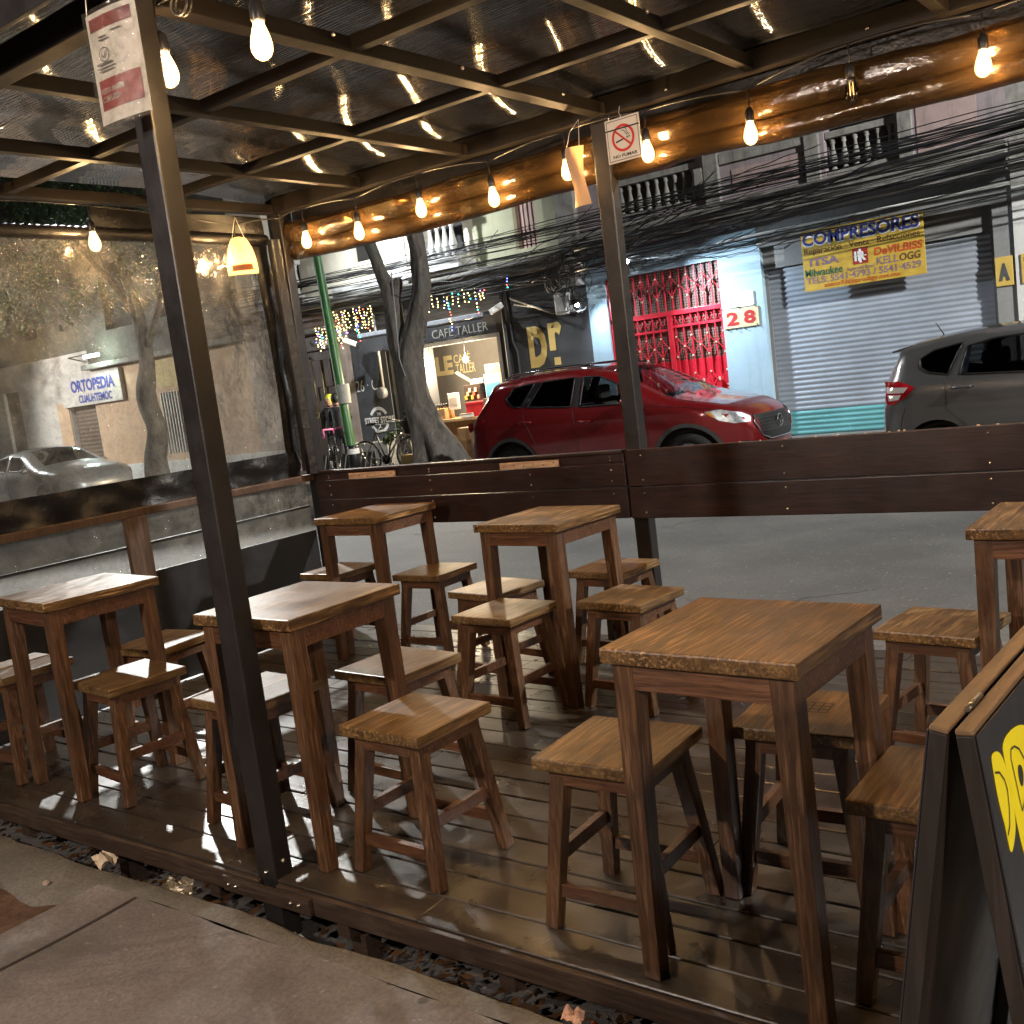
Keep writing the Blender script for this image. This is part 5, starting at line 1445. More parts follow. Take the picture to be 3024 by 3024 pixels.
# big yellow board
cb = thing('shop_sign', 'big yellow hand painted COMPRESORES board hung before the shutter', 'sign', (-5.05, FY-0.06, 2.60), 0)
CX0, CX1, CZ0, CZ1 = -5.95, -4.14, 2.165, 3.075
bx = lambda x: x+5.05
bz = lambda z: z-2.60
def M_board():
    t = NT('yellow_board_paint')
    v = t.coords()
    n = t.noise(v, 5, 6, 0.7); w = t.noise(t.coords((1, 1, 8)), 4, 4, 0.6)
    c = t.ramp(n, [(0.3, (0.44, 0.27, 0.03)), (0.7, (0.60, 0.41, 0.06))])
    t.set(Base_Color=c, Roughness=0.55); t.bump(w, 0.4, 0.02)
    return t.m
m = MB(); m.box(bx(CX0), bx(CX1), -0.012, 0.012, bz(CZ0), bz(CZ1), 0, 0.004); m.build('board_panel', M_board(), cb)
m_navy = M_plain('navy_paint', (0.025, 0.035, 0.16), 0.5, 0, 0.2, 8)
m_brownp = M_plain('brown_paint', (0.10, 0.05, 0.03), 0.5, 0, 0.3, 8)
m_redp = M_plain('red_paint', (0.50, 0.07, 0.02), 0.5, 0, 0.2, 8)
m_greenp = M_plain('green_paint', (0.03, 0.12, 0.07), 0.5, 0, 0.2, 8)
m_mauve = M_plain('mauve_paint', (0.22, 0.15, 0.22), 0.5, 0, 0.3, 10)
def ct(body, mat, u0, u1, v0, v1, bold=0.02, shear=0.0, ext=0.0015, name='sign_lettering'):
    W, H = CX1-CX0, CZ1-CZ0
    text(name, body, mat, bx(CX0+W*u0), bx(CX0+W*u1), bz(CZ1-H*v1), bz(CZ1-H*v0), -0.0125, cb, bold, shear, ext)
ct('COMPRESORES', m_letter_white, 0.008, 0.978, 0.055, 0.275, 0.06, 0.05, 0.0010, 'lettering_shadow')
ct('COMPRESORES', m_navy, 0.012, 0.970, 0.04, 0.255, 0.03, 0.05, 0.0032)
ct('Reparación · Venta · Refacciones', m_brownp, 0.02, 0.97, 0.29, 0.425, 0.0)
ct('ITSA', m_mauve, 0.06, 0.31, 0.47, 0.60, 0.03)
ct('DeVILBISS', m_redp, 0.60, 0.985, 0.46, 0.59, 0.03, 0.1)
ct('KELL', m_mauve, 0.615, 0.79, 0.62, 0.74, 0.005, 0.1)
ct('OGG', m_brownp, 0.80, 0.965, 0.62, 0.74, 0.02, 0.1)
ct('Milwaukee', m_greenp, 0.015, 0.335, 0.635, 0.765, 0.02)
ct('Ingersoll Rand', m_mauve, 0.37, 0.60, 0.71, 0.78, 0.0, 0.25)
ct('TELS: 5541·4793 / 5541·4529', m_mauve, 0.02, 0.965, 0.775, 0.885, 0.015)
ct('aseco93@prodigy.net.mx', m_redp, 0.17, 0.80, 0.89, 0.985, 0.005)
W_, H_ = CX1-CX0, CZ1-CZ0
m = MB(); m.box(bx(CX0+W_*0.425), bx(CX0+W_*0.55), -0.0155, -0.0125, bz(CZ1-H_*0.68), bz(CZ1-H_*0.42), 0, 0.001); m.build('logo_square', M_plain('logo_red', (0.33, 0.03, 0.025), 0.5), cb)
ct('IR', m_letter_white, 0.440, 0.535, 0.475, 0.63, 0.03, 0, 0.005)
m = MB(); m.box(bx(CX0+W_*0.478), bx(CX0+W_*0.497), -0.0195, -0.0165, bz(CZ1-H_*0.66), bz(CZ1-H_*0.44)); m.box(bx(CX0+W_*0.435), bx(CX0+W_*0.54), -0.0185, -0.0166, bz(CZ1-H_*0.56), bz(CZ1-H_*0.54)); m.build('logo_bar', m_letter_white, cb)
m = MB(); m.tube([(-0.3, 0, 0.47), (-0.28, 0.02, 0.62)], 0.006, 5); m.tube([(0.3, 0, 0.47), (0.28, 0.02, 0.6)], 0.006, 5); m.build('hanging_wire', m_cable, cb)
# upper floor
part('ledge', m_stonegrey, gb, lambda m: (m.box(-9.949, -2.975, FY-0.28, FY-0.001, 3.361, 3.52, 0, 0.02), m.box(-9.949, -2.975, FY-0.18, FY-0.001, 3.521, 3.78, 0, 0.03)))
part('upper_wall', m_lilac, gb, lambda m: wall_open(m, -9.949, -2.975, 3.781, 7.8, [(-9.2, -7.62, 3.86, 6.6), (-5.5, -4.46, 3.82, 6.6)]))
part('recess_back', M_plaster('dark_recess', (0.10, 0.09, 0.085)), gb, lambda m: (m.box(-9.3, -7.5, FY+0.8, FY+0.9, 3.8, 6.7), m.box(-5.6, -4.3, FY+0.8, FY+0.9, 3.8, 6.7)))
balustrade(gb, -9.19, -7.63, 3.861, 4.52, FY+0.12, 9, m_stonegrey, 0.062)
balustrade(gb, -5.49, -4.47, 3.821, 4.47, FY+0.12, 6, m_stonegrey, 0.062)
part('wall_panel', M_plaster('pink_panel', (0.33, 0.24, 0.225), 0.2, 0.3, 4, (0.1, 0.09, 0.085), 0.6), gb, lambda m: (m.box(-7.0, -5.85, FY-0.015, FY-0.001, 3.9, 4.25), m.box(-4.15, -3.35, FY-0.015, FY-0.001, 3.85, 4.55)))
part('pilaster', m_stonegrey, gb, lambda m: (m.box(-7.45, -7.2, FY-0.10, FY-0.001, 3.785, 7.8, 0, 0.01), m.box(-5.78, -5.56, FY-0.08, FY-0.001, 3.785, 7.8, 0, 0.01), m.box(-4.4, -4.2, FY-0.08, FY-0.001, 3.785, 7.8, 0, 0.01)))
part('stone_band', m_stonegrey, gb, lambda m: (m.box(-7.19, -5.79, FY-0.05, FY-0.001, 4.36, 4.52, 0, 0.01), m.box(-4.19, -2.976, FY-0.05, FY-0.001, 4.62, 4.78, 0, 0.01)))
part('meter_box', m_stonegrey, gb, lambda m: m.box(-7.62, -7.47, FY-0.10, FY-0.001, 4.12, 4.38, 0, 0.01))
part('conduit', M_plain('white_conduit', (0.55, 0.55, 0.52), 0.5, 0, 0.2), gb, lambda m: m.tube([(-7.36, FY-0.045, 3.12), (-7.32, FY-0.045, 3.165), (-5.0, FY-0.045, 3.185), (-2.985, FY-0.045, 3.20)], 0.026, 8))
part('roof', m_stonegrey, gb, lambda m: m.box(-9.949, -2.975, FY-0.3, FY+6, 7.81, 8.1))
# satellite dish and wall cables on the blue wall
sd = thing('satellite_dish', 'pale oval dish on the blue wall above the red gate', 'dish', (-8.85, FY-0.10, 3.12))
m = MB(); m.lathe([(0.0, 0.0), (0.08, 0.012), (0.16, 0.05)], 20, Matrix.Rotation(PI/2, 4, 'X') @ Matrix.Scale(1.35, 4, (0, 1, 0))); m.build('reflector', M_plain('pale_blue_metal', (0.42, 0.52, 0.58), 0.5), sd)
m = MB(); m.tube([(0, 0.1, 0), (0, 0, 0)], 0.015, 6); m.tube([(0.0, -0.02, -0.16), (0.02, -0.2, -0.1), (0, -0.22, 0.0)], 0.008, 6); m.build('arm', m_steel, sd)
def flood(name, label, loc, target, power, size=100):
    o = thing(name, label, 'floodlight', loc)
    m = MB(); m.box(-0.07, 0.07, -0.05, 0.05, -0.05, 0.05, 0, 0.012); m.build('housing', m_steel, o)
    d = (Vector(target)-Vector(loc)).normalized()
    m = MB(); m.ball(d*0.075, 0.036, 0, 2); m.build('led', m_led, o)
    m = MB(); m.tube([(0, 0.05, 0), (0, FY-loc[1]-0.002, 0.02)], 0.014, 6); m.build('arm', m_steel, o)
    s = spot('flood_light', (0, 0, 0), (0, 0, 1), power, size, 0.03, (0.74, 0.88, 1.0), 1.0, o)
    s.location = d*0.13
    aim(s, d)
    return o
flood('flood_lamp', 'small glaring floodlight on the blue wall above the red gate', (-8.60, FY-0.95, 3.10), (-5.0, FY+0.2, 0.4), 520, 104)
flood('flood_lamp', 'bright white floodlight at the corner of the charcoal wall', (-9.95, FY-0.45, 2.60), (-8.5, FY, 0.9), 60, 150)

# ---------------- white building at the right
wb = thing('white_building', 'white rendered building at the right picture edge beside the grey pillar', 'building', (1.0, FY, FARZ))
part('wall', m_whitewall, wb, lambda m: wall_open(m, -2.974, 9.0, FARZ, 3.46, [(-1.2, 0.6, FARZ, 2.6)], FY-0.04, FY+0.3))
part('door', m_brownshutter, wb, lambda m: m.box(-1.2, 0.6, FY+0.1, FY+0.15, FARZ, 2.6))
part('upper_wall', m_stonegrey, wb, lambda m: m.box(-2.974, 9.0, FY, FY+0.3, 3.461, 7.8))
part('cap', m_whitewall, wb, lambda m: m.box(-2.974, 9.0, FY-0.10, FY-0.041, 3.36, 3.46, 0, 0.01))
part('meter', M_plain('meter_pale', (0.4, 0.4, 0.4), 0.3, 0.3), wb, lambda m: (m.box(-2.70, -2.52, FY-0.12, FY-0.041, 2.62, 2.85, 0, 0.03), m.box(-2.70, -2.55, FY-0.10, FY-0.041, 2.44, 2.54, 0, 0.03)))
part('roof', m_stonegrey, wb, lambda m: m.box(-2.974, 9.0, FY-0.3, FY+6, 7.81, 8.1))

# ================================================================== cables
random.seed(21)
GC = 'overhead cables strung along the house fronts'
def street_cable(x0, x1, z0, z1, y, r, sag, lab, wig=0.03, mat=None):
    n = 40
    pts = []
    ph = random.uniform(0, 50)
    for k in range(n+1):
        t = k/n
        pts.append((x0+(x1-x0)*t, y+0.12*noise.noise(Vector((t*5, ph, 1))), z0+(z1-z0)*t - sag*4*t*(1-t) + wig*noise.noise(Vector((t*9, ph, 0)))))
    m = MB(); m.tube(pts, r, 5)
    tag(m.build('overhead_cable', mat or m_cable), lab, 'cable', GC)
L1 = 'thin dark cable among the many strung along the house fronts'
for k in range(40):
    y = random.uniform(14.9, 15.62)
    z = random.choice((3.45, 3.55, 3.7, 3.85, 4.0, 4.15)) + random.uniform(-0.12, 0.12)
    dz = random.uniform(-0.25, 0.40)
    street_cable(-20, 4, z-0.12, z+0.02+dz*0.6, y, random.choice((0.005, 0.006, 0.008, 0.011)), random.uniform(0.05, 0.35), L1, 0.10)
for k in range(16):
    xa = random.uniform(-14.5, -9.5); y = random.uniform(15.1, 15.6)
    street_cable(xa, xa+random.uniform(3, 7), random.uniform(3.0, 3.4), random.uniform(3.5, 4.3), y, random.choice((0.006, 0.008, 0.011)), random.uniform(-0.1, 0.35), L1, 0.08)
for z, r, sag in ((3.98, 0.030, 0.10), (3.62, 0.034, 0.06)):
    street_cable(-9.6, 4, z-0.55, z+0.35, 15.2, r, sag, 'thick black cable bundle sweeping up to the right over the shutter', 0.04)
street_cable(-6.5, 4, 2.98, 3.22, 15.5, 0.014, 0.03, 'single black cable crossing the top of the yellow board', 0.02)
for k in range(10):
    xa = random.uniform(-9.9, -7.6); za = random.uniform(3.05, 3.35)
    street_cable(xa, xa+random.uniform(1.0, 3.2), za, za+random.uniform(-0.12, 0.25), FY-0.1, 0.006, random.uniform(0, 0.2), L1, 0.05)
# tangle and boxes at the corner of the charcoal wall
jb = thing('junction_box', 'grey cable junction box and tangled cable loops above the charcoal wall corner', 'junction box', (-10.0, FY-0.25, 3.05))
m = MB(); m.box(-0.25, 0.10, -0.14, 0.16, -0.16, 0.30, 0, 0.02); m.build('box_body', M_plain('box_grey', (0.30, 0.30, 0.29), 0.5), jb)
m = MB(); m.box(-0.42, -0.18, -0.12, 0.08, -0.62, -0.24, 0, 0.03); m.build('small_box', M_plain('box_pale', (0.48, 0.48, 0.46), 0.5), jb)
for k in range(26):
    m = MB()
    cx, cz, r0 = random.uniform(-0.35, 0.35), random.uniform(-0.45, 0.3), random.uniform(0.08, 0.30)
    sx = random.uniform(0.5, 1.3); ph = random.uniform(0, 6)
    m.tube([(cx+r0*sx*math.cos(ph+a*0.45)+0.04*noise.noise(Vector((a*0.4, k, 0))), -0.18-0.015*(k % 7), cz+r0*math.sin(ph+a*0.45)+0.05*noise.noise(Vector((k, a*0.4, 0)))) for a in range(random.randint(9, 17))], random.choice((0.005, 0.007, 0.010)), 5)
    m.build('cable_loop', m_cable if k % 4 else m_cable_light, jb)
m = MB(); m.tube([(-1.45, 0.0, -0.16), (-0.55, -0.05, -0.55), (0.05, 0.05, -0.62)], 0.03, 6); m.tube([(-1.45, 0.1, -0.28), (-0.1, 0.2, -0.62)], 0.025, 6)
m.build('bracket', m_cable, jb)
for (x, z, lab, y) in ((-11.68, 2.70, 'white security camera at the right end of the awning', FY-0.5), (-15.45, 2.60, 'white security camera above the street store wall', FY-0.6)):
    o = thing('security_camera', lab, 'camera', (x, y, z), 0.5)
    m = MB(); m.box(-0.08, 0.20, -0.045, 0.045, -0.05, 0.05, 0, 0.015, Matrix.Rotation(0.45 if x < -15 else -0.45, 4, 'Y')); m.build('camera_body', m_white, o)
    m = MB(); m.lathe([(0.0, 0.0), (0.03, 0.0), (0.03, 0.01)], 12, Matrix.Rotation(0.45 if x < -15 else -0.45, 4, 'Y') @ Matrix.Translation((0.202, 0, 0)) @ Matrix.Rotation(PI/2, 4, 'Y')); m.build('lens', m_black, o)
    m = MB(); m.tube([(0, 0.04, 0), (-0.05, 0.3, 0.05)], 0.012, 6); m.build('arm', m_steel, o)
# fairy lights
random.seed(8)
def fairy(x, z0, z1, y, cols, lab, wig=0.04):
    m = MB()
    pts = [(x+wig*noise.noise(Vector((x*7, k*0.8, 0))), y, z0+(z1-z0)*k/8) for k in range(9)]
    m.tube(pts, 0.003, 4, 0)
    n = max(4, int(abs(z0-z1)/0.055))
    for k in range(n):
        t = (k+0.3*random.random())/n
        c = cols[k*len(cols)//n] if len(cols) > 1 else (cols[0] if random.random() > 0.12 else random.randint(1, 4))
        m.ball((x+wig*noise.noise(Vector((x*7, t*6.4, 0)))+random.uniform(-0.02, 0.02), y-0.01, z0+(z1-z0)*t), 0.0115, 1+c, 1)
    o = m.build('fairy_light_string', [m_cable]+FAIRY)
    tag(o, lab, 'fairy lights', 'fairy light strings at the cafe')
LF1 = 'short drop of warm yellow fairy lights over the cafe awning'
LF2 = 'short drop of warm yellow fairy lights left of the tree'
for k in range(15):
    x = -13.55 + 0.125*k + random.uniform(-0.03, 0.03)
    fairy(x, 3.12+random.uniform(-0.03, 0.05), 2.88+random.uniform(-0.08, 0.04), FY-0.55, [0], LF1)
for k in range(13):
    x = -15.9 + 0.105*k + random.uniform(-0.03, 0.03)
    fairy(x, 3.20+random.uniform(-0.05, 0.04), 2.78+random.uniform(-0.14, 0.06), FY-0.6, [0], LF2, 0.07)
for k in range(9):
    x = -16.3 + 0.09*k + random.uniform(-0.03, 0.03)
    fairy(x, 2.95+random.uniform(-0.05, 0.04), 2.55+random.uniform(-0.14, 0.06), FY-0.6, [0], LF2, 0.07)
for (x, z0, z1, cols, lab) in ((-13.24, 3.12, 2.92, [4, 1], 'violet cluster of fairy lights over the letters CAFE'), (-12.45, 2.95, 2.40, [3, 2, 0, 1], 'multicolour fairy lights hanging over the last awning letters'), (-13.98, 3.10, 2.62, [1, 3, 2, 4], 'multicolour fairy lights between the two tree stems'), (-16.62, 2.98, 2.45, [2, 2, 1, 3], 'red and blue fairy lights beside the green pole'), (-15.62, 3.05, 2.55, [1, 0, 1], 'blue fairy lights above the street store camera'), (-14.85, 3.0, 2.5, [2, 1, 0, 3, 2], 'multicolour fairy lights over the dark cafe door'), (-11.05, 3.18, 2.98, [1, 2, 3], 'blue red and green fairy lights on the charcoal wall'), (-11.78, 2.85, 2.62, [0, 3, 2], 'short multicolour drop of fairy lights at the awning end'), (-15.95, 2.8, 2.5, [3, 1], 'cyan fairy lights left of the street store camera')):
    fairy(x, z0, z1, FY-0.82, cols, lab)

# ================================================================== vehicles
def resample(pts, step):
    out = []
    for (x0, z0), (x1, z1) in zip(pts, pts[1:]):
        n = max(1, int(math.hypot(x1-x0, z1-z0)/step))
        for k in range(n): out.append((x0+(x1-x0)*k/n, z0+(z1-z0)*k/n))
    out.append(pts[-1])
    return out
def chaikin(pts, it=2):
    for _ in range(it):
        q = [pts[0]]
        for (x0, z0), (x1, z1) in zip(pts, pts[1:]):
            q += [(x0*0.75+x1*0.25, z0*0.75+z1*0.25), (x0*0.25+x1*0.75, z0*0.25+z1*0.75)]
        q.append(pts[-1]); pts = q
    return pts
def inside(p, poly):
    x, y = p; r = False; j = len(poly)-1
    for i in range(len(poly)):
        xi, yi = poly[i]; xj, yj = poly[j]
        if (yi > y) != (yj > y) and x < (xj-xi)*(y-yi)/(yj-yi)+xi: r = not r
        j = i
    return r
def pdist(p, line):
    best = 9e9; px, pz = p
    for (x0, z0), (x1, z1) in zip(line, line[1:]):
        dx, dz = x1-x0, z1-z0; L2 = dx*dx+dz*dz
        t = 0 if L2 == 0 else max(0, min(1, ((px-x0)*dx+(pz-z0)*dz)/L2))
        d = math.hypot(px-x0-dx*t, pz-z0-dz*t)
        if d < best: best = d
    return best
def cdt_region(outer, holes, step):
    V, E = [], []
    for lp in [outer]+holes:
        s = len(V)
        V += [Vector(p) for p in lp]
        E += [(s+i, s+(i+1) % len(lp)) for i in range(len(lp))]
    xs = [p[0] for p in outer]; zs = [p[1] for p in outer]
    closed = [lp+[lp[0]] for lp in [outer]+holes]
    x = min(xs)+step
    while x < max(xs):
        z = min(zs)+step
        while z < max(zs):
            if inside((x, z), outer) and not any(inside((x, z), h) for h in holes) and all(pdist((x, z), c) > step*0.5 for c in closed):
                V.append(Vector((x, z)))
            z += step
        x += step
    r = delaunay_2d_cdt(V, E, [], 0, 1e-5)
    vs = [(v.x, v.y) for v in r[0]]
    fs = []
    for f in r[2]:
        c = (sum(vs[i][0] for i in f)/len(f), sum(vs[i][1] for i in f)/len(f))
        if inside(c, outer) and not any(inside(c, h) for h in holes): fs.append(f)
    return vs, fs
def make_car(name, label, loc, prof, W, belt, roof_in, wheels, wr, windows, glass_rows, paint, front_taper, rear_taper, zb=0.22, arch=0.43, crown=0.05, clad=None):
    root = thing(name, label, 'car', loc)
    sil = chaikin(prof, 2)
    L = max(p[0] for p in sil)
    ztop = max(p[1] for p in sil)
    rnd = 0.085
    sil = resample(sil, 0.06)
    def hw(x, z):
        h = W/2
        if z < belt: h *= 1 - 0.05*((z-belt*0.72)/(belt*0.6))**2
        else:
            t = (z-belt)/(ztop-belt)
            h = h*(1-0.05*(belt*0.28/(belt*0.6))**2) - roof_in*t
        if x > L-front_taper[0]: h -= front_taper[1]*((x-L+front_taper[0])/front_taper[0])**2
        if x < rear_taper[0]: h -= rear_taper[1]*((rear_taper[0]-x)/rear_taper[0])**2
        d = pdist((x, z), sil)
        if d < rnd: h -= rnd*(1-math.sqrt(max(0, 1-(1-d/rnd)**2)))
        # soft body crease below the belt
        h += 0.010*math.exp(-((z-(belt-0.10))/0.05)**2)
        return h
    x0, x1 = sil[0][0], sil[-1][0]
    bot = [(sil[-1][0]-0.02, zb)]
    for wx in sorted(wheels, reverse=True):
        zc = wr
        a0 = math.asin(max(-1, min(1, (zb-zc)/arch)))
        for k in range(19):
            a = a0+(PI-2*a0)*k/18
            bot.append((wx+arch*math.cos(a), zc+arch*math.sin(a)))
    bot.append((sil[0][0]+0.02, zb))
    outer = sil + resample(bot, 0.08)
    wins = [resample(w[1]+[w[1][0]], 0.06)[:-1] for w in windows]
    vs, fs = cdt_region(outer, wins, 0.065)
    m = MB()
    for s in (-1, 1):
        bv = [m.bm.verts.new((x, s*hw(x, z), z)) for x, z in vs]
        for f in fs:
            q = m.face([bv[i] for i in f])
            if q: q.smooth = True
    N = 14
    def nrm(i):
        a, b = sil[max(0, i-1)], sil[min(len(sil)-1, i+1)]
        t = Vector((b[0]-a[0], b[1]-a[1])).normalized()
        return -t.y, t.x
    def row(i, off=0.0):
        x, z = sil[i]; h = hw(x, z); nx, nz = nrm(i)
        out = []
        for k in range(N+1):
            u = -1+2*k/N
            c = crown*(1-u*u)+off
            out.append(Vector((x+nx*c, u*h, z+nz*c)))
        return out
    rows = [m.verts(row(i)) for i in range(len(sil))]
    def in_glass(x, z, k):
        for (xa, xb, za, zb_) in glass_rows:
            if xa <= x <= xb and za <= z <= zb_ and 0 < k < N-1: return True
        return False
    for i in range(len(sil)-1):
        mx, mz = (sil[i][0]+sil[i+1][0])/2, (sil[i][1]+sil[i+1][1])/2
        for k in range(N):
            if in_glass(mx, mz, k): continue
            q = m.face([rows[i][k], rows[i][k+1], rows[i+1][k+1], rows[i+1][k]])
            if q: q.smooth = True
    bmesh.ops.remove_doubles(m.bm, verts=m.bm.verts[:], dist=0.0015)
    m.build('body', paint, root)
    for g, (xa, xb, za, zb_) in enumerate(glass_rows):
        m = MB()
        for i in range(len(sil)-1):
            mx, mz = (sil[i][0]+sil[i+1][0])/2, (sil[i][1]+sil[i+1][1])/2
            if xa <= mx <= xb and za <= mz <= zb_:
                A, B = m.verts(row(i, -0.004)[1:N]), m.verts(row(i+1, -0.004)[1:N])
                for k in range(N-2):
                    q = m.face([A[k], A[k+1], B[k+1], B[k]]); q.smooth = True
        bmesh.ops.remove_doubles(m.bm, verts=m.bm.verts[:], dist=0.001)
        m.build('windscreen' if xa > L*0.4 else 'rear_window', m_clear if xa > L*0.4 else m_tint, root)
    for s in (-1, 1):
        for (wn_, wp, wm), wl in zip(windows, wins):
            v2, f2 = cdt_region(wl, [], 0.08)
            m = MB()
            bv = [m.bm.verts.new((x, s*(hw(x, z)-0.006), z)) for x, z in v2]
            for f in f2:
                q = m.face([bv[i] for i in f])
                if q: q.smooth = True
            w = m.build(wn_, wm, root)
            m = MB(); m.tube([(x, s*(hw(x, z)+0.001), z) for x, z in wl], 0.011, 6, closed=True)
            m.build('window_trim', m_black, w)
    def side_patch(nm, pts, mat, off=0.006, parent=None, sides=(-1, 1), step=0.07):
        for s in sides:
            v2, f2 = cdt_region(resample(pts+[pts[0]], 0.05)[:-1], [], step)
            m = MB()
            bv = [m.bm.verts.new((x, s*(hw(x, z)+off), z)) for x, z in v2]
            for f in f2:
                q = m.face([bv[i] for i in f])
                if q: q.smooth = True
            o = m.build(nm, mat, parent or root)
        return o
    def seam(pts, mat=m_black, r=0.0028, nm='door_seam'):
        for s in (-1, 1):
            m = MB(); m.tube([(x, s*(hw(x, z)+0.0005), z) for x, z in resample(pts, 0.06)], r, 5); m.build(nm, mat, root)
    # wheels
    for wx in wheels:
        for s in (-1, 1):
            wt = thing('wheel', None, None, (wx, s*(W/2-0.135), wr))
            wt.parent = root
            Mx = Matrix.Rotation(-s*PI/2, 4, 'X')
            m = MB(); m.lathe([(wr*0.66, -0.09), (wr*0.8, -0.105), (wr*0.97, -0.09), (wr, -0.05), (wr, 0.06), (wr*0.97, 0.095), (wr*0.8, 0.108), (wr*0.66, 0.095), (wr*0.66, -0.09)], 36, Mx); m.build('tyre', m_rubber, wt)
            m = MB(); m.lathe([(wr*0.655, -0.08), (wr*0.655, 0.085), (wr*0.60, 0.088), (wr*0.58, 0.06), (wr*0.57, -0.02)], 36, Mx)
            m.lathe([(0, 0.075), (wr*0.17, 0.075), (wr*0.2, 0.05)], 20, Mx)
            for k in range(5):
                a = k*2*PI/5+0.3
                for da in (-0.14, 0.14):
                    d0 = Vector((math.cos(a)*wr*0.15, math.sin(a)*wr*0.15, 0.06)); d1 = Vector((math.cos(a+da)*wr*0.62, math.sin(a+da)*wr*0.62, 0.078))
                    m.bar(Mx @ d0, Mx @ d1, 0.035, 0.03, 0.04, 0.02, bev=0.004, side=Mx.to_3x3() @ Vector((-math.sin(a), math.cos(a), 0)))
            m.build('rim', m_alloy, wt)
            m = MB(); m.lathe([(0, -0.03), (wr*0.56, -0.03)], 24, Mx); m.build('brake_disc', m_darkhole, wt)
    m = MB(); m.box(0.25, L-0.30, -W*0.36, W*0.36, 0.2, belt*0.78, 0, 0.05); m.build('underbody', m_darkhole, root)
    return root, hw, side_patch, seam, sil, row

def seats(root, xs, zbase, mat):
    for x in xs:
        for yy in (-0.36, 0.36):
            m = MB()
            m.hexa([Vector(p) for p in ((x-0.05, yy-0.24, zbase), (x+0.10, yy-0.24, zbase), (x+0.10, yy+0.24, zbase), (x-0.05, yy+0.24, zbase), (x-0.24, yy-0.20, zbase+0.55), (x-0.12, yy-0.20, zbase+0.55), (x-0.12, yy+0.20, zbase+0.55), (x-0.24, yy+0.20, zbase+0.55))], 0, 0.04)
            m.box(x-0.28, x-0.17, yy-0.13, yy+0.13, zbase+0.60, zbase+0.79, 0, 0.05)
            m.build('seat', mat, root)
    m = MB(); m.tube([(xs[-1]+0.50+0.16*math.cos(a)*0.35, 0.36+0.17*math.sin(a), zbase+0.42+0.16*math.cos(a)) for a in [i*PI/9 for i in range(18)]], 0.014, 6, closed=True); m.build('steering_wheel', m_black, root)
m_seatfab = M_plain('car_seat_fabric', (0.05, 0.048, 0.045), 0.8)

# ---- red suv
cx = lambda x: 3.8+(x-3.8)*0.82 if x > 3.8 else (0.6-(0.6-x)*0.86 if x < 0.6 else x)
PR = [(0.12, 0.26), (0.03, 0.40), (0.0, 0.60), (0.04, 0.80), (0.10, 0.98), (0.20, 1.12), (0.38, 1.30), (0.52, 1.47), (0.55, 1.565), (0.80, 1.615), (1.35, 1.655), (1.95, 1.655), (2.45, 1.59), (2.75, 1.46), (3.10, 1.27), (3.38, 1.13), (3.75, 1.06), (4.10, 0.99), (4.38, 0.88), (4.50, 0.76), (4.54, 0.58), (4.50, 0.40), (4.40, 0.26)]
WINS = [('quarter_window', [(0.86, 1.36), (1.00, 1.50), (1.34, 1.535), (1.13, 1.23), (0.98, 1.25)], m_tint),
        ('door_window', [(1.24, 1.22), (1.47, 1.535), (1.99, 1.545), (1.95, 1.17)], m_tint),
        ('door_window', [(2.10, 1.16), (2.13, 1.54), (2.38, 1.52), (2.60, 1.43), (2.88, 1.26), (3.02, 1.14)], m_clear)]
PR = [(cx(x), z) for x, z in PR]
suv, hw, patch, seam, sil, row = make_car('red_suv', 'dark red SUV parked across the street facing right', (-9.52, 12.33, ROADZ), PR, 1.84, 1.10, 0.20, (0.92, 3.60), 0.355, WINS, [(2.5, 3.36, 1.14, 1.57), (0.22, 0.50, 1.13, 1.45)], m_carred, (1.0, 0.36), (0.55, 0.20), 0.24, 0.44, 0.035)
m_clad = M_plain('grey_cladding', (0.05, 0.05, 0.05), 0.6)
for wx in (0.92, 3.60):
    a0 = -0.3
    pts = [(wx+0.475*math.cos(a0+(PI-2*a0)*k/24), 0.355+0.475*math.sin(a0+(PI-2*a0)*k/24)) for k in range(25)]
    pts += [(wx+0.425*math.cos(a0+(PI-2*a0)*k/24), 0.355+0.425*math.sin(a0+(PI-2*a0)*k/24)) for k in range(24, -1, -1)]
    patch('arch_cladding', pts, m_clad, 0.012)
patch('sill_cladding', [(1.42, 0.245), (3.10, 0.245), (3.10, 0.36), (1.42, 0.36)], m_clad, 0.012)
patch('headlamp', [(cx(x), z) for x, z in ((3.86, 0.945), (4.05, 0.955), (4.30, 0.90), (4.43, 0.84), (4.44, 0.77), (4.25, 0.77), (4.05, 0.82))], m_lens, 0.008)
patch('side_reflector', [(cx(x), z) for x, z in ((3.88, 0.93), (3.93, 0.94), (4.0, 0.87), (3.97, 0.87))], m_amber, 0.011)
patch('tail_lamp', [(0.12, 1.06), (0.42, 1.13), (0.55, 1.10), (0.36, 1.00), (0.13, 0.94)], m_tail, 0.008)
patch('pillar_trim', [(1.98, 1.17), (2.08, 1.165), (2.10, 1.54), (2.01, 1.545)], m_black, 0.004)
patch('pillar_trim', [(1.15, 1.235), (1.22, 1.225), (1.45, 1.535), (1.36, 1.535)], m_black, 0.004)
seam([(1.98, 1.15), (2.02, 0.80), (2.02, 0.40)])
seam([(1.15, 1.20), (1.19, 1.05), (1.30, 0.80), (1.38, 0.66)])
seam([(3.06, 1.10), (3.10, 0.75), (3.08, 0.40)])
seam([(3.05, 1.10), (3.6, 1.03), (4.0, 0.965)], nm='bonnet_seam')
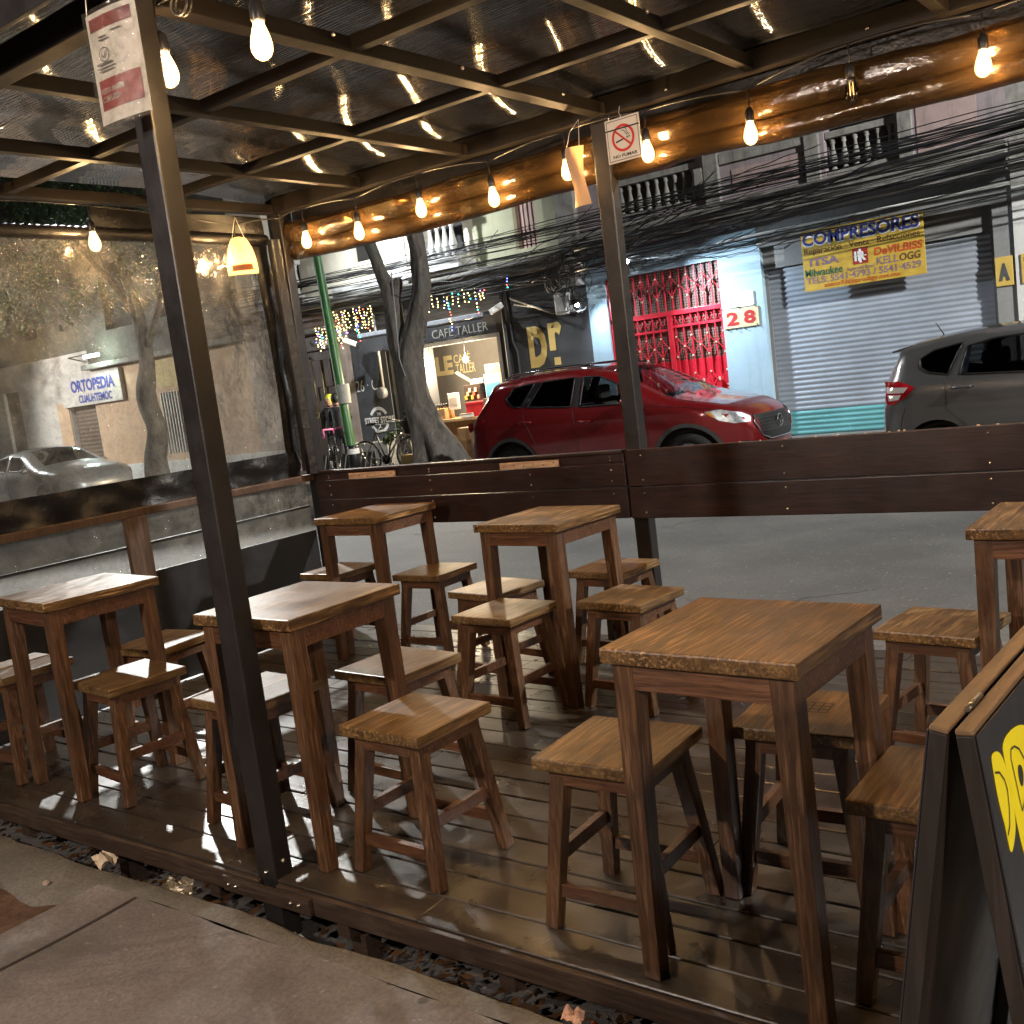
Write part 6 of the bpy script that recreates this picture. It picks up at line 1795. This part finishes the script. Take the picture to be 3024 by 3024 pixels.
for x, z in ((1.22, 1.02), (2.18, 0.96)):
    for s in (-1, 1):
        m = MB(); m.tube([(x-0.10, s*(hw(x, z)+0.004), z), (x-0.09, s*(hw(x, z)+0.035), z+0.005), (x+0.09, s*(hw(x, z)+0.035), z+0.005), (x+0.10, s*(hw(x, z)+0.004), z)], 0.016, 8); m.build('handle', m_carred, suv)
for s in (-1, 1):
    m = MB(); m.ball((2.86, s*1.0, 1.16), 0.11, 0, 2, (0.7, 1.0, 0.72)); m.tube([(2.90, s*0.80, 1.14), (2.87, s*0.95, 1.13)], 0.03, 6); m.build('wing_mirror', m_carred, suv)
    m = MB(); m.tube([(0.72, s*0.60, 1.60), (0.85, s*0.605, 1.665), (1.4, s*0.605, 1.70), (2.0, s*0.60, 1.695), (2.35, s*0.595, 1.625)], 0.018, 8); m.build('roof_rail', m_chrome, suv)
seats(suv, (1.55, 2.38), 0.62, m_seatfab)
# nose: grille, badge, bumper intake follow the rounded front
def nose(y, z, off):
    i = min(range(len(sil)//2, len(sil)), key=lambda i: abs(sil[i][1]-z))
    x = sil[i][0]; h = hw(x, z)
    u = max(-1, min(1, y/h))
    return Vector((x+0.035*(1-u*u)+off-0.10*max(0, abs(u)-0.55)**1.5, y, z))
def nose_patch(nm, pts, mat, off):
    v2, f2 = cdt_region(resample(pts+[pts[0]], 0.05)[:-1], [], 0.05)
    m = MB(); bv = [m.bm.verts.new(nose(y, z, off)) for y, z in v2]
    for f in f2: m.face([bv[i] for i in f])
    return m.build(nm, mat, suv)
def M_honey():
    t = NT('honeycomb_grille')
    w = t.n('TexVoronoi'); w.inputs['Scale'].default_value = 1; w.inputs['Randomness'].default_value = 0.0
    t.l(t.coords((10, 22, 26)), w.inputs['Vector'])
    c = t.ramp(w.outputs['Distance'], [(0.35, (0.003, 0.003, 0.003)), (0.48, (0.025, 0.025, 0.025))])
    t.set(Base_Color=c, Roughness=0.6, Specular_IOR_Level=0.3); return t.m
G = [(-0.50, 0.84), (0.50, 0.84), (0.56, 0.76), (0.46, 0.58), (0.30, 0.52), (-0.30, 0.52), (-0.46, 0.58), (-0.56, 0.76)]
gr = nose_patch('grille', G, M_honey(), 0.022)
m = MB(); m.tube([nose(y, z, 0.026) for y, z in resample([G[1], G[2], G[3], G[4], G[5], G[6], G[7], G[0]], 0.06)], 0.012, 6); m.build('grille_trim', m_chrome, gr)
bc = nose(0, 0.715, 0.036)
m = MB()
m.tube([bc+Vector((0, 0.095*math.cos(a), 0.075*math.sin(a))) for a in [i*PI/14 for i in range(28)]], 0.009, 6, closed=True)
m.tube([bc+Vector((0, 0.09*math.cos(t), 0.02+0.0*t)) if False else bc+Vector(p) for t in (0,) for p in ((0, -0.088, 0.02), (0, -0.055, 0.035), (0, 0, -0.03), (0, 0.055, 0.035), (0, 0.088, 0.02))], 0.008, 6)
m.build('badge', m_chrome, gr)
nose_patch('bumper_intake', [(-0.55, 0.44), (0.55, 0.44), (0.48, 0.34), (-0.48, 0.34)], m_black, 0.02)
patch('fog_recess', [(cx(x), z) for x, z in ((4.18, 0.52), (4.40, 0.55), (4.38, 0.46), (4.2, 0.46))], m_black, 0.008)

# ---- grey hatchback
PH = [(0.10, 0.25), (0.02, 0.40), (0.0, 0.58), (0.03, 0.80), (0.07, 1.00), (0.14, 1.20), (0.22, 1.36), (0.25, 1.415), (0.60, 1.475), (1.0, 1.515), (1.7, 1.525), (2.15, 1.48), (2.5, 1.38), (2.95, 1.12), (3.25, 0.97), (3.60, 0.86), (3.82, 0.72), (3.90, 0.52), (3.88, 0.38), (3.80, 0.25)]
WINH = [('quarter_window', [(0.47, 1.30), (0.62, 1.375), (0.90, 1.42), (0.76, 1.11), (0.56, 1.15), (0.48, 1.21)], m_tint),
        ('door_window', [(0.96, 1.38), (1.20, 1.43), (1.62, 1.44), (1.62, 1.06), (0.88, 1.10)], m_tint),
        ('door_window', [(1.70, 1.44), (2.0, 1.41), (2.45, 1.24), (2.75, 1.04), (1.70, 1.055)], m_clear)]
hb_, hw, patch, seam, sil, row = make_car('grey_hatchback', 'dark grey hatchback with rear spoiler parked in front of the shutter', (-3.6, 12.26, ROADZ), PH, 1.70, 1.04, 0.20, (0.62, 3.12), 0.29, WINH, [(2.2, 3.22, 1.0, 1.46), (0.08, 0.21, 1.03, 1.34)], m_cargrey, (0.8, 0.28), (0.40, 0.16), 0.2, 0.36)
tl_ = patch('tail_lamp', [(0.075, 1.09), (0.26, 1.085), (0.43, 1.01), (0.33, 0.91), (0.17, 0.83), (0.09, 0.86)], m_tail, 0.008)
patch('lamp_glass', [(0.10, 1.03), (0.36, 1.015), (0.31, 0.96), (0.11, 0.965)], m_tailwhite, 0.012)
patch('lamp_glass', [(0.12, 0.945), (0.28, 0.94), (0.25, 0.89), (0.13, 0.88)], m_tailwhite, 0.012)
seam([(0.93, 1.45), (0.73, 1.02), (0.73, 0.76), (0.95, 0.55), (1.0, 0.35)])
seam([(1.66, 1.05), (1.66, 0.35)])
seam([(0.30, 0.80), (0.25, 0.62), (0.3, 0.3)], nm='bumper_seam')
patch('pillar_trim', [(0.90, 1.105), (0.95, 1.38), (0.99, 1.39), (0.955, 1.105)], m_chrome, 0.012)
for x in (0.90, 1.80):
    for s in (-1, 1):
        m = MB(); m.tube([(x-0.09, s*(hw(x, 0.97)+0.004), 0.97), (x-0.08, s*(hw(x, 0.97)+0.03), 0.97), (x+0.08, s*(hw(x, 0.97)+0.03), 0.97), (x+0.09, s*(hw(x, 0.97)+0.004), 0.97)], 0.017, 8); m.build('handle', m_cargrey, hb_)
m = MB(); m.hexa([Vector(p) for p in ((0.12, -0.52, 1.385), (0.30, -0.54, 1.40), (0.30, 0.54, 1.40), (0.12, 0.52, 1.385), (0.13, -0.52, 1.405), (0.36, -0.54, 1.45), (0.36, 0.54, 1.45), (0.13, 0.52, 1.405))], 0, 0.008); m.build('spoiler', m_cargrey, hb_)
m = MB(); m.tube([(0.56, 0.0, 1.50), (0.47, 0.0, 1.66)], [0.008, 0.004], 6); m.build('aerial', m_black, hb_)
seats(hb_, (1.3, 2.05), 0.52, m_seatfab)
for wx in (0.62, 3.12):
    pts = [(wx+0.375*math.cos(PI*k/20), 0.30+0.385*math.sin(PI*k/20)) for k in range(21)] + [(wx+0.345*math.cos(PI*k/20), 0.30+0.355*math.sin(PI*k/20)) for k in range(20, -1, -1)]
    patch('arch_lip', pts, m_cargrey, 0.012)

# ---- silver saloon behind the curtain
PS = [(0.10, 0.25), (0.0, 0.45), (0.0, 0.75), (0.06, 0.95), (0.5, 1.0), (0.95, 1.03), (1.35, 1.25), (1.75, 1.38), (2.3, 1.40), (2.65, 1.33), (3.1, 1.10), (3.35, 1.0), (3.9, 0.92), (4.3, 0.80), (4.45, 0.6), (4.42, 0.35), (4.35, 0.25)]
WINSI = [('door_window', [(1.30, 1.02), (1.60, 1.27), (1.98, 1.31), (1.98, 1.0)], m_tint), ('door_window', [(2.08, 1.0), (2.08, 1.31), (2.5, 1.27), (2.95, 0.99)], m_tint)]
ss, hw, patch, seam, sil, row = make_car('silver_saloon', 'silver saloon car parked down the street seen through the clear curtain', (-24.35, 12.25, ROADZ), PS, 1.74, 0.95, 0.2, (0.85, 3.45), 0.31, WINSI, [(2.5, 3.25, 1.03, 1.38), (1.0, 1.6, 1.06, 1.34)], m_carsilver, (0.7, 0.25), (0.5, 0.18), 0.2, 0.37)
patch('headlamp', [(4.0, 0.80), (4.25, 0.76), (4.36, 0.66), (4.1, 0.68)], m_lens, 0.01)
patch('tail_lamp', [(0.05, 0.92), (0.30, 0.90), (0.30, 0.74), (0.04, 0.74)], m_tail, 0.01)
seam([(2.03, 1.0), (2.03, 0.35)])
for s in (-1, 1):
    m = MB(); m.ball((2.95, s*0.93, 0.99), 0.10, 0, 2, (0.6, 1.0, 0.7)); m.build('wing_mirror', m_carsilver, ss)

# ================================================================== trees
def limb(pts, rads, name, parent, rough=0.18, n=22, sub=10, flare=0.0, base=0.0):
    P = [Vector(p) for p in pts]
    def cat(i, t):
        a, b, c, d = P[max(0, i-1)], P[i], P[i+1], P[min(len(P)-1, i+2)]
        return 0.5*((2*b)+(c-a)*t+(2*a-5*b+4*c-d)*t*t+(3*b-a-3*c+d)*t*t*t)
    path, rr = [], []
    for i in range(len(P)-1):
        for k in range(sub):
            t = k/sub
            path.append(cat(i, t)); rr.append(rads[i]+(rads[i+1]-rads[i])*t)
    path.append(P[-1]); rr.append(rads[-1])
    m = MB(); m.tube(path, rr, n)
    off = sum(path, Vector())/len(path)
    i = 0
    for v in m.bm.verts:
        k = min(i//n, len(path)-1); i += 1
        d = v.co-path[k]
        a = math.atan2(d.y, d.x)
        f = 1+rough*noise.noise(Vector((math.cos(a)*1.8, math.sin(a)*1.8, path[k].z*1.1)))+rough*0.5*noise.noise(Vector((math.cos(a)*4.5, math.sin(a)*4.5, path[k].z*2.3)))
        if flare: f += flare*max(0, 1-(path[k].z-base)/1.1)**1.6*(0.5+0.9*abs(math.sin(a*2.5+path[k].z*0.6)))
        v.co = path[k]+d*f
    return m.build(name, m_bark, parent, smooth=True)
def crown(name, parent, blobs, n, size, seed):
    random.seed(seed)
    m = MB()
    for _ in range(n):
        c, r = random.choice(blobs)
        d = Vector((random.gauss(0, 1), random.gauss(0, 1), random.gauss(0, 0.8))).normalized()*r*random.random()**0.45
        p = Vector(c)+d
        if noise.noise(p*0.9) < -0.12: continue
        s = size*random.uniform(0.6, 1.3)
        q = Matrix.Translation(p) @ Matrix.Rotation(random.uniform(0, 6.28), 4, 'Z') @ Matrix.Rotation(random.gauss(0, 0.7), 4, 'X')
        vs = m.verts([q @ Vector(t) for t in ((0, -s, 0), (s*0.42, -s*0.2, 0.1*s), (0, s, 0), (-s*0.42, -s*0.2, 0.1*s))])
        m.face(vs)
    return m.build(name, m_leaf, parent, fix=False)
TY = 13.9
tr1 = thing('street_tree', 'grey forked street tree with buttressed trunk in front of the cafe', 'tree', (0, 0, 0))
limb([(-12.02, TY, FARZ-0.1), (-12.10, TY, 0.25), (-12.30, TY, 0.75), (-12.44, TY, 1.25), (-12.47, TY, 1.75), (-12.40, TY, 2.15), (-12.20, TY+0.05, 2.65), (-12.0, TY+0.05, 3.25), (-11.98, TY, 4.1), (-12.1, TY-0.2, 5.4), (-11.9, TY-0.5, 6.6)], [0.40, 0.31, 0.26, 0.25, 0.235, 0.19, 0.165, 0.158, 0.15, 0.11, 0.06], 'trunk', tr1, 0.30, 40, 14, 0.55, FARZ)
limb([(-12.42, TY-0.02, 1.5), (-12.60, TY-0.04, 2.0), (-12.66, TY-0.03, 2.6), (-12.70, TY, 3.15), (-12.86, TY, 3.55), (-13.06, TY, 4.15), (-13.4, TY-0.1, 5.2), (-13.9, TY-0.3, 6.4)], [0.16, 0.165, 0.165, 0.155, 0.115, 0.105, 0.08, 0.045], 'limb', tr1, 0.18)
limb([(-12.62, TY, 3.15), (-12.52, TY+0.02, 3.35), (-12.50, TY+0.02, 3.42)], [0.12, 0.10, 0.04], 'limb_stub', tr1, 0.2)
crown('crown', tr1, [((-12, TY-0.5, 7.4), 1.5), ((-13.8, TY-0.5, 7.3), 1.3), ((-11, TY, 8.2), 1.3), ((-12.8, TY-0.8, 8.6), 1.4)], 6000, 0.085, 3)
m = MB(); m.tube([(-12.38, TY-0.27, 1.7), (-12.48, TY-0.25, 2.0), (-12.44, TY-0.25, 2.6), (-12.40, TY-0.24, 3.5)], 0.012, 6); m.build('cable_on_trunk', m_cable_light, tr1)
tr2 = thing('street_tree', 'slim street tree before the peach house seen through the clear curtain', 'tree', (0, 0, 0))
limb([(-20.45, TY, FARZ-0.1), (-20.5, TY, 0.6), (-20.28, TY, 1.3), (-20.42, TY, 2.0), (-20.2, TY, 2.8), (-20.25, TY, 3.8), (-20.6, TY, 5.2)], [0.30, 0.24, 0.21, 0.22, 0.16, 0.14, 0.08], 'trunk', tr2, 0.18)
limb([(-20.22, TY, 3.0), (-19.6, TY, 3.7), (-18.9, TY, 4.6)], [0.10, 0.08, 0.05], 'limb', tr2)
limb([(-20.3, TY, 3.8), (-21.2, TY, 4.8), (-22.6, TY, 6.0)], [0.10, 0.08, 0.05], 'limb', tr2)
crown('crown', tr2, [((-20.8, TY-0.4, 6.2), 1.7), ((-23, TY-0.3, 6.4), 1.9), ((-25.3, TY, 6.7), 1.8), ((-24.5, TY-0.8, 5.2), 1.4), ((-22, TY-1, 4.9), 1.2), ((-26.5, TY-0.5, 5.6), 1.4), ((-19, TY-0.4, 5.6), 1.1)], 13000, 0.085, 5)
tr3 = thing('street_tree', 'leafy street tree at the far left edge seen through the clear curtain', 'tree', (0, 0, 0))
limb([(-29.4, TY, FARZ-0.1), (-29.3, TY, 1.5), (-29.6, TY, 3.0), (-29.2, TY, 5.0)], [0.26, 0.2, 0.18, 0.1], 'trunk', tr3)
crown('crown', tr3, [((-29.3, TY, 6.2), 2.0), ((-28, TY-0.5, 4.9), 1.5), ((-31, TY, 5.4), 1.8)], 9000, 0.09, 7)

# ================================================================== pavement things in front of the cafe
bo = thing('bollard', 'black bollard with a pale reflective band before the street store wall', 'bollard', (-14.15, 13.85, FARZ))
m = MB(); m.lathe([(0, 0), (0.115, 0), (0.115, 0.60), (0.10, 0.62), (0, 0.62)], 20); m.build('post', m_black, bo)
m = MB(); m.lathe([(0.117, 0.46), (0.117, 0.56)], 20); m.build('reflective_band', m_white, bo)
def bicycle(loc, rz, label, fcol, tape, handle):
    o = thing('bicycle', label, 'bicycle', loc, rz, 'bicycles leaning by the cafe')
    fm = M_plain('bike_frame_'+label[:6], fcol, 0.35, 0.2)
    for wx in (-0.50, 0.52):
        w = thing('wheel', None, None, (wx, 0, 0.335)); w.parent = o
        m = MB(); m.tube([(0.325*math.cos(a), 0, 0.325*math.sin(a)) for a in [i*PI/18 for i in range(36)]], 0.016, 6, closed=True); m.build('tyre', m_rubber, w)
        m = MB(); m.tube([(0.305*math.cos(a), 0, 0.305*math.sin(a)) for a in [i*PI/18 for i in range(36)]], 0.008, 5, closed=True)
        for k in range(16):
            a = k*PI/8; m.tube([(0, 0.015*(-1)**k, 0), (0.30*math.cos(a), 0, 0.30*math.sin(a))], 0.0025, 4)
        m.build('rim', m_alloy, w)
    A, B, C_, D_ = Vector((-0.50, 0, 0.335)), Vector((-0.06, 0, 0.28)), Vector((-0.22, 0, 0.80)), Vector((0.36, 0, 0.82))
    m = MB(); m.tube([A, B], 0.012, 6); m.tube([A, C_], 0.01, 6); m.tube([B, C_], 0.017, 8); m.tube([B, D_-Vector((0, 0, 0.08))], 0.019, 8); m.tube([C_-Vector((0, 0, 0.02)), D_], 0.017, 8); m.tube([D_+Vector((0, 0, 0.05)), D_-Vector((-0.03, 0, 0.12)), (0.52, 0, 0.335)], 0.014, 8); m.tube([C_, C_+Vector((-0.04, 0, 0.16))], 0.013, 6)
    m.build('frame', fm, o)
    m = MB(); m.ball((C_.x-0.06, 0, 0.97), 0.12, 0, 2, (1.1, 0.5, 0.22)); m.build('saddle', m_black, o)
    m = MB(); m.tube([D_+Vector((0, 0, 0.05)), D_+Vector((0.03, 0, 0.14))], 0.013, 6)
    if handle == 'drop':
        for s in (-1, 1): m.tube([D_+Vector((0.03, 0, 0.14)), D_+Vector((0.04, s*0.20, 0.15)), D_+Vector((0.12, s*0.21, 0.14)), D_+Vector((0.16, s*0.21, 0.07)), D_+Vector((0.10, s*0.21, 0.0)), D_+Vector((0.02, s*0.21, 0.0))], 0.018, 8)
    else:
        for s in (-1, 1): m.tube([D_+Vector((0.03, 0, 0.14)), D_+Vector((0.05, s*0.15, 0.18)), D_+Vector((-0.03, s*0.30, 0.20))], 0.014, 8)
    m.build('handlebar', tape, o)
    m = MB(); m.lathe([(0.02, -0.01), (0.09, -0.01), (0.09, 0.01), (0.02, 0.01)], 20, Matrix.Translation(B) @ Matrix.Rotation(PI/2, 4, 'X')); m.tube([B+Vector((0, 0.06, 0)), B+Vector((0.06, 0.08, -0.15))], 0.01, 6); m.tube([B+Vector((0, -0.06, 0)), B+Vector((-0.06, -0.08, 0.15))], 0.01, 6); m.build('crank', m_steel, o)
    return o
m_pink = M_plain('pink_tape', (0.75, 0.16, 0.40), 0.5)
bicycle((-14.95, 14.1, FARZ), R(-35), 'black bicycle with bright pink handlebar tape left of the bollard', (0.02, 0.02, 0.025), m_pink, 'drop')
bicycle((-13.55, 14.15, FARZ), R(10), 'grey bicycle parked between the bollard and the tree', (0.18, 0.19, 0.21), m_black, 'drop')
bicycle((-13.15, 14.5, FARZ), R(170), 'dark bicycle with pale mudguards behind the grey bicycle', (0.07, 0.075, 0.09), m_black, 'flat')
rk = thing('bike_rack', 'white triangular metal bike stand beside the planters', 'rack', (-13.05, 13.95, FARZ))
m = MB(); m.tube([(-0.42, 0, 0), (0.0, 0, 0.72), (0.05, 0, 0.0)], 0.016, 6); m.tube([(-0.42, 0.3, 0), (0.0, 0.3, 0.72), (0.05, 0.3, 0.0)], 0.016, 6); m.tube([(0, 0, 0.72), (0, 0.3, 0.72)], 0.016, 6)
m.build('rack_tube', m_white, rk)
st = thing('striped_barrier', 'low barrier with slanting white stripes behind the bicycles', 'barrier', (-15.35, 14.6, FARZ))
m = MB(); m.box(-0.95, 1.0, 0, 0.02, 0.05, 0.42); m.build('panel', m_black, st)
m = MB()
for k in range(13):
    x = -0.93+0.145*k
    m.hexa([Vector(p) for p in ((x, -0.004, 0.06), (x+0.035, -0.004, 0.06), (x+0.035, -0.001, 0.06), (x, -0.001, 0.06), (x+0.13, -0.004, 0.41), (x+0.165, -0.004, 0.41), (x+0.165, -0.001, 0.41), (x+0.13, -0.001, 0.41))])
m.build('stripe', m_white, st)
random.seed(17)
def plant(name, loc, label, stemh, blobs, n, size, pot=None, cat='plant'):
    o = thing(name, label, cat, loc)
    m = MB(); m.tube([(0, 0, 0.0), (0.01, 0, stemh*0.5), (0, 0.01, stemh)], [0.014, 0.011, 0.006], 6); m.build('stem', m_bark, o)
    m = MB()
    for _ in range(n):
        c, r = random.choice(blobs)
        d = Vector((random.gauss(0, 1), random.gauss(0, 1), random.gauss(0, 0.7))).normalized()*r*random.random()**0.5
        s = size*random.uniform(0.6, 1.4)
        q = Matrix.Translation(Vector(c)+d) @ Matrix.Rotation(random.uniform(0, 6.28), 4, 'Z') @ Matrix.Rotation(random.gauss(0, 0.8), 4, 'X')
        m.face(m.verts([q @ Vector(t) for t in ((0, -s, 0), (s*0.45, 0, 0.1*s), (0, s, 0), (-s*0.45, 0, 0.1*s))]))
    m.build('foliage', m_leaf, o, fix=False)
    if pot:
        m = MB(); m.lathe([(0, 0), (0.11, 0), (0.15, 0.24), (0.16, 0.26), (0.14, 0.26), (0.13, 0.22), (0, 0.22)], 16, Matrix.Translation((0, 0, pot[0]))); m.build('pot', pot[1], o)
    return o
plant('potted_plant', (-13.55, 14.75, FARZ), 'sprawling green plant trailing over the bicycles before the street store emblem', 0.7, [((0, 0, 0.75), 0.22), ((-0.35, 0, 0.68), 0.16), ((0.3, 0, 0.80), 0.18), ((-0.6, 0.05, 0.60), 0.10)], 520, 0.045, (0.0, m_black))
plant('potted_plant', (-13.05, 14.3, FARZ), 'spiky pale green plant right against the tree trunk', 0.95, [((0, 0, 1.15), 0.10), ((0, 0, 1.3), 0.07), ((0, 0, 1.0), 0.10)], 200, 0.05, (0.72, m_black))
plant('potted_plant', (-12.85, 14.6, FARZ), 'low leafy plant in a red pot beside the tree foot', 0.3, [((0, 0, 0.38), 0.16)], 160, 0.04, (0.0, M_plain('red_pot', (0.25, 0.05, 0.04), 0.6)))
goods('crate', -12.85, -12.62, FARZ, 0.30, 13.72, 13.95, M_plain('yellow_crate', (0.45, 0.33, 0.14), 0.6), 'yellowish wooden block standing left of the tree foot', 'crate', 0.2, ex_face(m_woodlight, 'crate_slat', (0, 1), (0.4, 0.5)))
ch = thing('wooden_chair', 'yellow slatted wooden chair behind the rear of the red SUV', 'chair', (-11.35, 14.55, FARZ))
for dx, dy in ((-0.18, -0.18), (0.18, -0.18), (-0.18, 0.18), (0.18, 0.18)):
    m = MB(); m.box(dx-0.02, dx+0.02, dy-0.02, dy+0.02, 0, 0.86 if dy > 0 else 0.44, 0, 0.004); m.build('leg', m_woodlight, ch)
m = MB(); m.box(-0.21, 0.21, -0.21, 0.21, 0.441, 0.465, 0, 0.005); m.build('seat', m_woodlight, ch)
m = MB()
for z in (0.56, 0.68, 0.80): m.box(-0.16, 0.16, 0.17, 0.19, z, z+0.06, 0, 0.004)
m.build('backrest', m_woodlight, ch)

# ================================================================== two people at the wooden door
def skin_body(name, nodes, edges, mats, parent, root_i=0):
    me = bpy.data.meshes.new(name)
    me.from_pydata([n[:3] for n in nodes], edges, [])
    o = bpy.data.objects.new(name, me); COL.objects.link(o)
    sk = o.modifiers.new('skin', 'SKIN'); sk.use_smooth_shade = True
    if not me.skin_vertices: me.skin_vertices.new()
    sv = me.skin_vertices[0].data
    for i, n_ in enumerate(nodes): sv[i].radius = (n_[3], n_[4] if len(n_) > 4 else n_[3])
    for i in range(len(nodes)): sv[i].use_root = (i == root_i)
    sub = o.modifiers.new('sub', 'SUBSURF'); sub.levels = 1; sub.render_levels = 1
    dg = bpy.context.evaluated_depsgraph_get()
    m2 = bpy.data.meshes.new_from_object(o.evaluated_get(dg))
    bpy.data.objects.remove(o)
    m2.materials.clear()
    for mm in mats: m2.materials.append(mm)
    o = bpy.data.objects.new(name, m2); COL.objects.link(o); o.parent = parent
    for p in m2.polygons: p.use_smooth = True
    return o
m_skin = M_plain('skin', (0.42, 0.24, 0.17), 0.5, 0, 0.08)
m_jacket = M_plain('black_jacket', (0.010, 0.010, 0.011), 0.6, 0, 0.3, 12)
m_trouser = M_plain('dark_trousers', (0.015, 0.015, 0.018), 0.7)
m_hair = M_plain('black_hair', (0.006, 0.005, 0.005), 0.5)
def person(label, loc, rz, hair_col, arms_up):
    o = thing('person', label, 'person', loc, rz)
    # y+ is the direction faced
    N_ = [(0, 0, 0.92, 0.15, 0.11), (0, 0, 1.10, 0.15, 0.11), (0, 0, 1.30, 0.18, 0.12), (0, 0, 1.43, 0.11, 0.09), (0, 0.01, 1.50, 0.055, 0.055), (0, 0.02, 1.58, 0.075, 0.085), (0, 0.02, 1.66, 0.085, 0.10), (0, 0.01, 1.73, 0.06, 0.07)]
    E_ = [(i, i+1) for i in range(7)]
    def chain(start, pts):
        p = start
        for q in pts:
            N_.append(q); E_.append((p, len(N_)-1)); p = len(N_)-1
    for s in (-1, 1):
        if arms_up: chain(3, [(s*0.18, 0, 1.40, 0.07), (s*0.25, 0.10, 1.18, 0.055), (s*0.14, 0.28, 1.26, 0.042), (s*0.08, 0.33, 1.34, 0.038)])
        else: chain(3, [(s*0.18, 0, 1.40, 0.07), (s*0.24, 0.0, 1.14, 0.055), (s*0.23, 0.08, 0.92, 0.042), (s*0.22, 0.11, 0.83, 0.036)])
        chain(0, [(s*0.10, 0, 0.84, 0.095), (s*0.11, 0.01, 0.48, 0.065), (s*0.11, -0.01, 0.10, 0.045), (s*0.11, 0.12, 0.035, 0.035)])
    b = skin_body('body', N_, E_, [m_jacket, m_skin, m_trouser], o)
    for p in b.data.polygons:
        c = p.center
        if c.z > 1.475: p.material_index = 1
        elif c.z < 0.86 and abs(c.x) < 0.20: p.material_index = 2
    m = MB()
    m.lathe([(0.0, 0.115), (0.06, 0.10), (0.098, 0.05), (0.107, 0.0), (0.103, -0.05), (0.085, -0.10)], 18, Matrix.Translation((0, -0.012, 1.665)))
    m.build('hair', hair_col, o)
    m = MB()
    m.ball((0, 0.118, 1.635), 0.016, 0, 1, (0.8, 1.0, 1.3)); m.ball((-0.092, 0.02, 1.64), 0.022, 0, 1, (0.5, 0.8, 1.2)); m.ball((0.092, 0.02, 1.64), 0.022, 0, 1, (0.5, 0.8, 1.2)); m.build('nose_and_ears', m_skin, o)
    m = MB(); m.ball((-0.034, 0.103, 1.66), 0.010, 0, 1); m.ball((0.034, 0.103, 1.66), 0.010, 0, 1); m.build('eyes', m_hair, o)
    m = MB(); m.tube([(-0.022, 0.105, 1.588), (0, 0.110, 1.585), (0.022, 0.105, 1.588)], 0.005, 5); m.build('mouth', M_plain('lip', (0.3, 0.11, 0.09), 0.5), o)
    m = MB(); m.lathe([(0.075, 0), (0.085, 0.02), (0.07, 0.05)], 16, Matrix.Translation((0, 0.0, 1.465))); m.build('jacket_collar', m_jacket, o)
    return o
pa = person('person in a black jacket seen from behind at the wooden door', (-15.72, 15.1, FARZ), R(20), m_hair, True)
pb_ = person('person facing the street in dark clothes with a yellow cap behind the black jacket', (-16.28, 15.45, FARZ), R(195), M_plain('yellow_cap', (0.55, 0.60, 0.06), 0.5), False)
for p_ in (pa, pb_): p_.scale = (0.93, 0.93, 0.93)

# ---------------------------------------------------------------- separate loose pieces of a part into parts of their own
def split_islands(o):
    bm = bmesh.new(); bm.from_mesh(o.data)
    seen = set(); groups = []
    for v in bm.verts:
        if v in seen: continue
        st, g = [v], []
        seen.add(v)
        while st:
            a = st.pop(); g.append(a)
            for e in a.link_edges:
                b = e.other_vert(a)
                if b not in seen: seen.add(b); st.append(b)
        groups.append(g)
    if len(groups) < 2 or len(groups) > 99: bm.free(); return
    for gi, g in enumerate(groups):
        b2 = bmesh.new(); mp = {v: b2.verts.new(v.co) for v in g}
        for f in {f for v in g for f in v.link_faces}:
            q = b2.faces.new([mp[v] for v in f.verts]); q.material_index = f.material_index; q.smooth = f.smooth
        me = bpy.data.meshes.new(o.data.name); b2.to_mesh(me); b2.free()
        for m_ in o.data.materials: me.materials.append(m_)
        if gi == 0: first = me; continue
        c = bpy.data.objects.new(o.name.split('.')[0], me); COL.objects.link(c); c.parent = o.parent
    bm.free(); o.data = first
SPLIT = {'recess_back', 'wall_panel', 'guide_rail', 'upper_window', 'hinge', 'pilaster', 'stone_band', 'facade_trim', 'door_frame', 'rosette', 'bolt', 'screw', 'window', 'brass_strip', 'door_panel', 'joist', 'wall_pipe', 'plinth', 'meter', 'wire_tie', 'cut_block', 'splinter', 'hanging_wire', 'screw_hole'}
for o in list(bpy.data.objects):
    if o.type == 'MESH' and o.parent is not None and o.name.split('.')[0] in SPLIT and o.data.users == 1: split_islands(o)
